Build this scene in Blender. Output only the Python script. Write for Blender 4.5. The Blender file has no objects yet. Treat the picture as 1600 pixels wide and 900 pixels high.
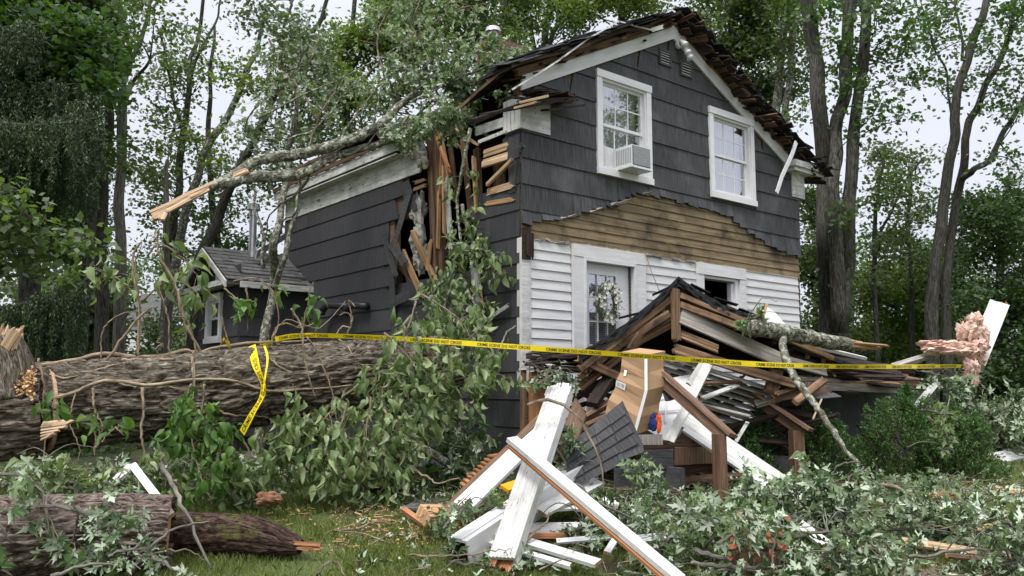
import bpy, math, random
import numpy as np
from mathutils import Vector, Matrix

# ------------------------------------------------------------------ camera, sky, sun, exposure
SC = bpy.context.scene
F = 1300.0
PITCH = math.atan(155 / F)
EYE = 1.6
cam_data = bpy.data.cameras.new('camera')
cam = bpy.data.objects.new('camera', cam_data)
SC.collection.objects.link(cam)
cam.location = (0, 0, EYE)
cam.rotation_euler = (math.pi / 2 + PITCH, 0, 0)
cam_data.sensor_width = 36
cam_data.lens = F / 1600 * 36
cam_data.clip_start = 0.05
cam_data.clip_end = 600
SC.camera = cam

SUN_ELEV = math.radians(58)
SUN_ROT = math.radians(205)      # sky rotation: sun high, behind and to the left of the camera
SKY_STRENGTH = 0.12
W = bpy.data.worlds.new('World')
SC.world = W
W.use_nodes = True
nt = W.node_tree
nt.nodes.clear()
wo = nt.nodes.new('ShaderNodeOutputWorld')
bg = nt.nodes.new('ShaderNodeBackground')
sky = nt.nodes.new('ShaderNodeTexSky')
sky.sky_type = 'NISHITA'
sky.sun_disc = False
sky.sun_elevation = SUN_ELEV
sky.sun_rotation = SUN_ROT
sky.air_density = 1.0
sky.dust_density = 4.0
tc = nt.nodes.new('ShaderNodeTexCoord')
sep = nt.nodes.new('ShaderNodeSeparateXYZ')
nt.links.new(tc.outputs['Generated'], sep.inputs[0])
# overcast deck: brighter towards the zenith, soft uneven cloud
ramp = nt.nodes.new('ShaderNodeValToRGB')
ramp.color_ramp.elements[0].position = 0.0
ramp.color_ramp.elements[0].color = (3.9, 4.0, 4.5, 1)
ramp.color_ramp.elements[1].position = 0.9
ramp.color_ramp.elements[1].color = (13.5, 13.7, 14.2, 1)
e = ramp.color_ramp.elements.new(0.42)
e.color = (4.4, 4.52, 4.98, 1)
nt.links.new(sep.outputs['Z'], ramp.inputs[0])
noi = nt.nodes.new('ShaderNodeTexNoise')
noi.inputs['Scale'].default_value = 2.2
noi.inputs['Detail'].default_value = 5
nt.links.new(tc.outputs['Generated'], noi.inputs['Vector'])
mr = nt.nodes.new('ShaderNodeMapRange')
mr.inputs['From Min'].default_value = 0.3
mr.inputs['From Max'].default_value = 0.7
mr.inputs['To Min'].default_value = 0.93
mr.inputs['To Max'].default_value = 1.07
nt.links.new(noi.outputs['Fac'], mr.inputs['Value'])
mul = nt.nodes.new('ShaderNodeVectorMath'); mul.operation = 'SCALE'
nt.links.new(ramp.outputs[0], mul.inputs[0])
nt.links.new(mr.outputs[0], mul.inputs['Scale'])
mix = nt.nodes.new('ShaderNodeMix'); mix.data_type = 'RGBA'
mix.inputs[0].default_value = 0.9
nt.links.new(sky.outputs[0], mix.inputs[6])
nt.links.new(mul.outputs[0], mix.inputs[7])
nt.links.new(mix.outputs[2], bg.inputs['Color'])
bg.inputs['Strength'].default_value = SKY_STRENGTH
nt.links.new(bg.outputs[0], wo.inputs[0])

sun_d = bpy.data.lights.new('sun', 'SUN')
sun_d.energy = 1.5
sun_d.angle = math.radians(16)
sun_d.color = (1.0, 0.97, 0.93)
sun = bpy.data.objects.new('sun', sun_d)
SC.collection.objects.link(sun)
# light comes from behind-left of the camera
sdir = Vector((math.sin(SUN_ROT) * math.cos(SUN_ELEV), math.cos(SUN_ROT) * math.cos(SUN_ELEV), math.sin(SUN_ELEV)))
sun.rotation_euler = sdir.to_track_quat('Z', 'Y').to_euler()
sun.location = (0, 0, 30)

SC.view_settings.view_transform = 'Standard'
SC.view_settings.look = 'None'
SC.view_settings.gamma = 1
SC.view_settings.use_curve_mapping = False
SC.view_settings.exposure = 0.80
SC.render.engine = 'CYCLES'
SC.cycles.max_bounces = 6
SC.cycles.diffuse_bounces = 3
SC.cycles.glossy_bounces = 3
SC.cycles.transmission_bounces = 3
SC.cycles.transparent_max_bounces = 6
SC.cycles.caustics_reflective = False
SC.cycles.caustics_refractive = False
SC.cycles.use_denoising = True

# ------------------------------------------------------------------ geometry helpers
CP, SP = math.cos(PITCH), math.sin(PITCH)
COL = SC.collection
rng = np.random.default_rng(7)

def ray(px, py):
    a = px - 800.0; b = 450.0 - py
    return np.array((a, F * CP - b * SP, F * SP + b * CP))

def PD(px, py, depth):
    """point seen in direction (px,py) of the photograph, `depth` metres away along the ground axis"""
    r = ray(px, py)
    k = depth / r[1]
    return np.array((r[0] * k, depth, EYE + r[2] * k))

_n = math.hypot(1600, F / CP)
U = np.array((1600 / _n, F / CP / _n, 0.0))      # along the gable front
V = np.array((-U[1], U[0], 0.0))                 # along the left wall, away
N = -V                                           # outward normal of the gable front
C0 = np.array((0.11, 10.5, 0.0))                 # front left corner of the house
ZZ = np.array((0, 0, 1.0))

def FP(t, n, z):
    p = C0 + U * t + N * n
    return np.array((p[0], p[1], z))

def SPT(s, o, z):
    """left wall frame: s along the wall away from the corner, o outward"""
    p = C0 + V * s - U * o
    return np.array((p[0], p[1], z))

def PN(px, py, n):
    """point in direction (px,py) on the plane n metres in front of the gable wall"""
    r = ray(px, py)
    k = np.dot(C0 + N * n, N) / np.dot(r, N)
    return np.array((0, 0, EYE)) + r * k

def PL(px, py, o=0.0):
    r = ray(px, py)
    q = C0 - U * o
    k = np.dot(q, U) / np.dot(r, U)
    return np.array((0, 0, EYE)) + r * k

def PND(px, py, n):
    p = PN(px, py, n)
    return p

_tab = np.random.default_rng(99).random((64, 64))
def vnoise(x, y):
    x = np.asarray(x, float); y = np.asarray(y, float)
    xi = np.floor(x).astype(int); yi = np.floor(y).astype(int)
    fx = x - xi; fy = y - yi
    fx = fx * fx * (3 - 2 * fx); fy = fy * fy * (3 - 2 * fy)
    a = _tab[xi % 64, yi % 64]; b = _tab[(xi + 1) % 64, yi % 64]
    c = _tab[xi % 64, (yi + 1) % 64]; d = _tab[(xi + 1) % 64, (yi + 1) % 64]
    return (a * (1 - fx) + b * fx) * (1 - fy) + (c * (1 - fx) + d * fx) * fy

def fbm(x, y, o=4):
    s = 0; a = 0.5
    for i in range(o):
        s = s + a * vnoise(x * 2 ** i + 7.3 * i, y * 2 ** i + 3.1 * i); a *= 0.5
    return s

def ground_z(x, y):
    u = np.clip((np.asarray(y, float) - 4.5) / 4.0, 0, 1)
    z = 0.5 * u * u * (3 - 2 * u)
    return z + 0.10 * (fbm(np.asarray(x, float) * 0.5 + 9, np.asarray(y, float) * 0.5 + 4, 3) - 0.45)

def GP(px, py, lift=0.0):
    """where the view ray meets the ground"""
    r = ray(px, py); r = r / r[1]
    d = 3.0
    while d < 80:
        p = np.array((r[0] * d, d, EYE + r[2] * d))
        if p[2] <= float(ground_z(p[0], p[1])):
            break
        d += 0.03
    p[2] = float(ground_z(p[0], p[1])) + lift
    return p

def nrm(v):
    v = np.asarray(v, float)
    return v / (np.linalg.norm(v) + 1e-12)

class MB:
    """collects faces with uv (in metres, u along the grain) and material slots, builds ONE mesh"""
    def __init__(s):
        s.v = []; s.f = []; s.uv = []; s.m = []; s.n = 0; s.uo = s.uq = 0.0
    def add(s, verts, faces, uvs=None, m=0):
        s.v.extend([tuple(p) for p in verts])
        for i, f in enumerate(faces):
            s.f.append([k + s.n for k in f])
            s.uv.extend(uvs[i] if uvs is not None else [(0.0, 0.0)] * len(f))
            s.m.append(m if isinstance(m, int) else m[i])
        s.n += len(verts)
    def box(s, c, ax, ay, az, m=0, mend=None):
        """corner c and three edge vectors; u runs along ax"""
        c = np.asarray(c, float); ax = np.asarray(ax, float); ay = np.asarray(ay, float); az = np.asarray(az, float)
        if np.dot(np.cross(ax, ay), az) < 0:
            c = c + ay; ay = -ay
        vs = [c, c + ax, c + ax + ay, c + ay, c + az, c + ax + az, c + ax + ay + az, c + ay + az]
        L, B, H = np.linalg.norm(ax), np.linalg.norm(ay), np.linalg.norm(az)
        o = random.random() * 7; q = random.random() * 5
        me = m if mend is None else mend
        fs = [(3, 2, 1, 0), (4, 5, 6, 7), (0, 1, 5, 4), (2, 3, 7, 6), (1, 2, 6, 5), (3, 0, 4, 7)]
        uv = [[(o, q + B), (o + L, q + B), (o + L, q), (o, q)],
              [(o, q), (o + L, q), (o + L, q + B), (o, q + B)],
              [(o, q), (o + L, q), (o + L, q + H), (o, q + H)],
              [(o + L, q), (o, q), (o, q + H), (o + L, q + H)],
              [(q, o), (q, o + B), (q + H * .2, o + B), (q + H * .2, o)],
              [(q, o), (q, o + B), (q + H * .2, o + B), (q + H * .2, o)]]
        s.add(vs, fs, uv, [m, m, m, m, me, me])
    def cbox(s, c, L, B, H, x=(1, 0, 0), y=(0, 1, 0), z=(0, 0, 1), m=0, mend=None):
        x, y, z = nrm(x) * L, nrm(y) * B, nrm(z) * H
        s.box(np.asarray(c, float) - (x + y + z) / 2, x, y, z, m, mend)
    def board(s, p1, p2, w, t, up=(0, 0, 1), jag=(0, 0), k=1, m=0, mend=None):
        p1 = np.asarray(p1, float); p2 = np.asarray(p2, float)
        x = nrm(p2 - p1)
        y = nrm(np.cross(up, x)); z = np.cross(x, y)
        def offs(j):
            o = [j * (random.random() ** 1.4) * (1.0 if i % 2 else .45) for i in range(k + 1)]
            if k > 1 and j: random.shuffle(o)
            return o
        O1, O2 = offs(jag[0]), offs(jag[1])
        for i in range(k):
            a = -w / 2 + w * i / k; b = -w / 2 + w * (i + 1) / k
            h = t * (random.uniform(0.86, 1.0) if jag[0] + jag[1] > 0 and k > 1 else 1.0)
            vs = []
            for zz, f in ((-t / 2, 1.0), (-t / 2 + h, random.uniform(.6, 1.0))):
                vs += [p1 - x * O1[i] * f + y * a + z * zz, p2 + x * O2[i] * f + y * a + z * zz, p2 + x * O2[i + 1] * f + y * b + z * zz, p1 - x * O1[i + 1] * f + y * b + z * zz]
            L = float(np.linalg.norm(p2 - p1)); B = b - a; H = t
            o = s.uo if i else random.random() * 7; q = (s.uq if i else random.random() * 5); s.uo = o; s.uq = q
            me = m if mend is None else mend
            fs = [(3, 2, 1, 0), (4, 5, 6, 7), (0, 1, 5, 4), (2, 3, 7, 6), (1, 2, 6, 5), (3, 0, 4, 7)]
            uv = [[(o, q + b), (o + L, q + b), (o + L, q + a), (o, q + a)],
                  [(o, q + a), (o + L, q + a), (o + L, q + b), (o, q + b)],
                  [(o, q), (o + L, q), (o + L, q + H), (o, q + H)],
                  [(o + L, q), (o, q), (o, q + H), (o + L, q + H)],
                  [(q, o), (q, o + B), (q + H * .2, o + B), (q + H * .2, o)],
                  [(q, o), (q, o + B), (q + H * .2, o + B), (q + H * .2, o)]]
            s.add(vs, fs, uv, [m, m, m, m, me, me])
    def profile(s, p1, p2, prof, up=(0, 0, 1), m=0, mend=None):
        """extrude a closed 2D profile (y,z pairs) from p1 to p2"""
        p1 = np.asarray(p1, float); p2 = np.asarray(p2, float)
        x = nrm(p2 - p1); y = nrm(np.cross(up, x)); z = np.cross(x, y)
        n = len(prof); L = np.linalg.norm(p2 - p1)
        vs = [p1 + y * a + z * b for a, b in prof] + [p2 + y * a + z * b for a, b in prof]
        fs = []; uv = []; ms = []; acc = 0; o = random.random() * 5
        for i in range(n):
            j = (i + 1) % n
            d = math.hypot(prof[j][0] - prof[i][0], prof[j][1] - prof[i][1])
            fs.append((i, j, j + n, i + n)); uv.append([(o, acc), (o, acc + d), (o + L, acc + d), (o + L, acc)])
            acc += d; ms.append(m)
        me = m if mend is None else mend
        fs.append(tuple(range(n))[::-1]); uv.append([(prof[i][0], prof[i][1]) for i in range(n)][::-1]); ms.append(me)
        fs.append(tuple(range(n, 2 * n))); uv.append([(prof[i][0], prof[i][1]) for i in range(n)]); ms.append(me)
        s.add(vs, fs, uv, ms)
    def prism(s, pts, d, m=0, mside=None):
        """polygon pts extruded by vector d"""
        n = len(pts); d = np.asarray(d, float)
        pts = [np.asarray(p, float) for p in pts]
        vs = pts + [p + d for p in pts]
        a = nrm(pts[1] - pts[0]); nn = nrm(np.cross(a, pts[2] - pts[0])); b = np.cross(nn, a)
        u2 = [(float(np.dot(p - pts[0], a)), float(np.dot(p - pts[0], b))) for p in pts]
        fs = [tuple(range(n))[::-1], tuple(range(n, 2 * n))]
        uv = [u2[::-1], u2]; ms = [m, m]
        mm = m if mside is None else mside
        if np.dot(nn, d) < 0:
            fs = [tuple(range(n)), tuple(range(n, 2 * n))[::-1]]; uv = [u2, u2[::-1]]
        for i in range(n):
            j = (i + 1) % n
            f = (i, j, j + n, i + n)
            if np.dot(nn, d) < 0: f = f[::-1]
            fs.append(f); uv.append([(0, 0), (.1, 0), (.1, .02), (0, .02)]); ms.append(mm)
        s.add(vs, fs, uv, ms)
    def tube(s, pts, rad, n=8, m=0, cap=True, rough=0.0, seed=0, mend=None):
        pts = np.array([np.asarray(p, float) for p in pts]); K = len(pts)
        rad = np.broadcast_to(np.asarray(rad, float), (K,)) if np.ndim(rad) == 0 else np.interp(np.linspace(0, 1, K), np.linspace(0, 1, len(rad)), rad)
        T = np.gradient(pts, axis=0)
        T /= (np.linalg.norm(T, axis=1)[:, None] + 1e-9)
        ref = np.array((0, 0, 1.0)) if abs(T[0][2]) < 0.9 else np.array((1.0, 0, 0))
        x = nrm(np.cross(T[0], ref)); vs = []; le = 0
        lens = [0.0]
        for i in range(1, K): lens.append(lens[-1] + float(np.linalg.norm(pts[i] - pts[i - 1])))
        th = np.arange(n) / n * 2 * math.pi
        for i in range(K):
            x = nrm(x - T[i] * np.dot(x, T[i])); y = np.cross(T[i], x)
            r = np.full(n, rad[i])
            if rough:
                r = r * (1 + rough * (vnoise(np.cos(th) * 1.7 + seed + 20, np.sin(th) * 1.7 + lens[i] * 2.5 / max(0.2, rad.max() * 6) + 30) - 0.5) * 2)
            ring = pts[i] + np.outer(np.cos(th) * r, x) + np.outer(np.sin(th) * r, y)
            vs.extend(ring)
        fs = []; uv = []; ms = []
        R = float(rad.max()); o = random.random() * 9
        for i in range(K - 1):
            for j in range(n):
                k = (j + 1) % n
                fs.append((i * n + j, i * n + k, (i + 1) * n + k, (i + 1) * n + j))
                a = j / n * 2 * math.pi * R; b = (j + 1) / n * 2 * math.pi * R
                uv.append([(o + lens[i], a), (o + lens[i], b), (o + lens[i + 1], b), (o + lens[i + 1], a)]); ms.append(m)
        if cap:
            me = m if mend is None else mend
            fs.append(tuple(range(n))[::-1]); uv.append([(math.cos(t) * rad[0], math.sin(t) * rad[0]) for t in th]); ms.append(me)
            fs.append(tuple(range((K - 1) * n, K * n))); uv.append([(math.cos(t) * rad[-1], math.sin(t) * rad[-1]) for t in th]); ms.append(me)
        s.add(vs, fs, uv, ms)
    def build(s, name, mats, parent=None, smooth=False, bevel=0.0):
        me = bpy.data.meshes.new(name)
        me.from_pydata([tuple(map(float, p)) for p in s.v], [], s.f)
        ul = me.uv_layers.new(name='UVMap')
        if s.uv:
            ul.data.foreach_set('uv', np.array(s.uv, dtype=np.float32).ravel())
        if not isinstance(mats, (list, tuple)): mats = [mats]
        for mm in mats: me.materials.append(mm)
        me.polygons.foreach_set('material_index', np.minimum(np.array(s.m, dtype=np.int32), len(mats) - 1))
        if smooth: me.polygons.foreach_set('use_smooth', np.ones(len(s.f), dtype=bool))
        me.update()
        return link(name, me, parent)

def link(name, me, parent=None):
    o = bpy.data.objects.new(name, me)
    COL.objects.link(o)
    if parent is not None:
        o.parent = parent
        if parent.type == 'EMPTY' or True:
            o.matrix_parent_inverse = Matrix.Translation(-Vector(world_loc(parent)))
    return o

def world_loc(o):
    l = Vector(o.location)
    return l

def arr_mesh(name, verts, faces, mat, parent=None, smooth=False, mats=None, midx=None):
    """fast mesh from arrays; faces is an (M,K) int array"""
    me = bpy.data.meshes.new(name)
    verts = np.asarray(verts, np.float32); faces = np.asarray(faces, np.int32)
    M_, K_ = faces.shape
    me.vertices.add(len(verts)); me.vertices.foreach_set('co', verts.ravel())
    me.loops.add(M_ * K_); me.loops.foreach_set('vertex_index', faces.ravel())
    me.polygons.add(M_)
    me.polygons.foreach_set('loop_start', np.arange(0, M_ * K_, K_, dtype=np.int32))
    me.polygons.foreach_set('loop_total', np.full(M_, K_, dtype=np.int32))
    if smooth: me.polygons.foreach_set('use_smooth', np.ones(M_, dtype=bool))
    for mm in (mats or [mat]): me.materials.append(mm)
    if midx is not None: me.polygons.foreach_set('material_index', np.asarray(midx, np.int32))
    me.update(calc_edges=True)
    return link(name, me, parent)

def thing(name, label, cat, loc=(0, 0, 0), group=None):
    o = bpy.data.objects.new(name, None)
    COL.objects.link(o)
    o.location = tuple(float(c) for c in loc)
    o.empty_display_size = 0.2
    o['label'] = label; o['category'] = cat
    if group: o['group'] = group
    return o

def tag(o, label, cat, group=None, kind=None):
    o['label'] = label; o['category'] = cat
    if group: o['group'] = group
    if kind: o['kind'] = kind
    return o

# ------------------------------------------------------------------ materials
def newmat(name):
    m = bpy.data.materials.new(name); m.use_nodes = True
    t = m.node_tree; t.nodes.clear()
    o = t.nodes.new('ShaderNodeOutputMaterial')
    return m, t, o

def nd(t, typ, **kw):
    n = t.nodes.new(typ)
    for k, v in kw.items():
        if k in n.inputs: n.inputs[k].default_value = v
        else: setattr(n, k, v)
    return n

def coords(t, src, scale):
    c = nd(t, 'ShaderNodeTexCoord'); mp = nd(t, 'ShaderNodeMapping')
    mp.inputs['Scale'].default_value = scale
    t.links.new(c.outputs[src], mp.inputs['Vector'])
    return mp.outputs[0]

def cramp(t, fac, stops):
    r = nd(t, 'ShaderNodeValToRGB')
    el = r.color_ramp.elements
    el[0].position = stops[0][0]; el[0].color = (*stops[0][1], 1)
    el[1].position = stops[-1][0]; el[1].color = (*stops[-1][1], 1)
    for p, c in stops[1:-1]:
        k = el.new(p); k.color = (*c, 1)
    t.links.new(fac, r.inputs[0])
    return r.outputs[0]

def mixc(t, fac, a, b, mode='MIX'):
    m = nd(t, 'ShaderNodeMix'); m.data_type = 'RGBA'; m.blend_type = mode
    for sock, v in ((0, fac), (6, a), (7, b)):
        if hasattr(v, 'is_output') or isinstance(v, bpy.types.NodeSocket): t.links.new(v, m.inputs[sock])
        elif isinstance(v, (int, float)): m.inputs[sock].default_value = v
        else: m.inputs[sock].default_value = (*v, 1)
    return m.outputs[2]

def grain(name, stops, scale=(2, 30, 8), src='UV', rough=0.75, bump=0.3, detail=5, blotch=None, blotch_scale=3.0, blotch_at=(0.5, 0.65), chips=None, chips_at=(0.62, 0.66), chips_scale=(6, 30, 8), spec=0.3, dist=0.01, island=0.0):
    """streaked surface: fine noise stretched along the grain + blotches + flaked chips"""
    m, t, o = newmat(name)
    b = nd(t, 'ShaderNodeBsdfPrincipled', Roughness=rough)
    b.inputs['Specular IOR Level'].default_value = spec
    n1 = nd(t, 'ShaderNodeTexNoise', Scale=1.0, Detail=detail, Roughness=0.65)
    t.links.new(coords(t, src, scale), n1.inputs['Vector'])
    col = cramp(t, n1.outputs['Fac'], stops)
    if blotch:
        n2 = nd(t, 'ShaderNodeTexNoise', Scale=blotch_scale, Detail=6, Roughness=0.6)
        t.links.new(coords(t, 'Object', (1, 1, 1)), n2.inputs['Vector'])
        f = nd(t, 'ShaderNodeMapRange')
        f.inputs['From Min'].default_value = blotch_at[0]; f.inputs['From Max'].default_value = blotch_at[1]
        t.links.new(n2.outputs['Fac'], f.inputs['Value'])
        col = mixc(t, f.outputs[0], col, blotch)
    if chips:
        n3 = nd(t, 'ShaderNodeTexNoise', Scale=1.0, Detail=7, Roughness=0.7)
        t.links.new(coords(t, src, chips_scale), n3.inputs['Vector'])
        f = nd(t, 'ShaderNodeMapRange')
        f.inputs['From Min'].default_value = chips_at[0]; f.inputs['From Max'].default_value = chips_at[1]
        t.links.new(n3.outputs['Fac'], f.inputs['Value'])
        col = mixc(t, f.outputs[0], col, chips)
    if island:
        gi = nd(t, 'ShaderNodeNewGeometry')
        v_ = nd(t, 'ShaderNodeMapRange')
        v_.inputs['To Min'].default_value = 1 - island; v_.inputs['To Max'].default_value = 1 + island
        t.links.new(gi.outputs['Random Per Island'], v_.inputs['Value'])
        sc_ = nd(t, 'ShaderNodeVectorMath'); sc_.operation = 'SCALE'
        t.links.new(col, sc_.inputs[0]); t.links.new(v_.outputs[0], sc_.inputs['Scale'])
        col = sc_.outputs[0]
    t.links.new(col, b.inputs['Base Color'])
    if bump:
        bp = nd(t, 'ShaderNodeBump', Strength=bump, Distance=dist)
        t.links.new(n1.outputs['Fac'], bp.inputs['Height'])
        t.links.new(bp.outputs[0], b.inputs['Normal'])
    t.links.new(b.outputs[0], o.inputs[0])
    return m

def leafmat(name, greens, back, transl=0.25, rough=0.45, spec=0.35, keep=0.35):
    """top of the leaf varies leaf by leaf, the underside has its own paler colour"""
    m, t, o = newmat(name)
    g = nd(t, 'ShaderNodeNewGeometry')
    col = cramp(t, g.outputs['Random Per Island'], [(i / (len(greens) - 1), c) for i, c in enumerate(greens)])
    bk0 = mixc(t, keep, back, col)
    mr_ = nd(t, 'ShaderNodeMapRange'); mr_.inputs['To Min'].default_value = .72; mr_.inputs['To Max'].default_value = 1.25
    t.links.new(g.outputs['Random Per Island'], mr_.inputs['Value'])
    sv_ = nd(t, 'ShaderNodeVectorMath'); sv_.operation = 'SCALE'; t.links.new(bk0, sv_.inputs[0]); t.links.new(mr_.outputs[0], sv_.inputs['Scale']); bk = sv_.outputs[0]
    col = mixc(t, g.outputs['Backfacing'], col, bk)
    b = nd(t, 'ShaderNodeBsdfPrincipled', Roughness=rough)
    b.inputs['Specular IOR Level'].default_value = spec
    t.links.new(col, b.inputs['Base Color'])
    tr = nd(t, 'ShaderNodeBsdfTranslucent')
    yl = mixc(t, 1.0, col, (1.2, 1.35, 0.55), 'MULTIPLY')
    t.links.new(yl, tr.inputs['Color'])
    mx = nd(t, 'ShaderNodeMixShader'); mx.inputs[0].default_value = transl
    t.links.new(b.outputs[0], mx.inputs[1]); t.links.new(tr.outputs[0], mx.inputs[2])
    t.links.new(mx.outputs[0], o.inputs[0])
    return m

def barkmat(name, dark, mid, light, scale=(3, 22, 8), bump=1.0, moss=None, moss_at=(0.52, 0.62), src='UV', dist=0.03, warp=0.6, mscale=5.0):
    m, t, o = newmat(name)
    b = nd(t, 'ShaderNodeBsdfPrincipled', Roughness=0.9)
    b.inputs['Specular IOR Level'].default_value = 0.15
    n1 = nd(t, 'ShaderNodeTexNoise', Scale=1.0, Detail=8, Roughness=0.7, Distortion=warp)
    t.links.new(coords(t, src, scale), n1.inputs['Vector'])
    col = cramp(t, n1.outputs['Fac'], [(0.38, dark), (0.5, mid), (0.63, light)])
    if moss:
        n2 = nd(t, 'ShaderNodeTexNoise', Scale=mscale, Detail=8, Roughness=0.7)
        t.links.new(coords(t, 'Object', (1, 1, 1)), n2.inputs['Vector'])
        f = nd(t, 'ShaderNodeMapRange')
        f.inputs['From Min'].default_value = moss_at[0]; f.inputs['From Max'].default_value = moss_at[1]
        t.links.new(n2.outputs['Fac'], f.inputs['Value'])
        col = mixc(t, f.outputs[0], col, moss)
    t.links.new(col, b.inputs['Base Color'])
    bp = nd(t, 'ShaderNodeBump', Strength=bump, Distance=dist)
    t.links.new(n1.outputs['Fac'], bp.inputs['Height']); t.links.new(bp.outputs[0], b.inputs['Normal'])
    t.links.new(b.outputs[0], o.inputs[0])
    return m

def plain(name, col, rough=0.6, metal=0.0, var=0.15, vs=20, bump=0.1, spec=0.4):
    m, t, o = newmat(name)
    b = nd(t, 'ShaderNodeBsdfPrincipled', Roughness=rough, Metallic=metal)
    b.inputs['Specular IOR Level'].default_value = spec
    n1 = nd(t, 'ShaderNodeTexNoise', Scale=vs, Detail=5, Roughness=0.6)
    t.links.new(coords(t, 'Object', (1, 1, 1)), n1.inputs['Vector'])
    lo = tuple(c * (1 - var) for c in col); hi = tuple(min(1, c * (1 + var)) for c in col)
    t.links.new(cramp(t, n1.outputs['Fac'], [(0.3, lo), (0.7, hi)]), b.inputs['Base Color'])
    if bump:
        bp = nd(t, 'ShaderNodeBump', Strength=bump, Distance=0.005)
        t.links.new(n1.outputs['Fac'], bp.inputs['Height']); t.links.new(bp.outputs[0], b.inputs['Normal'])
    t.links.new(b.outputs[0], o.inputs[0])
    return m

M = {}
M['shingle'] = grain('grey_shingle', [(0.28, (0.026, 0.026, 0.028)), (0.5, (0.055, 0.055, 0.058)), (0.72, (0.098, 0.098, 0.102))], scale=(60, 3.0, 8), bump=0.8, blotch=(0.105, 0.105, 0.107), blotch_scale=1.9, blotch_at=(0.5, 0.78), chips=(0.17, 0.17, 0.165), chips_at=(0.70, 0.74), chips_scale=(34, 5, 8), dist=0.006, rough=0.8, spec=0.25, island=0.16)
M['shingle_smooth'] = grain('grey_siding_side', [(0.28, (0.030, 0.030, 0.033)), (0.72, (0.060, 0.060, 0.065))], scale=(26, 2.0, 8), bump=0.25, blotch=(0.056, 0.056, 0.060), blotch_scale=1.1, blotch_at=(0.5, 0.75), dist=0.004, rough=0.8, spec=0.25, island=0.14)
M['white'] = grain('white_paint', [(0.3, (0.50, 0.50, 0.50)), (0.6, (0.65, 0.65, 0.65))], scale=(1.5, 14, 8), bump=0.15, blotch=(0.58, 0.575, 0.56), blotch_scale=2.5, blotch_at=(0.55, 0.75), chips=(0.30, 0.27, 0.23), chips_at=(0.70, 0.73), chips_scale=(5, 26, 8), rough=0.55, island=0.05)
M['white_worn'] = grain('white_paint_worn', [(0.3, (0.42, 0.42, 0.40)), (0.6, (0.63, 0.63, 0.62))], scale=(1.5, 26, 8), bump=0.4, blotch=(0.40, 0.385, 0.35), blotch_scale=5, blotch_at=(0.5, 0.72), chips=(0.13, 0.10, 0.08), chips_at=(0.605, 0.64), chips_scale=(7, 60, 8), rough=0.65, island=0.05)
M['white_rot'] = grain('white_paint_flaking', [(0.3, (0.36, 0.36, 0.34)), (0.6, (0.62, 0.62, 0.60))], scale=(2, 20, 8), bump=0.4, blotch=(0.32, 0.32, 0.30), blotch_scale=3, blotch_at=(0.45, 0.7), chips=(0.07, 0.06, 0.05), chips_at=(0.58, 0.64), chips_scale=(7, 18, 8), rough=0.75, island=0.12)
M['vinyl'] = grain('white_window_frame', [(0.3, (0.62, 0.62, 0.63)), (0.6, (0.72, 0.72, 0.73))], scale=(1, 8, 8), bump=0.05, rough=0.4, spec=0.4)
M['tan'] = grain('tan_bare_clapboard', [(0.3, (0.10, 0.072, 0.038)), (0.5, (0.20, 0.150, 0.086)), (0.7, (0.27, 0.208, 0.124))], scale=(1.2, 26, 8), bump=0.4, blotch=(0.050, 0.038, 0.028), blotch_scale=2.3, blotch_at=(0.49, 0.70), chips=(0.04, 0.03, 0.022), chips_at=(0.68, 0.70), chips_scale=(14, 16, 8), rough=0.85, island=0.12)
M['brown'] = grain('stained_brown_wood', [(0.3, (0.055, 0.030, 0.018)), (0.55, (0.14, 0.080, 0.048)), (0.72, (0.22, 0.14, 0.09))], scale=(2, 34, 8), bump=0.5, rough=0.7, chips=(0.24, 0.18, 0.13), chips_at=(0.62, 0.68), chips_scale=(5, 60, 8), island=0.35)
M['brown_worn'] = grain('worn_brown_rail_top', [(0.3, (0.085, 0.045, 0.028)), (0.52, (0.18, 0.105, 0.068)), (0.68, (0.30, 0.22, 0.17))], scale=(3, 60, 8), bump=0.7, rough=0.75)
M['raw'] = grain('raw_broken_wood', [(0.3, (0.20, 0.105, 0.05)), (0.5, (0.38, 0.225, 0.115)), (0.7, (0.52, 0.36, 0.21))], scale=(2, 50, 8), bump=0.7, rough=0.8, island=0.38)
M['pale'] = grain('pale_fresh_wood', [(0.3, (0.30, 0.18, 0.095)), (0.5, (0.48, 0.335, 0.21)), (0.7, (0.62, 0.48, 0.34))], scale=(1.5, 40, 8), bump=0.9, rough=0.8, island=0.25)
M['orange'] = grain('orange_cedar_wood', [(0.3, (0.19, 0.080, 0.033)), (0.55, (0.35, 0.160, 0.072)), (0.72, (0.47, 0.25, 0.125))], scale=(1.5, 30, 8), bump=0.5, rough=0.75, island=0.4)
M['old'] = grain('old_framing_timber', [(0.3, (0.045, 0.026, 0.017)), (0.52, (0.12, 0.070, 0.042)), (0.72, (0.22, 0.14, 0.09))], scale=(2, 36, 8), bump=0.7, rough=0.85, island=0.5)
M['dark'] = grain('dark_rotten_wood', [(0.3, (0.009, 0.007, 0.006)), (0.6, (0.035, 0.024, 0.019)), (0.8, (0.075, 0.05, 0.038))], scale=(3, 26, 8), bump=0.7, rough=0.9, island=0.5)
M['greywood'] = grain('weathered_grey_wood', [(0.3, (0.13, 0.115, 0.10)), (0.5, (0.27, 0.25, 0.22)), (0.7, (0.42, 0.40, 0.37))], scale=(2, 44, 8), bump=0.7, rough=0.85, island=0.35)
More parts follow.
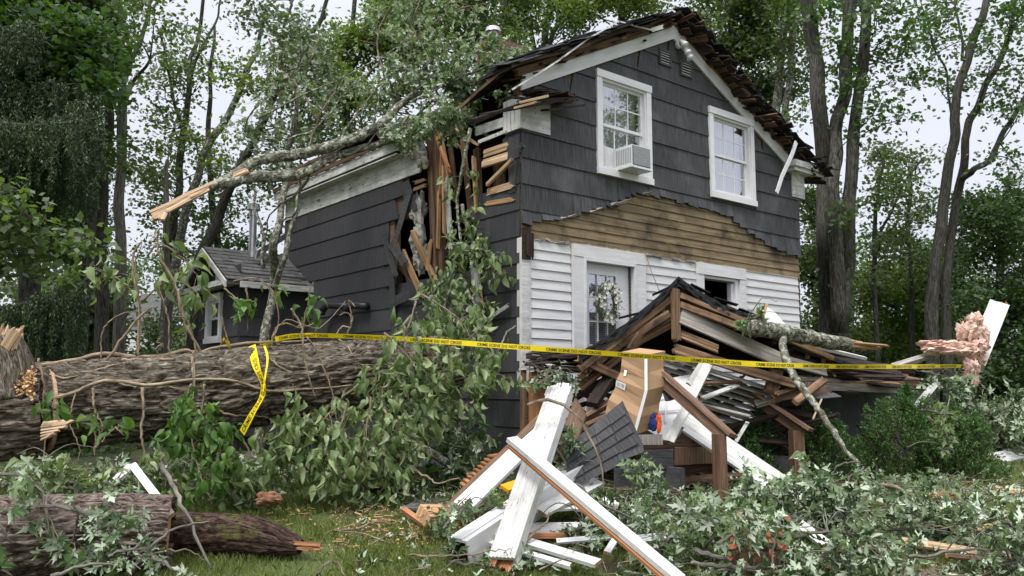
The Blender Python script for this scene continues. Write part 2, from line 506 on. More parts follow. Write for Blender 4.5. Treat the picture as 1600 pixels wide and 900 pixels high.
M['aged'] = grain('aged_rafter_wood', [(0.3, (0.075, 0.042, 0.024)), (0.5, (0.19, 0.115, 0.066)), (0.7, (0.34, 0.225, 0.14))], scale=(2, 36, 8), bump=0.7, rough=0.85, blotch=(0.06, 0.04, 0.03), blotch_scale=4, blotch_at=(0.5, 0.7), island=0.35)
M['roof'] = grain('black_asphalt_shingle', [(0.3, (0.012, 0.012, 0.013)), (0.7, (0.034, 0.034, 0.037))], scale=(90, 90, 60), bump=0.6, rough=0.9, dist=0.004, island=0.3)
M['roof_grey'] = grain('grey_wood_shingle', [(0.3, (0.045, 0.045, 0.047)), (0.7, (0.12, 0.118, 0.115))], scale=(30, 4, 8), bump=0.6, rough=0.9, island=0.3)
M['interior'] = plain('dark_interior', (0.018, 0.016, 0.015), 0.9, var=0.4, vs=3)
M['plaster'] = plain('torn_plaster_insulation', (0.40, 0.38, 0.34), 0.95, var=0.45, vs=9, bump=0.8)
M['cardboard'] = grain('cardboard', [(0.3, (0.36, 0.225, 0.125)), (0.7, (0.43, 0.28, 0.165))], scale=(3, 3, 3), bump=0.15, rough=0.75)
M['tape_brown'] = plain('packing_tape', (0.30, 0.17, 0.09), 0.25, var=0.1)
M['paper'] = plain('white_label_paper', (0.8, 0.8, 0.8), 0.6, var=0.03)
M['ink'] = plain('black_ink', (0.02, 0.02, 0.02), 0.5, var=0.1)
M['yellow'] = plain('yellow_barrier_tape', (0.80, 0.62, 0.015), 0.35, var=0.06, vs=6, bump=0.3)
M['metal'] = plain('galvanised_metal', (0.45, 0.46, 0.47), 0.35, 0.85, var=0.2, vs=12)
M['alu'] = plain('white_aluminium', (0.70, 0.71, 0.71), 0.35, 0.2, var=0.1, vs=10)
M['black_plastic'] = plain('black_plastic', (0.02, 0.02, 0.022), 0.4, var=0.1)
M['grey_plastic'] = plain('grey_plastic', (0.30, 0.31, 0.32), 0.45, var=0.1)
M['pink'] = plain('pink_insulation', (0.66, 0.47, 0.39), 0.95, var=0.35, vs=14, bump=1.0)
M['curtain'] = grain('pale_curtain', [(0.3, (0.42, 0.41, 0.47)), (0.7, (0.66, 0.65, 0.70))], scale=(14, 0.5, 8), bump=0.3, rough=0.9)
M['blind'] = plain('white_blind', (0.62, 0.64, 0.68), 0.6, var=0.05)
M['terracotta'] = plain('terracotta', (0.25, 0.085, 0.05), 0.8, var=0.2)
M['flower'] = plain('orange_petals', (0.34, 0.085, 0.04), 0.6, var=0.3, vs=40)
M['flower_w'] = plain('white_petals', (0.62, 0.60, 0.52), 0.6, var=0.15, vs=40)
M['cloth_o'] = plain('orange_cloth', (0.75, 0.12, 0.03), 0.8, var=0.2)
M['cloth_b'] = plain('blue_cloth', (0.03, 0.05, 0.22), 0.8, var=0.2)
M['yellow_plastic'] = plain('yellow_plastic', (0.75, 0.33, 0.01), 0.35, var=0.1)
M['chips'] = grain('sawdust_chips', [(0.3, (0.40, 0.22, 0.10)), (0.7, (0.66, 0.46, 0.26))], scale=(30, 30, 30), src='Object', bump=0.4)
M['clay'] = plain('orange_foam', (0.20, 0.10, 0.055), 0.9, var=0.5, vs=30)

def brick():
    m, t, o = newmat('red_brick')
    b = nd(t, 'ShaderNodeBsdfPrincipled', Roughness=0.85)
    br = nd(t, 'ShaderNodeTexBrick', Scale=1.0)
    br.inputs['Color1'].default_value = (0.20, 0.065, 0.045, 1); br.inputs['Color2'].default_value = (0.13, 0.05, 0.038, 1)
    br.inputs['Mortar'].default_value = (0.16, 0.14, 0.13, 1)
    br.inputs['Brick Width'].default_value = 0.21; br.inputs['Row Height'].default_value = 0.075; br.inputs['Mortar Size'].default_value = 0.008
    t.links.new(coords(t, 'UV', (1, 1, 1)), br.inputs['Vector'])
    t.links.new(br.outputs['Color'], b.inputs['Base Color'])
    t.links.new(b.outputs[0], o.inputs[0])
    return m
M['brick'] = brick()

def glassmat(name, refl=0.35, tint=(1, 1, 1)):
    m, t, o = newmat(name)
    g = nd(t, 'ShaderNodeBsdfGlossy', Roughness=0.02)
    g.inputs['Color'].default_value = (0.95, 0.95, 1, 1)
    tr = nd(t, 'ShaderNodeBsdfTransparent'); tr.inputs['Color'].default_value = (*tint, 1)
    mx = nd(t, 'ShaderNodeMixShader'); mx.inputs[0].default_value = refl
    t.links.new(tr.outputs[0], mx.inputs[1]); t.links.new(g.outputs[0], mx.inputs[2])
    t.links.new(mx.outputs[0], o.inputs[0])
    return m
M['glass'] = glassmat('window_glass', 0.32)

M['bark_big'] = barkmat('furrowed_bark', (0.022, 0.018, 0.014), (0.16, 0.13, 0.10), (0.42, 0.365, 0.295), scale=(6.5, 30, 8), bump=1.0, dist=0.05, moss=(0.13, 0.125, 0.085), moss_at=(0.56, 0.7), warp=1.6)
M['bark_log'] = barkmat('log_bark', (0.030, 0.020, 0.017), (0.20, 0.15, 0.125), (0.44, 0.37, 0.325), scale=(6.5, 30, 8), bump=1.0, dist=0.05, warp=1.6)
M['bark_dark'] = barkmat('dark_log_bark', (0.010, 0.006, 0.005), (0.060, 0.036, 0.028), (0.16, 0.105, 0.08), scale=(8, 30, 8), bump=1.0, dist=0.04, moss=(0.13, 0.14, 0.035), moss_at=(0.55, 0.66), warp=1.6)
M['bark_tree'] = barkmat('tree_bark', (0.020, 0.019, 0.016), (0.062, 0.060, 0.050), (0.135, 0.132, 0.112), scale=(4.5, 18, 8), bump=1.0, warp=1.2)
M['bark_light'] = barkmat('pale_tree_bark', (0.06, 0.056, 0.046), (0.14, 0.13, 0.11), (0.26, 0.245, 0.21), scale=(4, 18, 8), bump=0.7)
M['bark_moss'] = barkmat('lichen_bark', (0.028, 0.026, 0.017), (0.12, 0.115, 0.08), (0.25, 0.25, 0.20), scale=(9, 20, 8), bump=1.0, moss=(0.40, 0.42, 0.35), moss_at=(0.52, 0.57), warp=1.0, mscale=17)
M['twig'] = barkmat('twig_bark', (0.07, 0.055, 0.038), (0.18, 0.14, 0.10), (0.32, 0.265, 0.20), scale=(8, 30, 8), bump=0.4, dist=0.005)
M['vine'] = barkmat('vine_bark', (0.10, 0.072, 0.045), (0.26, 0.195, 0.13), (0.43, 0.345, 0.25), scale=(8, 40, 8), bump=0.5, dist=0.005)

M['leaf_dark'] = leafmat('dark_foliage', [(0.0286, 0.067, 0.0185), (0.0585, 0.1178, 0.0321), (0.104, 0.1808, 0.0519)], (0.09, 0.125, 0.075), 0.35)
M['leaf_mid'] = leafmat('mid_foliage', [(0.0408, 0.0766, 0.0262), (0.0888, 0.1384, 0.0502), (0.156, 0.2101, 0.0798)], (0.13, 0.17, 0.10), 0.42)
M['leaf_yel'] = leafmat('yellow_green_foliage', [(0.055, 0.095, 0.018), (0.11, 0.17, 0.035), (0.19, 0.25, 0.06)], (0.14, 0.19, 0.08), 0.45)
M['leaf_silver'] = leafmat('silver_maple_foliage', [(0.055, 0.088, 0.048), (0.10, 0.14, 0.08), (0.16, 0.205, 0.13)], (0.28, 0.33, 0.27), 0.28)
M['leaf_maple'] = leafmat('silver_maple_leaf', [(0.045, 0.088, 0.032), (0.10, 0.155, 0.065), (0.17, 0.23, 0.11)], (0.50, 0.59, 0.45), 0.20, rough=0.5, keep=.2)
M['leaf_roof'] = leafmat('fresh_maple_leaf', [(0.069, 0.1362, 0.0459), (0.1495, 0.2251, 0.0929), (0.253, 0.3317, 0.1639)], (0.36, 0.42, 0.33), 0.25, rough=0.5, keep=.2)
M['leaf_vine'] = leafmat('drooping_vine_leaf', [(0.0688, 0.1223, 0.0404), (0.15, 0.2189, 0.0831), (0.275, 0.3476, 0.1603)], (0.30, 0.34, 0.20), 0.25, rough=0.42)
M['leaf_bright'] = leafmat('fresh_vine_leaf', [(0.045, 0.11, 0.022), (0.085, 0.17, 0.036), (0.15, 0.26, 0.065)], (0.17, 0.26, 0.10), 0.35, rough=0.42)
M['leaf_bush'] = leafmat('yew_foliage', [(0.03, 0.0747, 0.019), (0.0688, 0.1481, 0.0356), (0.1375, 0.2575, 0.0653)], (0.06, 0.11, 0.045), 0.2)
M['needle'] = leafmat('spruce_needles', [(0.0216, 0.047, 0.0148), (0.0456, 0.084, 0.0274), (0.0768, 0.1298, 0.0433)], (0.05, 0.08, 0.034), 0.1)
M['grass'] = leafmat('grass_blades', [(0.10, 0.145, 0.032), (0.18, 0.225, 0.06), (0.33, 0.33, 0.13)], (0.14, 0.19, 0.06), 0.35)

def ground_mat():
    m, t, o = newmat('lawn_soil')
    b = nd(t, 'ShaderNodeBsdfPrincipled', Roughness=0.95)
    n1 = nd(t, 'ShaderNodeTexNoise', Scale=30.0, Detail=8, Roughness=0.7)
    c = coords(t, 'Object', (1, 1, 1)); t.links.new(c, n1.inputs['Vector'])
    n2 = nd(t, 'ShaderNodeTexNoise', Scale=1.1, Detail=6, Roughness=0.6); t.links.new(c, n2.inputs['Vector'])
    a = cramp(t, n1.outputs['Fac'], [(0.3, (0.030, 0.038, 0.012)), (0.5, (0.075, 0.10, 0.026)), (0.7, (0.14, 0.155, 0.05))])
    d = cramp(t, n1.outputs['Fac'], [(0.3, (0.035, 0.024, 0.016)), (0.7, (0.13, 0.095, 0.065))])
    f = nd(t, 'ShaderNodeMapRange'); f.inputs['From Min'].default_value = 0.52; f.inputs['From Max'].default_value = 0.62
    t.links.new(n2.outputs['Fac'], f.inputs['Value'])
    t.links.new(mixc(t, f.outputs[0], a, d), b.inputs['Base Color'])
    bp = nd(t, 'ShaderNodeBump', Strength=0.8, Distance=0.03)
    t.links.new(n1.outputs['Fac'], bp.inputs['Height']); t.links.new(bp.outputs[0], b.inputs['Normal'])
    t.links.new(b.outputs[0], o.inputs[0])
    return m
M['ground'] = ground_mat()
M['gravel'] = plain('packed_gravel', (0.17, 0.13, 0.10), 0.95, var=0.5, vs=60, bump=0.8)

# ------------------------------------------------------------------ ground
xs = np.concatenate([np.linspace(-260, -16, 14), np.linspace(-15, 15, 160), np.linspace(16, 260, 14)])
ys = np.concatenate([np.linspace(-60, 1, 8), np.linspace(1.5, 22, 140), np.linspace(23, 420, 24)])
X, Y = np.meshgrid(xs, ys)
Z = ground_z(X, Y)
nx, ny = len(xs), len(ys)
idx = np.arange(nx * ny).reshape(ny, nx)
fc = np.stack([idx[:-1, :-1], idx[:-1, 1:], idx[1:, 1:], idx[1:, :-1]], -1).reshape(-1, 4)
g = arr_mesh('ground', np.stack([X, Y, Z], -1).reshape(-1, 3), fc, M['ground'], smooth=True)
g['kind'] = 'structure'

# gravel patch at the lower right
pts = []
cg = GP(1500, 890)
for i in range(40):
    a = i / 40 * 2 * math.pi
    r = 0.55 + 0.25 * vnoise(i * 0.4, 3.3)
    x, y = cg[0] + math.cos(a) * r * 1.6, cg[1] + math.sin(a) * r
    pts.append((x, y, float(ground_z(x, y)) + 0.012))
vs = [(cg[0], cg[1], float(ground_z(cg[0], cg[1])) + 0.02)] + pts
fs = [(0, i + 1, (i + 1) % 40 + 1) for i in range(40)]
g2 = arr_mesh('gravel_path', vs, fs, M['gravel'], smooth=True)
g2['kind'] = 'structure'

# ------------------------------------------------------------------ house
random.seed(11)
RPK, RZ, RS = 3.06, 7.0, 0.5          # ridge position, height of the inner rake line, slope
def rake(t):
    return RZ - RS * abs(t - RPK)
BND = [(-.14, 3.60), (.29, 3.73), (1.04, 3.94), (1.74, 4.19), (2.1, 4.36), (2.3, 4.41), (3.15, 4.40), (4.27, 4.37), (4.86, 4.16), (5.49, 3.98), (6.5, 3.84)]
def bnd(t):
    return float(np.interp(t, [b[0] for b in BND], [b[1] for b in BND]))

def qbox(mb, Q, a0, a1, n0, n1, z0, z1, m=0, mend=None):
    """box in a wall frame Q(a, n, z)"""
    c = Q(a0, n0, z0)
    mb.box(c, Q(a1, n0, z0) - c, Q(a0, n1, z0) - c, Q(a0, n0, z1) - c, m, mend)

def course_piece(mb, Q, a0, a1, zb, zt, a0t=None, a1t=None, out=0.026, inn=0.010, m=0, tilt=0.0):
    """one lapped piece of siding: its bottom edge stands further out than its top"""
    a0t = a0 if a0t is None else a0t; a1t = a1 if a1t is None else a1t
    vs = [Q(a0, 0.0, zb + tilt), Q(a1, 0.0, zb - tilt), Q(a1, out, zb - tilt), Q(a0, out, zb + tilt),
          Q(a0t, 0.0, zt), Q(a1t, 0.0, zt), Q(a1t, inn, zt), Q(a0t, inn, zt)]
    o = random.random() * 5
    fs = [(0, 3, 2, 1), (4, 5, 6, 7), (3, 7, 6, 2), (0, 4, 7, 3), (1, 2, 6, 5), (0, 1, 5, 4)]
    uv = [[(0, 0)] * 4, [(0, 0)] * 4, [(o + a0, zb), (o + a0t, zt), (o + a1t, zt), (o + a1, zb)], [(0, 0), (0, .3), (.02, .3), (.02, 0)], [(0, 0), (.02, 0), (.02, .3), (0, .3)], [(0, 0)] * 4]
    mb.add(vs, fs, uv, m)

def subtract(iv, holes):
    out = [iv]
    for h0, h1 in holes:
        nw = []
        for a, b in out:
            if h1 <= a or h0 >= b: nw.append((a, b)); continue
            if a < h0: nw.append((a, h0))
            if b > h1: nw.append((h1, b))
        out = nw
    return out

house = thing('damaged_house', 'storm-damaged dark grey two-storey house with white gable trim and a torn-open corner', 'house', FP(0, 0, 0.5))
ROWS = [0.76 + 0.345 * i for i in range(0, 19)]     # 3.52 and 4.555 fall on the lines
WIN1 = (1.46, 2.40, 4.66, 5.97)
WIN2 = (4.00, 5.00, 4.70, 5.98)
DOOR = (1.10, 2.06, 1.12, 3.34)
OPENW = (3.66, 4.58, 2.40, 3.33)

def backing(mb, Q, a0, a1, z0, ztop, holes, n0=-0.14, n1=-0.004, step=0.3):
    br = sorted(set([a0, a1] + [h[0] for h in holes] + [h[1] for h in holes] + list(np.arange(a0, a1, step)) + [RPK]))
    br = [b for b in br if a0 <= b <= a1]
    for l, r in zip(br[:-1], br[1:]):
        if r - l < 1e-4: continue
        mid = (l + r) / 2
        zs = [(z0, None)]
        hh = [(h[2], h[3]) for h in holes if h[0] < mid < h[1]]
        for za, zb in subtract((z0, 99), hh):
            tl = min(zb, ztop(l)); tr = min(zb, ztop(r))
            if tl <= za and tr <= za: continue
            tl = max(tl, za + .001); tr = max(tr, za + .001)
            mb.prism([Q(l, n0, za), Q(r, n0, za), Q(r, n0, tr), Q(l, n0, tl)], Q(l, n1, za) - Q(l, n0, za))

# core walls
mb = MB()
backing(mb, FP, 0.0, 6.42, 0.5, lambda t: rake(t) + .1, [WIN1, WIN2, DOOR, OPENW])
mb.build('front_wall_sheathing', M['old'], house)
LH = [(0.98, 3.0, 3.17, 3.62), (0.85, 3.1, 3.62, 4.2), (0.25, 2.85, 4.2, 5.45)]
mb = MB()
backing(mb, SPT, 0.13, 7.1, 0.5, lambda s: 5.45, LH, n0=-0.12, n1=-0.004)
mb.build('left_wall_sheathing', M['old'], house)
mb = MB()
def RQ(s, o, z): return C0 + U * (6.42 + o) + V * s + ZZ * z
qbox(mb, RQ, 0.15, 7.1, -0.14, 0, 0.5, 5.35)
mb.build('right_wall', M['shingle'], house)
mb = MB()
mb.prism([FP(0, -7.1, .5), FP(6.42, -7.1, .5), FP(6.42, -7.1, rake(6.42)), FP(RPK, -7.1, RZ), FP(0, -7.1, rake(0))], V * .12)
mb.build('back_wall', M['shingle'], house)
mb = MB()
qbox(mb, FP, 0.13, 6.28, -7.1, -0.15, 1.0, 1.1)
qbox(mb, FP, 0.13, 6.28, -7.1, -0.15, 3.46, 3.60)
qbox(mb, FP, 3.4, 3.5, -7.1, -1.2, 1.1, 3.46)
qbox(mb, FP, 2.9, 3.0, -7.1, -0.3, 3.6, 6.6)
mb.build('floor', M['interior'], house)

# upper grey shingles on the gable front
def FQ(a, n, z): return FP(a, n + .012, z)
mb = MB()
holes = [(1.36, 2.50, 4.55, 6.06), (3.90, 5.10, 4.60, 6.09)]
rr = random.Random(5)
for zb in ROWS:
    zt = zb + 0.355
    if zb + .345 < 3.55: continue
    hs = [(h[0], h[1]) for h in holes if h[2] < zb + .3 and h[3] > zb + .05]
    def lim(z):
        if z < 5.4: return 0.0, 6.44
        d = (RZ - z) / RS
        return max(0.0, RPK - d), min(6.44, RPK + d)
    lb, rb = lim(zb); lt, rt = lim(min(zt, RZ - .02))
    if rb - lb < 0.1: continue
    for a, b in subtract((lb, rb), hs):
        # pieces of uneven width
        x = a
        while x < b - 0.02:
            low = min(bnd(x), bnd(min(x + .6, b))) > zb - 0.0
            near = bnd(x) > zb - .02 or bnd(min(x + .7, b)) > zb - .02
            w = rr.uniform(0.09, 0.2) if near else rr.choice([0.30, 0.61, 0.61, 0.9, 1.22])
            e = min(b, x + w)
            if b - e < 0.06: e = b
            z0 = zb
            if near:
                z0 = max(zb, bnd((x + e) / 2) + rr.uniform(-.025, .02))
                if z0 > zt - .05: x = e; continue
            aL = x if x > lb + 1e-6 else x; aR = e
            atL = max(x, lt) if x <= lb + 1e-6 else max(x, lt) ; atR = min(e, rt)
            if atR - atL < 0.01:
                atL = atR = max(min((atL + atR) / 2, e), x)
            tear = near and z0 > zb + .01
            course_piece(mb, FQ, aL + .0012, aR - .0012, z0, zt, atL, atR, out=rr.uniform(.03, .06) if tear else 0.030 + rr.uniform(-.002, .003), inn=0.012, tilt=rr.uniform(-.012, .012) if tear else rr.uniform(-.003, .003))
            x = e
    for h in holes:          # the parts of the row above and below a window
        for p, q in ((zb, min(zt, h[2])), (max(zb, h[3]), zt)):
            if h[2] < zb + .3 and h[3] > zb + .05 and q - p > .02 and zb - .01 < p + .36 and q > p and (p > zb or q < zt):
                x = h[0]
                while x < h[1] - .01:
                    e = min(h[1], x + rr.uniform(.3, .6)); course_piece(mb, FQ, x + .001, e - .001, p, q, out=.030 if p == zb else .02); x = e
mb.build('gable_shingles', M['shingle'], house)

# pale bent flashing flakes along the tear
mb = MB()
for x in np.linspace(0.35, 2.25, 15):
    if rr.random() < .25: continue
    z = bnd(x) - .01; w = rr.uniform(.06, .16)
    p = FP(x, rr.uniform(.05, .10), z)
    mb.prism([p, FP(x + w, .12, z + .02), FP(x + w * .8, .14, z + rr.uniform(.03, .08)), FP(x + .01, .07, z + rr.uniform(.02, .05))], N * .004)
mb.build('torn_flashing', M['greywood'], house)

# bare tan clapboards
mb = MB()
z = 3.50; i = 0
while z < 4.5:
    segs = [0.0, rr.uniform(1.2, 2.6), rr.uniform(3.2, 4.6), 6.40]
    for a, b in zip(segs[:-1], segs[1:]):
        if bnd(a) + .1 > z or bnd(b) + .1 > z or bnd((a + b) / 2) + .1 > z:
            course_piece(mb, FP, a + .002, b - .002, z, z + .128, out=.020, inn=.004)
    z += .122
mb.build('bare_clapboards', M['tan'], house)
mb = MB()
for x in np.arange(0.3, 3.6, 0.11):
    if rr.random() < .2: continue
    mb.board(FP(x, .035, 3.515 + rr.uniform(-.01, .015)), FP(x + rr.uniform(.06, .12), .035, 3.515 + rr.uniform(-.01, .015)), .03, .03, up=N, jag=(.02, .02), k=2)
mb.build('broken_mortar_line', M['greywood'], house)

# white clapboards
mb = MB()
wh = random.Random(3)
z = 0.95
while z < 3.50:
    hs = [(0.86, 2.32)]
    if z + .13 > 2.30: hs.append((3.50, 4.74))
    for a, b in subtract((0.14, 6.34), hs):
        x = a
        while x < b:
            e = min(b, x + wh.uniform(1.2, 3))
            course_piece(mb, FP, x, e - .001, z, min(z + .133, 3.515), out=.026, inn=.006, tilt=wh.uniform(-.002, .002))
            x = e
    z += .1275
mb.build('white_clapboards', M['white'], house)
# white trim: corner board, door and window casings, rakes, frieze
mb = MB()
qbox(mb, FP, -0.02, 0.10, -.05, .045, 1.6, 3.50)
qbox(mb, FP, 0.105, 0.145, .0, .035, 1.9, 3.47)
mb.build('corner_board', M['white_worn'], house)
mb = MB()
qbox(mb, FP, -0.02, 0.12, .045, .06, 3.22, 3.60)
for a in (0.02, 0.06, 0.1): mb.board(FP(a + .04, .065, 3.56), FP(a + .04, .065, 3.30 - random.random() * .1), .045, .02, up=N, jag=(.02, .08), k=3)
mb.build('rotten_corner_block', M['dark'], house)

mb = MB()
th = 0.20
for sgn, a, b in ((1, -0.02, RPK), (-1, RPK, 6.46)):
    za, zb_ = rake(a), rake(b)
    mb.prism([FP(a, .03, za - .02), FP(b, .03, zb_ - .02), FP(b, .03, zb_ + th), FP(a, .03, za + th)], N * .035)
rk = mb.build('rake_board', M['white'], house)
mb = MB()
mb.board(FP(-.1, .06, rake(-.1) + th + .035), FP(RPK - .1, .06, rake(RPK - .1) + th + .035), .10, .07, up=N, jag=(.1, .1), k=3)
mb.board(FP(.6, .02, rake(.6) + th + .11), FP(RPK - .4, .02, rake(RPK - .4) + th + .10), .09, .10, up=N, jag=(.2, .2), k=3)
mb.board(FP(RPK + .02, .05, rake(RPK + .02) + th + .025), FP(6.6, .05, rake(6.6) + th + .025), .05, .05, up=N)
mb.build('rake_framing', M['old'], house)

# frieze return boxes at the eaves
mb = MB()
qbox(mb, FP, -0.05, 0.47, -.30, .06, 4.93, 5.36)
mb.build('frieze_return', M['white_rot'], house)
mb = MB()
qbox(mb, FP, 6.22, 6.62, -.30, .05, 4.95, 5.42)
qbox(mb, FP, 6.02, 7.02, -.42, .26, 5.44, 5.55)
qbox(mb, FP, 6.06, 7.0, -.40, .22, 5.37, 5.44)
mb.build('eave_return', M['white_rot'], house)
mb = MB()
for p, q, w in [((905, 165), (852, 172), .16), ((890, 153), (815, 158), .12), ((880, 160), (800, 152), .1), ((868, 158), (760, 178), .12), ((850, 150), (742, 186), .07), ((893, 158), (870, 162), .08), ((822, 158), (744, 190), .05)]:
    mb.board(PN(*p, .22), PN(*q, .15), w, .03, up=(0, -.3, 1), jag=(.14, .1), k=4)
for i in range(14):
    a = rr.uniform(-.25, .6); z0 = 5.40 + rr.uniform(0, .12)
    mb.board(FP(a, rr.uniform(-.2, .1), z0), FP(a + rr.uniform(.1, .4), rr.uniform(0, .3), z0 + rr.uniform(-.05, .06)), rr.uniform(.04, .12), .02, up=(rr.uniform(-.3, .3), 0, 1), jag=(.05, .1), k=3)
mb.build('splintered_eave', M['dark'], house)
mb = MB()
mb.board(PN(812, 160, .3), PN(856, 150, .36), .03, .02, up=N, jag=(.05, .05), k=2)
mb.board(PN(806, 168, .3), PN(835, 160, .36), .025, .02, up=N, jag=(.05, .05), k=2)
mb.build('splintered_eave_board', M['pale'], house)

# --- windows
def window(Q, a0, a1, z0, z1, name='window', parent=None, casing=.10, grid=(3, 2), lower_grid=None, curtain='curtain', glass='glass', open_low=False, nin=-.05, sill=True):
    par = parent
    f = MB()
    co, ci = .065, -.005
    # casing proud of the siding
    qbox(f, Q, a0 - casing, a0, ci, co, z0 - .005, z1 + .002)
    qbox(f, Q, a1, a1 + casing, ci, co, z0 - .005, z1 + .002)
    qbox(f, Q, a0 - casing - .008, a1 + casing + .008, ci, co + .012, z1 + .003, z1 + casing + .01)
    if sill:
        qbox(f, Q, a0 - casing - .008, a1 + casing + .008, ci, co + .02, z0 - .10, z0 - .006)
    # jamb
    qbox(f, Q, a0 + .001, a0 + .028, nin - .05, .045, z0, z1); qbox(f, Q, a1 - .028, a1 - .001, nin - .05, .045, z0, z1)
    qbox(f, Q, a0 + .028, a1 - .028, nin - .05, .045, z1 - .03, z1); qbox(f, Q, a0 + .028, a1 - .028, nin - .05, .05, z0, z0 + .03)
    fr = f.build(name, M['vinyl'], par)
    zm = (z0 + z1) / 2
    for k, (za, zb, nn) in enumerate(((zm - .02, z1 - .03, nin + .022), (z0 + .03, zm + .02, nin - .004))):
        if open_low and k == 1: continue
        s = MB(); w = .042
        A0, A1 = a0 + .029, a1 - .029
        qbox(s, Q, A0, A0 + w, nn, nn + .022, za, zb); qbox(s, Q, A1 - w, A1, nn, nn + .022, za, zb)
        qbox(s, Q, A0 + w, A1 - w, nn, nn + .022, za, za + w); qbox(s, Q, A0 + w, A1 - w, nn, nn + .022, zb - w, zb)
        gr = grid if k == 0 else lower_grid
        if gr:
            for i in range(1, gr[0]):
                x = A0 + w + (A1 - A0 - 2 * w) * i / gr[0]
                qbox(s, Q, x - .009, x + .009, nn + .003, nn + .016, za + w, zb - w)
            for i in range(1, gr[1]):
                z = za + w + (zb - za - 2 * w) * i / gr[1]
                qbox(s, Q, A0 + w, A1 - w, nn + .004, nn + .0155, z - .009, z + .009)
        s.build('sash', M['vinyl'], fr)
        g = MB(); qbox(g, Q, A0 + w - .003, A1 - w + .003, nn + .008, nn + .012, za + w - .003, zb - w + .003)
        g.build('pane', M[glass], fr)
    if curtain:
        n_ = 26; vs = []; fs = []
        for i in range(n_ + 1):
            a = a0 + .03 + (a1 - a0 - .06) * i / n_
            d = nin - .09 + .014 * math.sin(i * 1.9)
            vs += [Q(a, d, z0 + .01), Q(a, d, z1 - .01)]
        for i in range(n_): fs.append((2 * i, 2 * i + 2, 2 * i + 3, 2 * i + 1))
        c = MB(); c.add(vs, fs, [[(i / 9, 0), ((i + 1) / 9, 0), ((i + 1) / 9, 1), (i / 9, 1)] for i in range(n_)])
        c.build('curtain', M[curtain], fr)
    return fr
w1 = window(FP, *WIN1, parent=house, grid=(3, 2), lower_grid=(3, 1)); w1['label'] = 'upper window holding the air conditioner'
w2 = window(FP, *WIN2, parent=house, grid=(3, 2), lower_grid=(3, 2)); w2['label'] = 'upper right gable window with gridded panes'
# flat casings and the open lower window
mb = MB()
qbox(mb, FP, 3.50, 3.655, -.005, .06, 2.35, 3.33); qbox(mb, FP, 4.585, 4.74, -.005, .06, 2.35, 3.33)
qbox(mb, FP, 3.50, 4.74, -.005, .068, 3.335, 3.515)
w3 = mb.build('window', M['white'], house); w3['label'] = 'lower window with its sash knocked out'
mb = MB()
qbox(mb, FP, 3.66, 3.70, -.14, .02, 2.4, 3.33); qbox(mb, FP, 4.50, 4.58, -.14, .02, 2.4, 3.33); qbox(mb, FP, 3.70, 4.5, -.14, .02, 3.29, 3.33)
qbox(mb, FP, 4.44, 4.50, -.10, -.02, 2.4, 3.25)
mb.build('jamb', M['vinyl'], w3)
mb = MB(); qbox(mb, FP, 4.10, 4.46, -.09, -.06, 2.4, 3.2); 
mb = MB()
mb.board(FP(3.8, -.5, 2.45), FP(4.1, -.45, 2.95), .1, .04, jag=(.05, .1), k=3)
mb.board(FP(4.15, -.5, 2.35), FP(4.3, -.6, 2.9), .12, .05, jag=(.05, .1), k=3)
mb.board(FP(3.75, -.8, 2.9), FP(4.4, -.6, 3.2), .02, .02)
mb.build('broken_board', M['old'], w3)

# --- door
mb = MB()
qbox(mb, FP, .87, 1.09, -.004, .062, 1.0, 3.345); qbox(mb, FP, 2.07, 2.31, -.004, .062, 1.0, 3.345)
qbox(mb, FP, .87, 2.31, -.004, .070, 3.35, 3.515)
qbox(mb, FP, 1.06, 1.10, -.10, .075, 1.0, 3.348); qbox(mb, FP, 2.06, 2.10, -.10, .075, 1.0, 3.348); qbox(mb, FP, 1.10, 2.06, -.10, .074, 3.305, 3.347)
door = mb.build('front_door', M['white'], house)
mb = MB()
G0, G1, GZ0, GZ1 = 1.23, 1.80, 2.16, 3.17
qbox(mb, FP, 1.105, G0, -.09, -.05, 1.12, 3.30); qbox(mb, FP, G1, 2.055, -.09, -.05, 1.12, 3.30)
qbox(mb, FP, G0, G1, -.09, -.05, GZ1, 3.30); qbox(mb, FP, G0, G1, -.09, -.05, 1.12, GZ0)
mb.build('door_leaf', M['vinyl'], door)
mb = MB()
for (a, b, c, d) in ((G0 - .02, G0 + .02, GZ0, GZ1), (G1 - .02, G1 + .02, GZ0, GZ1), (G0 + .02, G1 - .02, GZ1 - .02, GZ1 + .01), (G0 + .02, G1 - .02, GZ0 - .01, GZ0 + .02)):
    qbox(mb, FP, a, b, -.05, -.036, c, d)
for i in (1, 2): 
    x = G0 + (G1 - G0) * i / 3; qbox(mb, FP, x - .009, x + .009, -.05, -.04, GZ0, GZ1)
for i in (1, 2): 
    z = GZ0 + (GZ1 - GZ0) * i / 3; qbox(mb, FP, G0, G1, -.049, -.041, z - .009, z + .009)
mb.build('door_grid', M['vinyl'], door)
mb = MB(); qbox(mb, FP, G0, G1, -.062, -.057, GZ0, GZ1); mb.build('pane', M['glass'], door)
mb = MB()
z = GZ0
while z < GZ1:
    mb.board(FP(G0, -.10, z), FP(G1, -.10, z), .028, .002, up=(N[0], N[1], .8)); z += .026
mb.build('blind', M['blind'], door)

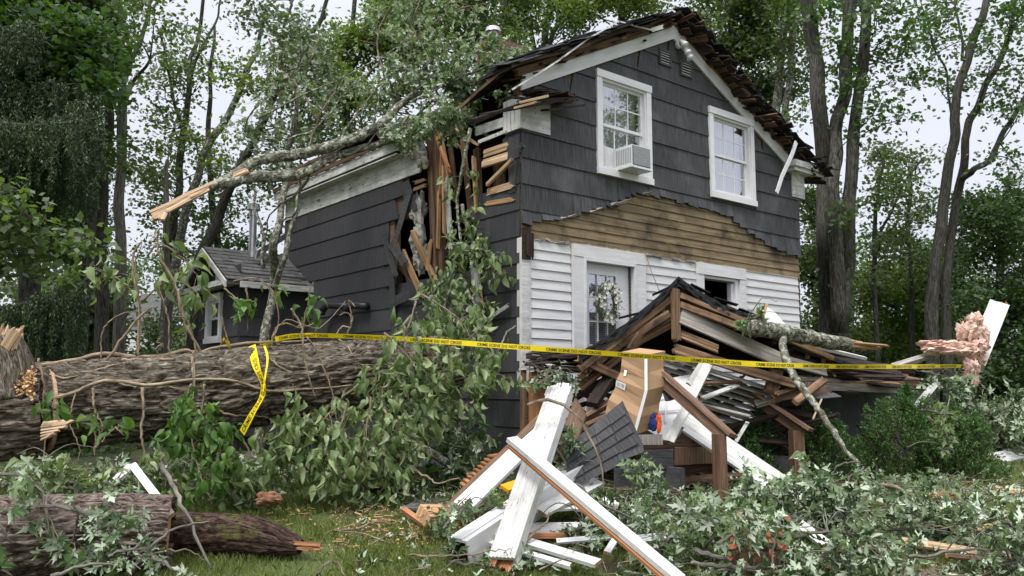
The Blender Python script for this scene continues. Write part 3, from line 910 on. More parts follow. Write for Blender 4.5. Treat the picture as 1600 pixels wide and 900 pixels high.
# --- gable vents, light
for (a, b, z0, z1) in ((2.72, 3.0, 6.50, 6.75), (3.22, 3.50, 6.44, 6.70)):
    mb = MB()
    qbox(mb, FP, a, a + .035, .02, .06, z0, z1); qbox(mb, FP, b - .035, b, .02, .06, z0, z1)
    qbox(mb, FP, a + .035, b - .035, .02, .06, z1 - .03, z1); qbox(mb, FP, a + .035, b - .035, .02, .06, z0, z0 + .03)
    v_ = mb.build('gable_vent', M['shingle'], house)
    mb = MB()
    for i in range(5):
        z = z0 + .05 + (z1 - z0 - .09) * i / 4
        mb.board(FP(a + .035, .042, z), FP(b - .035, .042, z), .03, .006, up=(N[0], N[1], 1.3))
    mb.build('louvre', M['vinyl'], v_)
    mb = MB(); qbox(mb, FP, a + .03, b - .03, .02, .028, z0 + .02, z1 - .02); mb.build('vent_backing', M['interior'], v_)
mb = MB()
lc = FP(3.16, .05, 6.90)
mb.tube([lc, lc + N * .05], .06, 14)
lt_ = mb.build('security_light', M['vinyl'], house, smooth=False)
for dx, dz in ((-.02, .06), (.05, -.05), (.10, -.12)):
    mb = MB(); p = lc + N * .07 + U * dx + ZZ * dz
    d = nrm(N * .6 - ZZ * .8 + U * .3)
    mb.tube([p, p + d * .04, p + d * .10, p + d * .13], [.02, .03, .055, .058], 14); mb.build('lamp_head', M['vinyl'], lt_, smooth=True)

# --- left wall siding
mb = MB()
ls = random.Random(8)
def left_iv(z):
    if z < 3.1: return [(0.0, 6.95)]
    if z < 3.5: return [(0, .97), (3.0, 6.95)]
    if z < 3.8: return [(0, .92), (3.15, 6.95)]
    if z < 4.15: return [(0, 1.02), (3.22, 6.95)]
    if z < 4.5: return [(0, .22), (3.0, 6.95)]
    return [(0, .24), (2.78, 6.95)]
LROW = [0.415 + 0.345 * i for i in range(14)]
for zb in LROW:
    zt = min(zb + .355, 5.0)
    if zb > 4.9: continue
    for a, b in left_iv(zb + .01):
        x = a
        while x < b - .02:
            w = ls.choice([.61, .9, 1.22, 1.22])
            if x > 2.6 and x < 3.5 and a > 2: w = ls.uniform(.15, .3)
            e = min(b, x + w)
            if b - e < .08: e = b
            a0 = x; tor = (x == a and a > 2)
            course_piece(mb, SPT, a0 + (ls.uniform(-.12, .06) if tor else 0), e - .001, zb, zt, a0 + (ls.uniform(-.05, .12) if tor else 0), e - .001, out=.026 + (ls.uniform(0, .03) if tor else 0), inn=.010, tilt=ls.uniform(-.003, .003))
            x = e
mb.build('side_shingles', M['shingle_smooth'], house)
# curled pieces at the torn edge
mb = MB()
for p, q, w, o in [((613, 392), (640, 300), .12, .18), ((610, 380), (632, 410), .14, .2), ((625, 335), (640, 300), .16, .1), ((612, 430), (615, 520), .14, .12), ((640, 460), (618, 470), .15, .15), ((600, 368), (618, 430), .1, .22), ((632, 285), (645, 330), .2, .12)]:
    mb.board(PL(*p, o), PL(*q, o - .08), w, .014, up=(-U[0] + random.uniform(-.4, .4), -U[1], random.uniform(-.3, .4)), jag=(.03, .06), k=3)
mb.build('curled_siding', M['shingle'], house)

# frieze, gutter board and eave along the left wall
mb = MB()
mb.board(SPT(2.35, .02, 5.0), SPT(7.15, .02, 5.0), .34, .03, up=-U, jag=(.15, 0), k=4)
mb.build('side_frieze', M['white_rot'], house)
mb = MB()
mb.board(SPT(2.62, .20, 5.30), SPT(7.3, .20, 5.30), .15, .03, up=-U, jag=(.1, 0), k=3)
mb.board(SPT(2.75, .10, 5.18), SPT(7.3, .10, 5.18), .20, .02, up=(0, 0, 1))
mb.build('side_fascia', M['white_rot'], house)
mb = MB()
mb.board(SPT(2.3, .23, 5.42), SPT(7.3, .23, 5.42), .03, .08, up=(0, 0, 1), jag=(.3, 0), k=2)
for s in np.arange(2.7, 7.2, .41):
    mb.board(SPT(s, -.3, 5.52), SPT(s, .16, 5.36), .045, .1)
mb.build('eave_framing', M['old'], house)
mb = MB()
mb.board(PL(745, 205, .03), PL(812, 182, .03), .13, .02, up=-U, jag=(.15, 0), k=4)
mb.board(PL(748, 222, .06), PL(790, 205, .05), .05, .02, up=-U, jag=(.15, .1), k=2)
mb.build('side_frieze_end', M['white_rot'], house)

# --- roof
def roof_grid(sign, s0, s1, t0, t1, ns, ntt, lift, th_, keep, zoff=0.32):
    mb = MB()
    S = np.linspace(s0, s1, ns); T = np.linspace(t0, t1, ntt)
    for i in range(ns - 1):
        for j in range(ntt - 1):
            if not keep((S[i] + S[i + 1]) / 2, (T[j] + T[j + 1]) / 2): continue
            def pt(s, t):
                return FP(t, -s, RZ + zoff - RS * abs(t - RPK) + lift(s, t))
            q = [pt(S[i], T[j]), pt(S[i + 1], T[j]), pt(S[i + 1], T[j + 1]), pt(S[i], T[j + 1])]
            mb.prism(q, (0, 0, -th_), 0, 1)
    return mb
def liftL(s, t):
    e = max(0, 1 - max(0, s) / 1.2)
    return 0.10 * e * (vnoise(t * 2.3, 1.5) - .2) - (0.22 * max(0, 1 - (t + .3) / 1.2) * min(1, max(0, s) / .9)) * (1 if s < 3 else 0) + .02 * vnoise(s * 6, t * 6)
mb = roof_grid(-1, -0.22, 7.3, -0.32, RPK, 34, 18, liftL, .05, lambda s, t: not (1.0 < s < 2.5 and t < .7 + .4 * vnoise(s * 3, 2)))
mb.build('left_roof_slope', [M['roof'], M['old']], house)
mb = roof_grid(1, -0.20, 7.3, RPK, 6.95, 34, 18, lambda s, t: .03 * vnoise(s * 5, t * 5) + (.06 * vnoise(t * 4, .3) if s < .3 else 0) - .12 * max(0, t - 6.4), .05, lambda s, t: True)
mb.build('right_roof_slope', [M['roof'], M['old']], house)
# roof deck boards broken off along both rakes
mb = MB(); d2 = MB()
rr = random.Random(21)
for i in range(260):
    t = rr.uniform(RPK + .05, 6.9)
    z = rake(t) + rr.uniform(.21, .36)
    n0 = rr.uniform(-.45, -.1); L = rr.uniform(.2, .62)
    d = nrm(N * 1 + U * rr.uniform(-.25, .35) + ZZ * rr.uniform(-.25, .12))
    (mb if rr.random() < .72 else d2).board(FP(t, n0, z), FP(t, n0, z) + d * L, rr.uniform(.04, .13), rr.uniform(.012, .025), up=nrm(ZZ + U * rr.uniform(.2, .8)), jag=(0, .05), k=rr.choice([1, 2, 3]))
for i in range(60):
    t = rr.uniform(-.3, RPK + .1)
    z = rake(t) + rr.uniform(.20, .36)
    n0 = rr.uniform(-.4, -.15); L = rr.uniform(.2, .5)
    d = nrm(N + U * rr.uniform(-.4, .3) + ZZ * rr.uniform(-.2, .2))
    (mb if rr.random() < .5 else d2).board(FP(t, n0, z), FP(t, n0, z) + d * L, rr.uniform(.04, .12), rr.uniform(.012, .025), up=nrm(ZZ - U * rr.uniform(.2, .8)), jag=(0, .05), k=2)
mb.build('broken_deck_boards', M['dark'], house)
d2.build('splintered_deck_boards', M['old'], house)
# loose black shingles curling over the rakes
mb = MB()
for i in range(110):
    t = rr.uniform(-.35, 6.95)
    z = rake(t) + rr.uniform(.36, .46)
    s_ = 1 if t > RPK else -1
    a = nrm(U * s_ - ZZ * RS + N * rr.uniform(-.2, .2)); up_ = nrm(ZZ + U * s_ * RS + N * rr.uniform(-.1, .25))
    p = FP(t, rr.uniform(-.1, .26), z)
    mb.board(p - a * .17, p + a * .17, rr.uniform(.2, .4), .010, up=up_, jag=(.02, .03), k=2)
for (t0, t1, dz, n1) in ((-.3, RPK, .40, .20), (-.2, RPK - .1, .44, .12), (.2, RPK - .3, .48, .04), (-.34, 1.6, .37, .26)):
    K_ = 16
    for i in range(K_):
        a_ = t0 + (t1 - t0) * i / K_; b_ = t0 + (t1 - t0) * (i + 1) / K_ + .02
        w_ = .03 * math.sin(i * 1.1 + dz * 30)
        mb.prism([FP(a_, n1 + w_, rake(a_) + dz + w_ * .5), FP(b_, n1 + w_, rake(b_) + dz + w_ * .5), FP(b_, -.5, rake(b_) + dz - .02), FP(a_, -.5, rake(a_) + dz - .02)], (0, 0, -.02))
mb.build('loose_roof_shingles', M['roof'], house)
mb = MB()
pp = [PN(800, 140, .3), PN(840, 116, .3), PN(872, 95, .3), PN(920, 60, .3), PN(966, 33, .3), PN(990, 40, .3), PN(1018, 47, .3)]
for a, b in zip(pp[:-1], pp[1:]): mb.board(a, b, .022, .010, up=nrm(N + ZZ * .3))
mb.board(PN(1018, 47, .3), PN(1035, 42, .34), .06, .012, up=N, jag=(0, .05), k=2)
mb.build('bent_drip_edge', M['white_rot'], house)
# dented eave tip on the right with torn down pipe
mb = MB()
for i in range(24):
    t = rr.uniform(6.3, 7.1)
    mb.board(FP(t, rr.uniform(-.2, .3), 5.62 + rr.uniform(0, .22) - .35 * (t - 6.6)), FP(t + rr.uniform(.1, .35), rr.uniform(-.1, .4), 5.55 + rr.uniform(0, .2) - .35 * (t - 6.6)), rr.uniform(.08, .2), .012, up=(rr.uniform(-.4, .4), -.2, 1), jag=(0, .04), k=2)
mb.build('crushed_eave_tip', M['roof'], house)
mb = MB()
pp = [PN(1244, 222, .35), PN(1238, 240, .36), PN(1230, 258, .35), PN(1222, 275, .33), PN(1214, 300, .33)]
for a, b in zip(pp[:-1], pp[1:]): mb.board(a, b + (b - a) * .05, .075, .02, up=N)
mb.build('bent_downspout', M['alu'], house)

# --- brick chimney with cowl
ch = MB()
cc = C0 + U * 2.55 + V * 3.6
ch.cbox(cc + ZZ * 6.9, .78, .50, 2.0, U, V, ZZ)
ch.cbox(cc + ZZ * 7.86, .86, .58, .12, U, V, ZZ)
chim = ch.build('chimney', M['brick'], house)
mb = MB(); q = cc + ZZ * 7.92 - U * .2
mb.tube([q, q + ZZ * .22, q + ZZ * .221, q + ZZ * .30], [.10, .10, .15, .13], 14)
mb.build('chimney_cowl', M['metal'], chim, smooth=False)

# --- inside the torn corner: studs, laths, boards
def hb(mat, items, name, o1=-.06, o2=-.06):
    b_ = MB()
    for it in items:
        p, q, w = it[:3]
        oo = it[3] if len(it) > 3 else o1
        b_.board(PL(*p, oo), PL(*q, oo + random.uniform(-.05, .05)), w, it[4] if len(it) > 4 else .045, up=(-U[0] + random.uniform(-.3, .3), -U[1], random.uniform(-.2, .2)), jag=(.10, .12), k=4)
    return b_.build(name, M[mat], house)
hb('old', [((682, 205), (690, 470), .16, -.10, .1), ((672, 215), (680, 420), .12, -.06), ((700, 200), (712, 300), .07, -.2), ((745, 235), (748, 320), .12, -.12), ((655, 400), (640, 440), .06), ((720, 195), (735, 330), .09, -.25), ((612, 400), (660, 460), .07), ((620, 380), (650, 480), .05), ((780, 245), (782, 330), .25, -.14, .02)], 'broken_stud')
hb('raw', [((686, 300), (684, 385), .055, -.0), ((693, 260), (694, 360), .05, .02), ((645, 365), (680, 440), .09, .05), ((630, 395), (658, 460), .10, .04), ((770, 300), (800, 293), .07, .02), ((762, 318), (798, 312), .06, .02), ((688, 210), (700, 270), .05, .03), ((672, 380), (668, 420), .05, .03), ((650, 285), (662, 281), .05, .03), ((648, 296), (664, 290), .05, .03), ((740, 250), (745, 330), .06, .0)], 'splintered_lath')
hb('orange', [((682, 215), (700, 262), .05, .05), ((690, 235), (688, 300), .04, .04)], 'fresh_splinter')
hb('pale', [((758, 240), (800, 226), .10, .03), ((756, 256), (800, 242), .11, .02), ((762, 288), (798, 252), .05, .05), ((764, 300), (798, 290), .09, .0), ((742, 405), (752, 480), .06, .06), ((735, 390), (742, 460), .03, .06), ((700, 215), (722, 232), .03, .05), ((715, 205), (740, 222), .03, .05)], 'split_board')
hb('white_rot', [((697, 270), (704, 385), .12, -.03, .02), ((742, 400), (752, 570), .09, .10, .02), ((735, 395), (745, 470), .05, .12, .02), ((790, 480), (745, 510), .05, .1, .02)], 'white_trim_fragment')
hb('shingle', [((750, 322), (762, 318), .14, -.01, .02), ((795, 225), (812, 232), .16, .02, .02), ((800, 300), (803, 255), .14, .02, .02), ((790, 215), (806, 260), .12, .0, .02)], 'torn_shingle')
# wads of plaster and insulation
def wad(mb, c, r, seed, sq=(1, 1, 1), nu=20, nv=14, amp=.6):
    c = np.asarray(c, float)
    vs = []; fs = []
    for i in range(nv + 1):
        ph = math.pi * i / nv
        for j in range(nu):
            th_ = 2 * math.pi * j / nu
            d = np.array((math.sin(ph) * math.cos(th_), math.sin(ph) * math.sin(th_), math.cos(ph)))
            k = 1 + amp * (float(fbm(d[0] * 2.2 + seed, d[1] * 2.2 + d[2] * 1.9 + seed * 1.7, 5)) - .5) * 2
            vs.append(c + d * r * k * np.array(sq))
    for i in range(nv):
        for j in range(nu):
            k = (j + 1) % nu
            fs.append((i * nu + j, (i + 1) * nu + j, (i + 1) * nu + k, i * nu + k))
    mb.add(vs, fs)
mb = MB()
for (x, y, r, o, sq) in [(650, 232, .15, .05, (1, 1, 1.1)), (660, 250, .10, .06, (1, 1, 1.2)), (655, 330, .16, -.08, (.8, .8, 1.6)), (655, 370, .14, -.08, (.8, .8, 1.6)), (658, 405, .14, -.1, (.8, .8, 1.5)), (700, 290, .08, 0, (.6, .6, 1.5)), (640, 215, .08, .12, (1.5, 1.2, .6))]:
    wad(mb, PL(x, y, o), r, x * .37 + y, sq, amp=.9)
mb.build('torn_plaster', M['plaster'], house, smooth=False)

# wall pipes
for k, (x0, x1) in enumerate(((505, 545), (541, 574))):
    mb = MB(); a = PL(x1, 479, .10); b = PL(x0 + 8, 477, .16)
    b2 = b + (b - a) * .25 - ZZ * .10 + (-U) * .04
    mid = b + (b - a) * .12 - ZZ * .02
    mb.tube([a, (a + b) / 2, b, mid, b2 - ZZ * .03], [.058, .058, .058, .06, .06], 14)
    mb.tube([b2 - ZZ * .02, b2 - ZZ * .075], .072, 14)
    mb.build('vent_pipe', M['black_plastic'], house, smooth=True)

# --- window air conditioner
ac = thing('air_conditioner', 'white box window air conditioner sticking out of the upper left window', 'air conditioner', FP(1.95, .1, 4.66))
A0, A1, AZ0, AZ1 = 1.76, 2.15, 4.69, 4.99
mb = MB(); qbox(mb, FP, A0, A1, -.03, .33, AZ0, AZ1); mb.build('case', M['vinyl'], ac)
mb = MB()
for i in range(13):
    z = AZ0 + .03 + (AZ1 - AZ0 - .06) * i / 12
    mb.board(FP(A0 + .02, .338, z), FP(A1 - .02, .338, z), .016, .008, up=N)
mb.build('rear_grille', M['grey_plastic'], ac)
mb = MB()
for i in range(9):
    n_ = .03 + .27 * i / 8
    qbox(mb, FP, A0 - .008, A0 - .001, n_, n_ + .014, AZ0 + .04, AZ1 - .04)
mb.build('side_louvre', M['grey_plastic'], ac)
mb = MB(); qbox(mb, FP, A0 + .012, A1 - .012, .331, .3335, AZ0 + .012, AZ1 - .012); mb.build('coil_face', M['ink'], ac)
mb = MB(); qbox(mb, FP, A0 - .03, A1 + .02, -.02, .35, AZ0 - .03, AZ0 - .002); mb.build('support_tray', M['alu'], ac)
mb = MB()
for i in range(11):
    a = 1.49 + .024 * i
    qbox(mb, FP, a, a + .020, -.03, -.012, 4.70, 5.0)
mb.build('side_panel', M['vinyl'], ac)

# --- wreath
wr = thing('wreath', 'round wreath of white flowers and leaves hanging on the front door glass', 'wreath', PN(948, 475, .0))
wc = PN(946, 473, .04)
rr = random.Random(4)
vs = []; fs = []
mb = MB(); ring = [wc + U * .17 * math.cos(a) + ZZ * .21 * math.sin(a) for a in np.linspace(0, 2 * math.pi, 25)]
mb.tube(ring, .022, 7); mb.build('ring', M['twig'], wr)
lf = MB(); fl = MB()
for i in range(420):
    a = rr.uniform(0, 2 * math.pi); q = rr.gauss(0, .035)
    p = wc + U * (.18 + q) * math.cos(a) + ZZ * (.22 + q) * math.sin(a) + N * rr.uniform(.0, .09)
    d = nrm(U * rr.gauss(0, 1) + ZZ * rr.gauss(0, 1) + N * rr.uniform(0, 1)); y = nrm(np.cross(d, N + U * rr.gauss(0, .5)))
    L = rr.uniform(.03, .07)
    lf.add([p, p + d * L * .5 + y * L * .22, p + d * L, p + d * L * .5 - y * L * .22], [(0, 1, 2, 3)])
for i in range(60):
    a = rr.uniform(0, 2 * math.pi); q = rr.gauss(0, .04)
    p = wc + U * (.18 + q) * math.cos(a) + ZZ * (.22 + q) * math.sin(a) + N * rr.uniform(.05, .11)
    for k in range(6):
        b = k * math.pi / 3 + q; d = U * math.cos(b) + ZZ * math.sin(b); y = np.cross(d, N)
        fl.add([p, p + d * .018 + y * .012 + N * .006, p + d * .036 + N * .012, p + d * .018 - y * .012 + N * .006], [(0, 1, 2, 3)])
lf.build('leaves', M['leaf_silver'], wr); fl.build('flowers', M['flower_w'], wr)

# --- annex behind the house
annex = thing('annex', 'small dark grey gabled side wing with white window behind the left wall', 'building', C0 + U * -1.27 + V * 6.1 + ZZ * .5)
AO = C0 + U * -1.27 + V * 6.1
def AW(q, o, z): p = AO + V * q - U * o; return np.array((p[0], p[1], z))     # gable wall, faces left
def AF(t, n, z): p = AO + U * t + N * n; return np.array((p[0], p[1], z))      # front wall
mb = MB()
AR = random.Random(6)
AWIN = (.86, 1.46, 2.50, 3.22)
for zb in [0.76 + .345 * i for i in range(9)]:
    zt = zb + .352
    for a, b in subtract((0.0, 2.0), [(AWIN[0] - .1, AWIN[1] + .1)] if AWIN[2] - .1 < zb + .2 and zb < AWIN[3] else []):
        course_piece(mb, AW, a, b, zb, min(zt, 3.75))
    x = 0
    while x < 1.2:
        e = min(1.26, x + AR.choice([.45, .61])); course_piece(mb, AF, x, e - .003, zb, min(zt, 3.6)); x = e
mb.prism([AW(0, -.02, 3.3), AW(2.0, -.02, 3.3), AW(1.0, -.02, 4.02)], -U * -.03)
mb.build('shingle_wall', M['shingle_smooth'], annex)
mb = MB()
qbox(mb, AW, 0.01, 1.99, -1.24, -.03, .5, 3.4)
mb.build('core_wall', M['interior'], annex)
window(AW, AWIN[0], AWIN[1], AWIN[2], AWIN[3], parent=annex, casing=.08, grid=(3, 1), lower_grid=None, curtain='curtain')
mb = MB()
EZ, KZ = 3.42, 4.14
for (q0, q1, z0, z1) in ((-.22, 1.0, EZ, KZ), (2.22, 1.0, EZ, KZ)):
    a = AW(q0, .32, z0); b = AW(q1, .32, z1)
    mb.prism([a, b, b + U * 1.6, a + U * 1.6], (0, 0, -.07))
mb.build('roof', M['roof_grey'], annex)
mb = MB()
for i in range(9):     # shingle courses on the front slope
    f0 = i / 9; f1 = (i + 1) / 9 + .01
    a = AW(-.24 + 1.24 * f0, .33, EZ + (KZ - EZ) * f0 + .022); b = AW(-.24 + 1.24 * f1, .33, EZ + (KZ - EZ) * f1 + .006)
    x = 0
    while x < 1.42:
        w = AR.uniform(.1, .22); d = AR.uniform(-.008, .008)
        mb.prism([a + U * x + ZZ * d, b + U * x, b + U * (x + w - .006), a + U * (x + w - .006) + ZZ * d], (0, 0, -.014)); x += w
mb.build('roof_shingles', M['roof_grey'], annex)
mb = MB()
for (q0, q1) in ((-.24, 1.0), (2.24, 1.0)):
    a = AW(q0, .34, EZ - .02); b = AW(q1, .34, KZ - .02)
    mb.prism([a, b, b - ZZ * .11, a - ZZ * .11], -U * .03)
mb.board(AW(-.1, .16, 3.40), AW(2.1, .16, 3.40), .34, .03, up=ZZ)
mb.board(AW(-.1, .33, 3.40), AW(2.1, .33, 3.40), .10, .04, up=-U)
mb.board(AF(-.1, .24, 3.36), AF(1.3, .24, 3.36), .11, .04, up=N)
mb.build('white_trim', M['white_rot'], annex)
mb = MB(); qbox(mb, AW, .88, 1.12, .02, .05, 3.52, 3.76); mb.build('gable_vent', M['vinyl'], annex)
mb = MB(); q = AW(.8, -.5, 3.8)
mb.tube([q, q + ZZ * 1.05], .07, 12); mb.tube([q + ZZ * 1.0, q + ZZ * 1.10, q + ZZ * 1.101, q + ZZ * 1.22], [.085, .085, .13, .11], 12)
mb.build('flue_pipe', M['metal'], annex, smooth=False)
mb = MB()
a = PD(408, 388, 15.2); b = PD(444, 372, 16.5)
mb.board(PD(400, 397, 14.9), PD(446, 368, 16.5), .16, .03, up=-U)
mb.build('lower_gable_trim', M['white_rot'], annex)

# --- neighbour's white house far behind
nb = thing('neighbour_house', 'white clapboard house far off behind the tree trunks at left', 'house', PD(225, 600, 38))
mb = MB(); zq = 0.5
p0 = PD(196, 560, 38); p1 = PD(262, 560, 38)
while zq < 4.6:
    mb.board((p0[0], 38, zq), (p1[0], 38.5, zq), .2, .03, up=(0, -1, .12)); zq += .19
mb.build('clapboard_wall', M['white'], nb)
mb = MB(); mb.cbox(((p0[0] + p1[0]) / 2, 40.2, 2.5), 1.9, 3.2, 4.0); mb.build('core_wall', M['white'], nb)
mb = MB(); mb.prism([(p0[0] - .3, 37.7, 4.5), (p1[0] + .3, 38.2, 4.5), (p1[0] + .3, 40.5, 6.0), (p0[0] - .3, 40, 6.0)], (0, 0, .1)); mb.build('roof', M['roof_grey'], nb)

# ------------------------------------------------------------------ trees
def leaf_quads(P, size, rs, flat=0.5, var=0.35):
    """P (n,3) -> verts, faces of small bent leaf quads"""
    n = len(P)
    d = rs.normal(size=(n, 3)); d[:, 2] = d[:, 2] * 0.7 - 0.25
    d /= np.linalg.norm(d, axis=1)[:, None]
    up = rs.normal(size=(n, 3)) * flat; up[:, 2] += 1.0
    y = np.cross(up, d); y /= (np.linalg.norm(y, axis=1)[:, None] + 1e-9)
    L = size * (1 + var * rs.uniform(-1, 1, n))[:, None]
    wd = L * 0.36
    v = np.stack([P, P + d * L * .45 + y * wd, P + d * L, P + d * L * .45 - y * wd], 1).reshape(-1, 3)
    f = np.arange(n * 4).reshape(n, 4)
    return v, f

def tree(label, trunks, blobs, leaf='leaf_mid', bark='bark_tree', lsize=0.105, dens=1.0, group='trees standing around the house', seed=0, name='tree', clus=0.27, per=115, cat='tree', limbs=True, flat=0.6):
    """trunks: list of (depth, [(px,py,half width px), ...] from the ground up); blobs: [(px,py,r_px)] or with depth offset"""
    rs = np.random.default_rng(seed + 100)
    rr_ = random.Random(seed)
    d0, p0 = trunks[0][0], trunks[0][1]
    base = PD(p0[0][0], p0[0][1], d0); base[2] = float(ground_z(base[0], base[1]))
    root = thing(name, label, cat, base, group)
    tb = MB(); allpts = []
    for ti, (d, ps) in enumerate(trunks):
        q = [PD(x, y, d + (rr_.uniform(-.3, .3) if 0 < i < len(ps) - 1 else 0)) for i, (x, y, r) in enumerate(ps)]
        r = [w / 1309.0 * d for _, _, w in ps]
        if ti == 0 or ps[0][1] > 560:
            q[0][2] = float(ground_z(q[0][0], q[0][1])) - .15
        # resample smoothly
        t = np.linspace(0, len(q) - 1, max(8, len(q) * 5))
        qq = np.array([[np.interp(k, range(len(q)), [a[c] for a in q]) for c in range(3)] for k in t])
        qq[1:-1] += np.stack([(vnoise(t[1:-1] * 1.7 + seed, c * 9.1 + ti) - .5) * .10 for c in range(3)], 1)
        rd = np.interp(t, range(len(r)), r)
        if ti == 0: rd[0] *= 1.5; rd[1] *= 1.15
        tb.tube(qq, list(rd), 10 if rd.max() > .08 else 6, rough=.12, seed=seed + ti)
        allpts.append(qq)
    tops = np.concatenate(allpts)
    tb.build('trunk', M[bark], root, smooth=True)
    # limbs into the crown
    lb = MB(); LP = []
    for b in blobs:
        bx, by, br = b[:3]
        off = b[3] if len(b) > 3 else rr_.uniform(-1.2, 1.2)
        d = d0 + off
        c = PD(bx, by, d); R = br / 1309.0 * d
        k = max(1, int(round(dens * 6.2 * (R / .46) ** 1.6 * (.27 / clus) ** 1.6)))
        # start of limb: nearest trunk point a bit lower than the blob
        dist = np.linalg.norm(tops - (c - ZZ * R * .9), axis=1)
        st = tops[int(np.argmin(dist))]
        mid = (st + c) / 2 + np.array((rr_.uniform(-.2, .2), rr_.uniform(-.2, .2), rr_.uniform(-.1, .25)))
        if limbs:
            rl = min(.05, .012 + .018 * R)
            t = np.linspace(0, 1, 6)[:, None]
            cu = (1 - t) ** 2 * st + 2 * t * (1 - t) * mid + t * t * c
            lb.tube(cu, [rl, rl * .35], 5, cap=False)
        for j in range(k):
            v = rs.normal(size=3); v /= np.linalg.norm(v); v *= rs.random() ** .45
            s = c + v * np.array((R, min(R, 2.0), R * .85))
            if limbs and j % 2 == 0:
                a = cu[rs.integers(2, 6)]
                m2 = (a + s) / 2 + np.array((0, 0, .1))
                lb.tube([a, m2, s], [.012, .004], 3, cap=False)
            m = int(per * rs.uniform(.4, 1.5))
            pp = s + rs.normal(size=(m, 3)) * np.array((clus, clus, clus * .5))
            LP.append(pp)
    if limbs and lb.n: lb.build('limbs', M[bark], root, smooth=True)
    LP = np.concatenate(LP)
    v, f = leaf_quads(LP, lsize, rs, flat=flat)
    arr_mesh('crown', v, f, M[leaf], root)
    return root

def reg(x0, y0, x1, y1, n, r0, r1, seed=0, off=None):
    q = random.Random(seed * 31 + n)
    return [(q.uniform(x0, x1), q.uniform(y0, y1), q.uniform(r0, r1)) + ((q.uniform(*off),) if off else ()) for _ in range(n)]

# left side
tree('slender grey trunk forking into a wide V high up, left of the sky gap', [(17, [(188, 560, 11), (187, 400, 8.5), (188, 300, 8), (190, 170, 7.5), (192, 125, 6), (186, 60, 4.5), (182, -40, 3.5)]), (17, [(191, 135, 5), (212, 75, 4), (232, 20, 3), (245, -40, 2.5)]), (17, [(197, 160, 3.5), (212, 125, 3), (235, 95, 2.2), (262, 78, 1.4)])],
     reg(150, -50, 250, 40, 5, 25, 45, 1) + [(200, 60, 16), (150, 10, 30), (178, 160, 14), (215, -30, 35)], 'leaf_mid', 'bark_light', seed=1, dens=0.3)
tree('thick straight grey trunk just left of the forked one', [(16, [(162, 560, 13), (160, 400, 10), (160, 270, 8), (170, 200, 7), (176, 100, 6.5), (176, -40, 6)])],
     reg(90, -40, 170, 60, 5, 30, 50, 2) + [(155, 230, 22), (120, 210, 26), (185, 210, 12)], 'leaf_mid', 'bark_tree', seed=2, dens=0.6)
tree('dark leaning trunk between the spruce boughs and the pale trunks', [(15, [(133, 560, 12), (134, 430, 9), (147, 280, 8), (139, 225, 7), (134, 150, 6), (120, 20, 5)])],
     reg(40, 60, 165, 170, 14, 30, 48, 3) + reg(0, -20, 150, 60, 12, 30, 50, 4) + [(110, 170, 40), (60, 180, 40)], 'leaf_mid', 'bark_tree', seed=3, dens=1.3)
tree('many-stemmed maple with thin dark stems against pale sky', [(20, [(256, 560, 9), (258, 480, 8), (272, 360, 6.5), (277, 290, 6), (283, 230, 5.5), (290, 160, 4.5), (300, 90, 3.5), (313, 45, 3), (322, -40, 2.5)]),
      (20, [(283, 200, 3), (268, 140, 2.6), (258, 90, 2), (245, 40, 1.5)]), (20, [(292, 150, 3), (318, 70, 2.3), (340, 20, 1.8), (352, -30, 1.4)])],
     reg(235, 30, 345, 150, 14, 18, 32, 5) + reg(240, 160, 330, 300, 12, 20, 34, 6) + reg(200, 230, 260, 330, 6, 20, 30, 7) + reg(230, 320, 300, 420, 6, 22, 34, 8), 'leaf_mid', 'bark_tree', seed=4, dens=0.22)
tree('mossy green trunk leaning right behind the broken limb', [(18, [(248, 560, 10), (262, 470, 8), (298, 300, 6.5), (318, 240, 6), (345, 195, 5.5), (378, 130, 5), (400, 80, 3.5), (418, 10, 3)])],
     reg(355, 70, 420, 160, 6, 18, 30, 9) + reg(310, 210, 400, 270, 5, 20, 30, 10), 'leaf_yel', 'bark_moss', seed=5, dens=0.28)
tree('dark trunk leaning right over the small wing', [(17, [(288, 560, 11), (315, 400, 8.5), (338, 340, 8), (372, 265, 7), (405, 195, 6), (440, 135, 5), (472, 70, 4.5), (500, 35, 4), (520, -20, 3)]), (17, [(405, 195, 4), (432, 130, 3), (440, 60, 2.5), (455, 0, 2)])],
     reg(420, 20, 520, 130, 13, 20, 36, 11) + reg(440, 120, 520, 220, 10, 20, 34, 12) + reg(380, 200, 460, 280, 7, 20, 32, 13) + reg(360, -20, 440, 60, 4, 20, 30, 14), 'leaf_silver', 'bark_tree', seed=6, dens=0.42)
tree('slim dark trunk behind the wing roof with sparse dark leaves', [(21, [(345, 560, 8), (338, 400, 6), (330, 300, 5), (322, 200, 4), (330, 120, 3), (335, 40, 2)])],
     reg(300, 280, 440, 390, 12, 22, 36, 15) + reg(280, 380, 350, 470, 6, 22, 34, 16), 'leaf_dark', 'bark_tree', seed=7, dens=0.3)
tree('tall maple behind the house with fresh yellow-green leaves above the fallen limb', [(21, [(545, 560, 10), (545, 300, 8), (540, 200, 7), (535, 110, 6), (548, 50, 4), (560, -40, 3)]), (21, [(540, 115, 4), (575, 70, 3), (600, 20, 2.4), (610, -30, 2)]), (21, [(542, 160, 3), (580, 110, 2.5), (560, 60, 1.6)])],
     reg(560, 0, 660, 80, 16, 22, 38, 17) + reg(480, 60, 600, 160, 11, 22, 36, 18), 'leaf_yel', 'bark_tree', seed=8, dens=0.8)
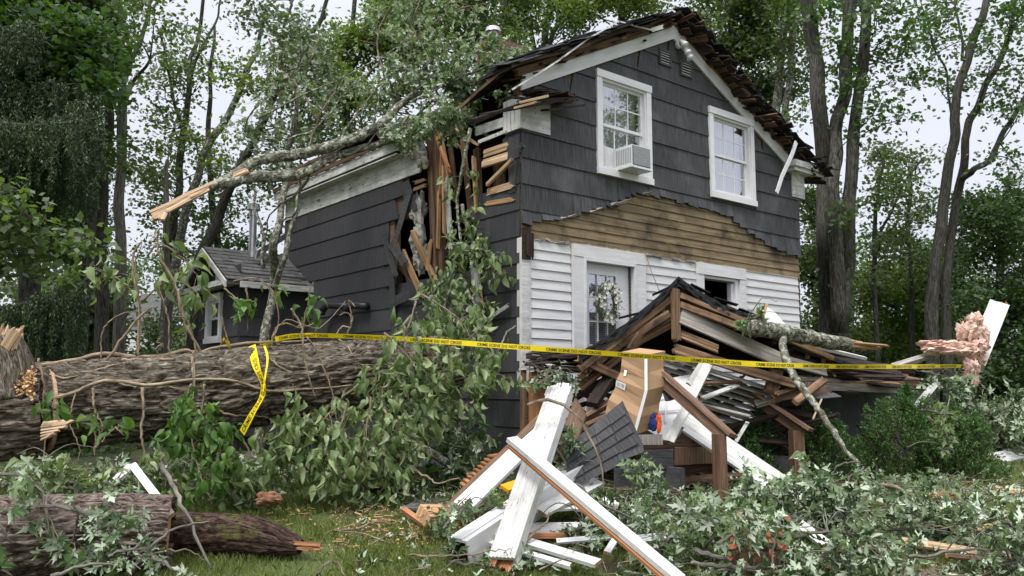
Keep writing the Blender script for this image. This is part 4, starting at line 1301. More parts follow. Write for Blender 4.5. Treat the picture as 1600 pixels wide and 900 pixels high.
tree('leafy maple directly behind the left roof slope', [(20, [(690, 560, 10), (700, 300, 8), (712, 150, 6), (715, 50, 5), (705, -40, 4)]), (20, [(712, 150, 4), (745, 60, 3), (760, -30, 2)])],
     reg(620, -30, 760, 60, 14, 26, 40, 19) + reg(480, 160, 640, 240, 9, 24, 38, 20), 'leaf_mid', 'bark_tree', seed=9, dens=0.75)
tree('dark maple trunk rising right behind the brick chimney', [(22, [(770, 560, 11), (770, 300, 9), (765, 140, 8), (758, 60, 7), (750, -40, 6)]), (22, [(768, 120, 6), (785, 40, 5), (800, -40, 4)])],
     reg(720, -30, 830, 70, 10, 24, 38, 21), 'leaf_mid', 'bark_tree', seed=10, dens=0.6)
tree('trunk with a long limb arching right behind the roof ridge', [(23, [(840, 560, 12), (842, 300, 9), (845, 100, 7), (855, 40, 6), (868, -40, 5)]), (23, [(845, 120, 5), (862, 60, 4), (885, 10, 3), (900, -40, 3)]), (23, [(846, 110, 4), (830, 50, 3), (812, -20, 2)])],
     reg(800, -30, 930, 50, 12, 22, 34, 22), 'leaf_dark', 'bark_tree', seed=11, dens=0.42)
tree('yellow-green maple above the left half of the ridge', [(22, [(960, 560, 10), (965, 200, 7), (972, 20, 5), (975, -60, 4)])],
     reg(890, -50, 1040, 20, 12, 26, 38, 23), 'leaf_yel', 'bark_tree', seed=12, dens=0.65)
# right of the ridge
tree('dense green maple behind the right roof slope', [(20, [(1140, 560, 10), (1142, 300, 8), (1145, 100, 6), (1140, -40, 5)]), (20, [(1143, 120, 4), (1170, 40, 3), (1180, -40, 2)])],
     reg(1060, -30, 1200, 80, 18, 26, 42, 24) + reg(1120, 60, 1230, 160, 8, 26, 40, 25), 'leaf_mid', 'bark_tree', seed=13, dens=0.8)
tree('pair of slim green-barked stems beside the right rake', [(19, [(1212, 560, 8), (1210, 300, 7), (1212, 170, 6.5), (1225, 60, 5.5), (1232, -40, 5)]), (19, [(1226, 560, 7), (1225, 250, 6), (1228, 160, 5.5), (1240, 70, 5), (1247, -40, 4.5)])],
     reg(1190, 60, 1260, 190, 7, 20, 32, 26) + reg(1170, -30, 1260, 50, 6, 24, 36, 27), 'leaf_mid', 'bark_moss', seed=14, dens=0.5)
tree('massive rough trunk cluster rising beside the right corner of the house', [(16, [(1308, 560, 24), (1300, 480, 21), (1292, 380, 16), (1290, 270, 13), (1280, 160, 12.5), (1272, 80, 12.5), (1264, -40, 12)]),
      (15.7, [(1312, 520, 14), (1302, 300, 10), (1305, 220, 10), (1318, 140, 10), (1325, 60, 10), (1328, -40, 9)]),
      (15.9, [(1312, 500, 15), (1322, 420, 13), (1326, 340, 11), (1330, 270, 10), (1342, 150, 8.5), (1348, 80, 8), (1358, -40, 8)])],
     [(1310, 60, 25), (1300, 120, 22), (1330, 130, 22), (1340, 100, 26), (1370, 100, 28), (1400, 125, 22), (1370, 30, 28), (1400, 60, 26), (1350, 210, 14), (1300, 400, 14), (1350, 0, 34), (1300, 0, 34), (1280, 20, 20), (1420, 90, 16), (1390, 10, 26), (1380, 150, 20), (1290, 430, 15), (1330, 330, 12), (1430, 30, 20), (1400, 190, 12), (1345, 180, 16)], 'leaf_dark', 'bark_tree', seed=15, dens=0.5)
tree('thick dark trunk leaning right across the open sky', [(18, [(1450, 560, 11), (1455, 480, 10), (1465, 390, 8.5), (1477, 300, 8), (1488, 220, 7.5), (1497, 160, 7), (1513, 83, 6.5), (1530, 30, 6), (1548, -30, 5.5)]), (18, [(1490, 195, 2.2), (1478, 120, 1.8), (1455, 60, 1.4), (1438, 0, 1)]), (18, [(1505, 95, 2.4), (1500, 50, 2), (1492, 0, 1.5)])],
     reg(1440, -20, 1530, 60, 7, 16, 28, 28) + [(1465, 100, 16), (1455, 120, 14), (1440, 70, 16), (1500, 130, 12), (1520, 60, 16)], 'leaf_dark', 'bark_tree', seed=16, dens=0.2)
tree('slimmer dark trunk curving right beside the thick leaning one', [(18.5, [(1476, 560, 9), (1478, 450, 7.5), (1484, 380, 7), (1497, 300, 6.5), (1510, 217, 6), (1522, 180, 5.5), (1540, 130, 5), (1567, 77, 4.5), (1580, 30, 4), (1590, -30, 4)]), (18.5, [(1504, 280, 5.5), (1520, 268, 5), (1547, 245, 4.6), (1570, 205, 4), (1585, 180, 3.6), (1612, 140, 3)]), (18.5, [(1510, 240, 2), (1512, 270, 1.6), (1512, 200, 1.5), (1530, 160, 1.4)])],
     reg(1530, 10, 1620, 100, 10, 18, 30, 29) + reg(1560, 100, 1620, 170, 4, 16, 26, 30) + [(1525, 165, 12), (1560, 240, 12), (1590, 260, 20), (1600, 280, 20)], 'leaf_dark', 'bark_tree', seed=17, dens=0.24)
tree('thin crooked sapling between the house corner and the sky trunks', [(19, [(1378, 600, 5), (1370, 540, 4), (1366, 440, 3.6), (1364, 400, 3.4), (1372, 330, 3), (1370, 300, 2.6), (1378, 250, 2)]), (19, [(1368, 400, 2.4), (1385, 340, 2), (1410, 290, 1.6), (1440, 250, 1.2)])],
     reg(1360, 230, 1440, 330, 12, 16, 28, 31) + reg(1350, 330, 1420, 430, 8, 18, 30, 32), 'leaf_mid', 'bark_tree', seed=18, dens=0.26)
tree('open leafy sapling under the sky gap at right', [(21, [(1420, 600, 5), (1424, 450, 4), (1418, 330, 3), (1425, 260, 2)])],
     reg(1390, 240, 1450, 360, 9, 16, 28, 33) + reg(1390, 350, 1450, 450, 8, 20, 32, 34), 'leaf_mid', 'bark_tree', seed=19, dens=0.28)
tree('dense bright green understorey maple behind the porch debris', [(23, [(1395, 620, 6), (1398, 560, 4), (1400, 450, 3)])],
     reg(1330, 420, 1450, 560, 24, 26, 42, 35), 'leaf_yel', 'bark_tree', seed=20, dens=.8)
tree('dense green understorey tree against the right house wall', [(20, [(1275, 620, 6), (1272, 500, 4), (1270, 400, 3)])],
     reg(1255, 280, 1300, 600, 18, 24, 38, 36), 'leaf_mid', 'bark_tree', seed=21, dens=.85)
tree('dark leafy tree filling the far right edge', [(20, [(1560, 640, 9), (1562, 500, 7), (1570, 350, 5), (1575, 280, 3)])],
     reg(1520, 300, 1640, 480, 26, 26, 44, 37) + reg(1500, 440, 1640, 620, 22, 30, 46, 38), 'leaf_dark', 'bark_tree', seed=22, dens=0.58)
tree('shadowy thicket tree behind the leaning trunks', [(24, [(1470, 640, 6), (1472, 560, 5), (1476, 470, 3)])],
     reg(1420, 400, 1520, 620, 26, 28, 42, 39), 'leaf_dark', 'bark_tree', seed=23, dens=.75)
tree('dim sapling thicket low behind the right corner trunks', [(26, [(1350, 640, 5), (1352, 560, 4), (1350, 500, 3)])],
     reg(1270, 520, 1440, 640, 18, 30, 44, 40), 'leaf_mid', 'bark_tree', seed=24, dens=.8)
# left edge
tree('bright-leaved maple bough reaching in from the left edge', [(10, [(-190, 740, 20), (-170, 500, 16), (-150, 350, 12)]), (10, [(-160, 420, 6), (-60, 370, 4.5), (40, 350, 3), (130, 375, 1.2)]), (10, [(-160, 400, 5), (-60, 320, 3.5), (30, 300, 2)])],
     [(20, 320, 34, 0), (50, 345, 34, 0), (90, 365, 24, .1), (120, 378, 17, 0), (140, 385, 10, 0), (10, 365, 34, .3), (55, 395, 22, .4), (10, 290, 22, 0), (-30, 330, 50, 0), (30, 410, 24, .3), (80, 420, 18, .3), (-30, 420, 40, .2)], 'leaf_mid', 'bark_tree', lsize=.11, seed=25, dens=.85, clus=.2, per=40)
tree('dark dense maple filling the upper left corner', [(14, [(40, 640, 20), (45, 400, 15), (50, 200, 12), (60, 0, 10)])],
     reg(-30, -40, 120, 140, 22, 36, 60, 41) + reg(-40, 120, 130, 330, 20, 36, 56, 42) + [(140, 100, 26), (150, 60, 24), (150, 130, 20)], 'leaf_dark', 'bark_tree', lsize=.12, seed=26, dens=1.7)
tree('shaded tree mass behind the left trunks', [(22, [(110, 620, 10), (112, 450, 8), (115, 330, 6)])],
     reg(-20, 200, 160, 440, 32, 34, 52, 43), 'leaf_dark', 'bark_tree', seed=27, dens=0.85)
tree('leafy low thicket behind the fallen trunk at left', [(19, [(100, 640, 6), (102, 600, 5), (105, 540, 4)])],
     reg(60, 440, 175, 600, 22, 26, 40, 44), 'leaf_mid', 'bark_tree', seed=28, dens=.9, lsize=.16)
tree('ivy-green shrubby tree between trunks and the white far house', [(24, [(235, 640, 5), (236, 590, 4), (238, 560, 3)])],
     reg(200, 505, 330, 600, 14, 20, 32, 45) + [(170, 480, 30), (290, 460, 26), (190, 420, 26), (300, 500, 22), (270, 420, 22)], 'leaf_mid', 'bark_tree', seed=29, dens=.8)
tree('slim brown trunk in front of the white far house', [(18, [(268, 560, 7), (262, 500, 6.5), (263, 440, 6), (258, 330, 5), (262, 250, 3)])], [(262, 260, 20), (250, 220, 20)], 'leaf_mid', 'bark_light', seed=30, dens=.5)
# far belt, reads as separate round-topped trees between the gaps
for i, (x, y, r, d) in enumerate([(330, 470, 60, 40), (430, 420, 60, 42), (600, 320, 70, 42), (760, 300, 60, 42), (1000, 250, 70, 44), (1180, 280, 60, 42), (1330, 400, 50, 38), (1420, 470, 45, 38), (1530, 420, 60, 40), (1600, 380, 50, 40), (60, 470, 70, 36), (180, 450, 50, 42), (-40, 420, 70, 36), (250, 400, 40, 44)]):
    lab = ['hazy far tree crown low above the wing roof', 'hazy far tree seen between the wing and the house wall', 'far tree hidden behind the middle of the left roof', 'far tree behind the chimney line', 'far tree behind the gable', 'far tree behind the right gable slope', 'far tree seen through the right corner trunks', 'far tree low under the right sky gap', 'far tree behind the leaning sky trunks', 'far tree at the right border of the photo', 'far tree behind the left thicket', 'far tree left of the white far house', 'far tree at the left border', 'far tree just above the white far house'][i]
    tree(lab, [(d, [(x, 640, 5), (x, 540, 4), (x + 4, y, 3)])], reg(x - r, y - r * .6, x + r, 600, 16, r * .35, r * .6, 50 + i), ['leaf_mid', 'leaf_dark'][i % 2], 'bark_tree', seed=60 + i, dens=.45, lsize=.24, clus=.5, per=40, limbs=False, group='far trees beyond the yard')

# drooping spruce at the left edge
spr = thing('spruce', 'dark Norway spruce with long hanging twigs along its boughs at the left edge', 'spruce', (-8.2, 12.0, .5), 'trees standing around the house')
tb = MB(); tb.tube([(-8.6, 12, .3), (-8.6, 12, 4), (-8.5, 12, 9), (-8.4, 12, 13)], [.28, .22, .14, .06], 12, rough=.1)
tb.build('trunk', M['bark_tree'], spr, smooth=True)
sb = MB(); PP = []
rs = np.random.default_rng(77); q = random.Random(77)
boughs = [((-120, 470), (138, 436), 11.5, 150, 1.0), ((-120, 470), (120, 460), 12.2, 140, 1), ((-120, 250), (160, 150), 12, 120, .7), ((-120, 150), (150, 185), 11.6, 110, .8), ((-120, 100), (120, 130), 12.4, 110, .8), ((-140, 280), (150, 240), 12.6, 120, .7), ((-140, 520), (100, 500), 12.8, 120, .8), ((-100, 20), (60, 40), 12, 90, .7), ((-120, 200), (155, 205), 12.1, 110, .8)]
for (a, b, d, drop, ds) in boughs:
    A = PD(*a, d); B = PD(*b, d)
    t = np.linspace(0, 1, 10)[:, None]
    c = A + (B - A) * t; c[:, 2] -= .25 * np.sin(np.linspace(0, math.pi, 10))
    sb.tube(c, [.05, .012], 6)
    n = int(150 * ds)
    for i in range(n):
        k = q.random(); p = A + (B - A) * k; p = p + np.array((0, q.uniform(-.35, .35), -.25 * math.sin(k * math.pi)))
        L = drop / 1309 * d * q.uniform(.35, 1.0)
        e = p + np.array((q.uniform(-.08, .08), q.uniform(-.08, .08), -L))
        sb.tube([p, (p + e) / 2 + np.array((q.uniform(-.03, .03), 0, 0)), e], [.006, .003], 3, cap=False)
        m = int(L * 190)
        tt = rs.random(m)[:, None]
        PP.append(p + (e - p) * tt + rs.normal(size=(m, 3)) * np.array((.026, .026, .02)))
sb.build('boughs', M['bark_tree'], spr, smooth=True)
PP = np.concatenate(PP)
dn = rs.normal(size=PP.shape) * .55; dn[:, 2] -= .9; dn /= np.linalg.norm(dn, axis=1)[:, None]
yy = np.cross(dn, rs.normal(size=PP.shape)); yy /= np.linalg.norm(yy, axis=1)[:, None]
L = rs.uniform(.035, .075, len(PP))[:, None]
v = np.stack([PP - yy * .010, PP + yy * .010, PP + dn * L], 1).reshape(-1, 3)
arr_mesh('crown', v, np.arange(len(v)).reshape(-1, 3), M['needle'], spr)

# slim mossy tree standing close to the left wall
mt = tree('slim mossy tree with a twisting stem close to the left house wall', [(12.0, [(402, 600, 9), (412, 540, 7.5), (425, 440, 7), (430, 380, 6.5), (440, 320, 5.5), (450, 250, 5), (457, 190, 4), (462, 110, 3)]), (11.8, [(424, 450, 5), (446, 400, 4.5), (456, 350, 4), (472, 300, 3.5), (480, 270, 3)]), (11.9, [(412, 420, 3), (402, 330, 2.4), (396, 290, 1.8)])],
     [(462, 100, 20, 0), (448, 200, 12, 0), (470, 60, 24, 0), (420, 240, 12, 0), (440, 320, 9, 0)], 'leaf_silver', 'bark_moss', lsize=.10, seed=40, dens=.5, clus=.18, per=26)

# two trees off to the right that the window panes mirror
for lab, px_, d_, sd in (('tall branching tree standing in the side yard right of the picture', 2750, 11, 91), ('second branching tree in the side yard right of the picture', 3900, 8.5, 92)):
    k_ = 1309 / d_
    def W2(dx, z): return (px_ + dx * k_, 605 - (z - 1.6) * k_)
    def T2(pts): return (d_, [(*W2(dx, z), r * k_) for dx, z, r in pts])
    tree(lab, [T2([(0, .5, .22), (.1, 3, .18), (-.1, 6, .15), (.2, 9, .1), (.1, 13, .05)]), T2([(0, 4, .1), (1.2, 6, .07), (2.2, 9, .03)]), T2([(-.1, 5, .09), (-1.3, 7.5, .06), (-1.8, 10, .03)]), T2([(.1, 7, .06), (1, 9.5, .03)])],
         [(*W2(random.Random(sd + i).uniform(-3, 3), random.Random(sd * 7 + i).uniform(6, 12)), .8 * k_) for i in range(16)], 'leaf_mid', 'bark_tree', seed=sd, dens=.3)

# ------------------------------------------------------------------ leaf shapes for near foliage
def tmpl_maple():
    half = [(0.0, 0.0), (.09, .06), (.34, -.03), (.25, .10), (.15, .20), (.36, .29), (.60, .54), (.42, .47), (.35, .55), (.14, .42), (.12, .56), (.25, .73), (.13, .75), (0.0, 1.10)]
    pts = half + [(-x, y) for x, y in half[-2:0:-1]]
    c = (0.0, .34)
    v = [(c[0], c[1], 0.0)] + [(x, y, -.42 * abs(x) ** 1.2 - .38 * max(0, y - .35) ** 1.5 + .10 * math.sin(x * 9 + y * 5)) for x, y in pts]
    n = len(pts)
    return np.array(v), np.array([(0, i + 1, (i + 1) % n + 1) for i in range(n)])
def tmpl_ovate():
    ys = [0, .12, .32, .56, .80, 1.06]; ws = [0.015, .15, .25, .225, .12, .0]
    v = []; f = []
    for y, w in zip(ys, ws):
        b = -.42 * max(0, y - .25) ** 2 - .1 * max(0, .25 - y)
        v += [(-w, y, b + .42 * w), (0, y, b), (w, y, b + .42 * w)]
    for i in range(len(ys) - 1):
        a = 3 * i
        for k in (0, 1):
            f += [(a + k, a + k + 1, a + k + 4), (a + k, a + k + 4, a + k + 3)]
    return np.array(v), np.array(f)
def tmpl_small():
    v = np.array([(0, 0, 0), (.28, .4, .05), (.2, .75, .02), (0, 1, -.05), (-.2, .75, .02), (-.28, .4, .05)])
    return v, np.array([(0, 1, 2), (0, 2, 3), (0, 3, 4), (0, 4, 5)])
TM = {'maple': tmpl_maple(), 'ovate': tmpl_ovate(), 'small': tmpl_small()}

def place_leaves(kind, P, D, Nn, S, rs):
    """P base points, D tip directions, Nn rough normals, S lengths"""
    tv, tf = TM[kind]
    D = D / (np.linalg.norm(D, axis=1)[:, None] + 1e-9)
    X_ = np.cross(D, Nn); X_ /= (np.linalg.norm(X_, axis=1)[:, None] + 1e-9)
    Z_ = np.cross(X_, D)
    wob = rs.uniform(.45, 1.08, (len(P), 1, 1)) if kind == 'maple' else rs.uniform(.7, 1.15, (len(P), 1, 1))
    curl = rs.uniform(.3, 2.2 if kind == 'maple' else 3.4, (len(P), 1, 1))
    t = tv[None]
    v = P[:, None] + (X_[:, None] * t[..., 0:1] * wob + D[:, None] * t[..., 1:2] + Z_[:, None] * t[..., 2:3] * curl) * S[:, None, None]
    n = len(P); k = len(tv)
    f = tf[None] + (np.arange(n) * k)[:, None, None]
    return v.reshape(-1, 3), f.reshape(-1, 3)

def sample_poly(pts, k):
    pts = np.asarray(pts); seg = np.linalg.norm(np.diff(pts, axis=0), axis=1); L = np.concatenate([[0], np.cumsum(seg)])
    return np.stack([np.interp(np.asarray(k) * L[-1], L, pts[:, c]) for c in range(3)], 1)

def smooth_path(pts, n=14, jit=0.0, rs=None):
    pts = np.asarray(pts, float)
    k = len(pts)
    if k < 3:
        q = sample_poly(pts, np.linspace(0, 1, n))
    else:
        t = np.linspace(0, k - 1, n); q = []
        for a in t:
            i = min(int(a), k - 2); u = a - i
            p0, p1, p2, p3 = pts[max(i - 1, 0)], pts[i], pts[i + 1], pts[min(i + 2, k - 1)]
            q.append(.5 * ((2 * p1) + (-p0 + p2) * u + (2 * p0 - 5 * p1 + 4 * p2 - p3) * u * u + (-p0 + 3 * p1 - 3 * p2 + p3) * u ** 3))
        q = np.array(q)
    if jit and rs is not None:
        q[1:-1] += rs.normal(size=q[1:-1].shape) * jit
    return q

def leafy(name, label, cat, stems, kind, n, size, spread, mat, seed=0, droop=.8, group=None, parent=None, twig=.006, r0=.012, bark='twig', facing=.6, clump=5, bare=0, start=.15, up=0.0, minz=True, flip=0.0):
    """stems: list of 3D polylines. Twigs leave the stems and carry clumps of leaves."""
    rs = np.random.default_rng(seed); q = random.Random(seed)
    stems = [smooth_path(s, 12, .008, rs) for s in stems]
    base = stems[0][0]
    root = thing(name, label, cat, base, group) if parent is None else parent
    sb = MB()
    for s in stems: sb.tube(s, [r0, r0 * .35], 6)
    per = max(1, n // clump); P = []; D = []; S = []
    for i in range(per):
        s = stems[q.randrange(len(stems))]
        k = start + (1 - start) * q.random() ** .8
        a = sample_poly(s, [k])[0]
        v = rs.normal(size=3); v[2] = v[2] * .7 + up; v /= np.linalg.norm(v)
        e = a + v * spread * q.uniform(.25, 1.0)
        if minz:
            gz = float(ground_z(e[0], e[1])) + .03
            if e[2] < gz: e[2] = gz + q.uniform(0, .06)
        if np.linalg.norm(e - a) > .04: sb.tube([a, (a + e) / 2 + np.array((0, 0, .03)), e], [twig * .7, twig * .4], 3, cap=False)
        m = q.randint(max(1, clump - 2), clump + 2)
        for j in range(m):
            dd = rs.normal(size=3) * (1.1 - droop * .7) + v * .45
            dd[2] -= droop * 1.6
            b = e + rs.normal(size=3) * size * .35
            P.append(b); D.append(dd); S.append(size * q.uniform(.45, 1.3))
    for i in range(bare):
        a = sample_poly(stems[q.randrange(len(stems))], [q.random()])[0]
        an = q.uniform(0, 6.28); L_ = spread * q.uniform(1.3, 2.8)
        h_ = q.uniform(.05, .22)
        m_ = a + np.array((math.cos(an) * L_ * .5, math.sin(an) * L_ * .35, h_)); e = a + np.array((math.cos(an) * L_, math.sin(an) * L_ * .6, h_ * q.uniform(.2, .9)))
        e[2] = max(e[2], float(ground_z(e[0], e[1])) + .02)
        sb.tube(smooth_path([a, m_, e], 9, .006, rs), [.0065, .0025], 5, cap=False)
    P = np.array(P); D = np.array(D); S = np.array(S)
    Nn = rs.normal(size=P.shape) * (1 - facing * .5) + np.array((0.1, -.9, .55)) * facing
    if kind == 'maple' and flip == 0: flip = .55
    Nn[rs.random(len(P)) < flip] *= -1
    if minz:
        gz = ground_z(P[:, 0], P[:, 1]) + .015
        P[:, 2] = np.maximum(P[:, 2], gz)
        low = P[:, 2] < gz + .07
        D[low, 2] = np.abs(D[low, 2]) * .15
    vv, ff = place_leaves(kind, P, D, Nn, S, rs)
    sb.build('stem', M[bark], root, smooth=True)
    arr_mesh('leaves', vv, ff, M[mat], root)
    return root

# ------------------------------------------------------------------ the big fallen trunk
random.seed(31)
def bark_tube(name, pts, rad, mat, parent, nu=120, nv=360, ridge=.05, fu=9, fv=1.6, seed=0, big=.06, endmat=None):
    pts = smooth_path(pts, nv); K = len(pts)
    rad = np.interp(np.linspace(0, 1, K), np.linspace(0, 1, len(rad)), rad)
    T = np.gradient(pts, axis=0); T /= np.linalg.norm(T, axis=1)[:, None]
    x = nrm(np.cross(T[0], (0, 0, 1.0)))
    th = np.arange(nu) / nu * 2 * math.pi
    L = np.concatenate([[0], np.cumsum(np.linalg.norm(np.diff(pts, axis=0), axis=1))])
    Vv = []
    ca, sa = np.cos(th), np.sin(th)
    for i in range(K):
        x = nrm(x - T[i] * np.dot(x, T[i])); y = np.cross(T[i], x)
        l = L[i]
        # furrows: ridged noise stretched along the stem
        uu = th / (2 * math.pi) * fu * 4
        w = fbm(ca * 2 + l * .8 + seed, sa * 2 + l * .6 + 11, 3) * 3.0
        nz = np.abs(vnoise(np.where(th < math.pi, uu, uu) + w + seed * 3, np.full(nu, l * fv * 2.2) + w * .5) - .5) * 2
        nz2 = np.abs(vnoise(uu * 2.1 + w * 1.3 + 5, np.full(nu, l * fv * 5) + 3) - .5) * 2
        bl = fbm(ca * 1.3 + seed + 5, sa * 1.3 + l * .9 + 9, 3) - .45
        r = rad[i] * (1 + big * bl * 2) + ridge * rad[i] * (np.minimum(nz * 3.4, 1) * .55 + np.minimum(nz2 * 2.4, 1) * .30 - .75)
        Vv.append(pts[i] + np.outer(ca * r, x) + np.outer(sa * r, y))
    Vv = np.concatenate(Vv)
    idx = np.arange(K * nu).reshape(K, nu); nx_ = np.roll(idx, -1, 1)
    f = np.stack([idx[:-1], nx_[:-1], nx_[1:], idx[1:]], -1).reshape(-1, 4)
    o = arr_mesh(name, Vv, f, mat, parent, smooth=True)
    uvl = o.data.uv_layers.new(name='UVMap')
    Lu = np.repeat(L, nu).reshape(K, nu); tv = np.tile(th * rad.max(), (K, 1)); tv2 = np.tile((th + 2 * math.pi / nu) * rad.max(), (K, 1))
    a = np.stack([np.stack([Lu[:-1], tv[:-1]], -1), np.stack([Lu[:-1], tv2[:-1]], -1), np.stack([Lu[1:], tv2[1:]], -1), np.stack([Lu[1:], tv[1:]], -1)], 2)
    uvl.data.foreach_set('uv', a.reshape(-1, 2).astype(np.float32).ravel())
    return o, pts, rad

TRX = [-60, 60, 180, 300, 420, 560, 700]; TRY = [640, 634, 625, 618, 603, 588, 572]; TRD = [8.1, 8.2, 8.3, 8.5, 8.8, 9.3, 10.0]; TRR = [.43, .43, .42, .42, .41, .39, .36]
def TP(px, py, lift=0.02):
    """point on the near surface of the fallen trunk"""
    yc = np.interp(px, TRX, TRY); d = float(np.interp(px, TRX, TRD)); r = float(np.interp(px, TRX, TRR))
    rp = r * 1309 / d
    k = (py - yc) / rp
    return PD(px, py, d - (r + lift) * math.sqrt(max(0, 1 - min(1, k * k))) - lift)
ft = thing('fallen_tree', 'huge furrowed grey-brown trunk lying across the yard against the house, crossed by pale vines', 'tree trunk', PD(300, 680, 8.5))
bark_tube('trunk', [PD(x, y, d) for x, y, d in zip(TRX[1:], TRY[1:], TRD[1:])], TRR[1:], M['bark_big'], ft, seed=3, ridge=.24, big=.09, nu=200, nv=640, fv=1.45, fu=10)
mbr = MB()
c = PD(45, 634, 8.2)
vines = [
    ([(45, 573), (100, 566), (160, 552), (205, 556), (250, 557), (290, 547), (310, 550), (350, 541), (390, 536), (440, 534), (480, 532)], .022, 0),
    ([(85, 622), (120, 612), (145, 600), (175, 594), (215, 600), (235, 602), (290, 594), (360, 594), (400, 607), (430, 611), (480, 608), (550, 602)], .019, 0),
    ([(190, 563), (235, 562), (280, 560), (312, 548)], .016, 0),
    ([(78, 585), (110, 590), (180, 570), (230, 560)], .010, 0),
    ([(175, 594), (200, 602), (222, 603), (245, 600), (285, 610)], .012, 0),
    ([(222, 605), (224, 640), (221, 670), (224, 700), (232, 735)], .015, 1),
    ([(145, 606), (148, 640), (150, 670), (148, 712)], .012, 1),
    ([(302, 548), (300, 565), (302, 590)], .012, 0),
    ([(118, 610), (112, 640), (108, 660), (124, 700), (122, 720)], .007, 1),
    ([(320, 632), (350, 645), (370, 650), (400, 650), (430, 655)], .014, 0),
    ([(455, 482), (471, 511), (474, 545), (480, 580), (493, 622)], .011, 2),
    ([(479, 526), (499, 556), (507, 580), (519, 612), (521, 640)], .009, 2),
    ([(530, 530), (545, 545), (556, 565), (570, 585)], .008, 0),
    ([(400, 545), (420, 560), (440, 575), (470, 590), (500, 618)], .010, 0),
    ([(462, 586), (455, 610), (450, 625)], .008, 0),
    ([(100, 618), (150, 582), (190, 530), (218, 495), (240, 480)], .015, 3),
    ([(215, 556), (218, 487), (213, 443), (208, 400), (222, 378)], .016, 3),
    ([(312, 548), (287, 500), (273, 443), (248, 397), (247, 360), (240, 372)], .014, 3),
    ([(264, 556), (263, 500), (250, 455), (240, 430)], .009, 3),
    ([(308, 556), (300, 520), (290, 498), (275, 495)], .008, 3),
    ([(158, 560), (160, 520), (180, 495), (215, 485)], .008, 3),
    ([(248, 556), (243, 545), (255, 538), (245, 535), (250, 528)], .008, 3),
    ([(358, 538), (350, 512), (340, 470), (318, 450)], .008, 3),
    ([(425, 540), (430, 515), (445, 505), (470, 512), (490, 505)], .009, 3),
    ([(520, 530), (535, 510), (548, 512), (545, 490), (530, 492)], .009, 3),
    ([(440, 560), (425, 545), (430, 520), (450, 500), (500, 512), (540, 470)], .007, 3),
    ([(430, 545), (450, 565), (475, 560), (465, 545)], .008, 3),
    ([(540, 528), (550, 500), (545, 470), (555, 480)], .009, 3),
    ([(60, 560), (70, 600), (66, 640), (70, 690), (66, 735)], .010, 1),
    ([(285, 700), (282, 660), (290, 640), (320, 632)], .008, 1),
]
rs = np.random.default_rng(5)
for pts, r, typ in vines:
    if typ == 0: P3 = [TP(x, y, r) for x, y in pts]
    elif typ == 1: P3 = [PD(x, y, float(np.interp(x, TRX, TRD)) - .47) for x, y in pts]
    elif typ == 2: P3 = [PD(x, y, float(np.interp(x, TRX, TRD)) - .48) for x, y in pts]
    else: P3 = [PD(x, y, float(np.interp(x, TRX, TRD)) - .1 - .05 * i) for i, (x, y) in enumerate(pts)]
    vb = MB(); vb.tube(smooth_path(P3, 30, .004, rs), [r, r * .85, r * .5], 7, rough=.2, seed=int(pts[0][0]))
    vb.build('vine', M['vine'], ft, smooth=True)
# broken stub at the left end
st = thing('tree_stump_section', 'short fat bark-covered trunk section with torn pale wood at the left edge', 'tree trunk', PD(10, 700, 7.9))
bark_tube('stub', [PD(-170, 650, 7.8), PD(-60, 648, 7.85), PD(20, 646, 7.95), PD(74, 640, 8.05)], [.46, .455, .45, .43], M['bark_big'], st, nu=180, nv=260, seed=8, ridge=.24, fv=1.4, big=.1)
mb = MB()
mb.tube(smooth_path([PD(74, 640, 8.05), PD(80, 639.6, 8.07)], 4), [.40, .38], 40)
mb.board(TP(42, 560, .06), TP(76, 682, .05), .035, .03, up=(0, -1, 0), jag=(.03, .03), k=3)
mb.board(TP(46, 575, .05), TP(60, 640, .07), .03, .03, up=(0, -1, 0), jag=(.03, .03), k=3)
for i in range(5):
    y = 660 + i * 5
    mb.board(PD(66, y + 4, 7.55), PD(104 - i * 7, y, 7.5), .06, .02, up=(random.uniform(-.2, .2), -.9, .6), jag=(.0, .10), k=3)
mb.build('torn_wood', M['pale'], st)
s2 = MB()
s2.tube(smooth_path([PD(10, 625, 7.75), PD(8, 570, 7.75), PD(-2, 530, 7.75)], 14), [.24, .21, .16], 26, rough=.15, seed=2)
s2.build('upright_piece', M['bark_big'], st, smooth=True)
mb = MB()
for i in range(22):
    a = random.uniform(0, 6.28); r = random.uniform(.02, .17)
    b_ = PD(0, 545, 7.72) + np.array((math.cos(a) * r, math.sin(a) * r, 0))
    mb.board(b_, b_ + np.array((random.uniform(-.03, .09), 0, random.uniform(.02, .14))), random.uniform(.06, .12), .03, up=(random.uniform(-1, 1), -1, 0), jag=(0, .12), k=4)
mb.build('splinters', M['pale'], st)
# sawdust on the break
rs = np.random.default_rng(2)
n = 1500
px_ = rs.uniform(-10, 62, n); py_ = 565 + 25 * rs.random(n) + (px_) * .35 + rs.normal(size=n) * 8
P = np.array([TP(a, b, .03) for a, b in zip(px_, py_)]) + rs.normal(size=(n, 3)) * .015 + np.array((0, -.12, .02))
v, f = leaf_quads(P, .035, rs, flat=1.5)
tag(arr_mesh('sawdust', v, f, M['chips']), 'pale orange sawdust and splinters heaped on the broken trunk stub', 'sawdust', kind='stuff')

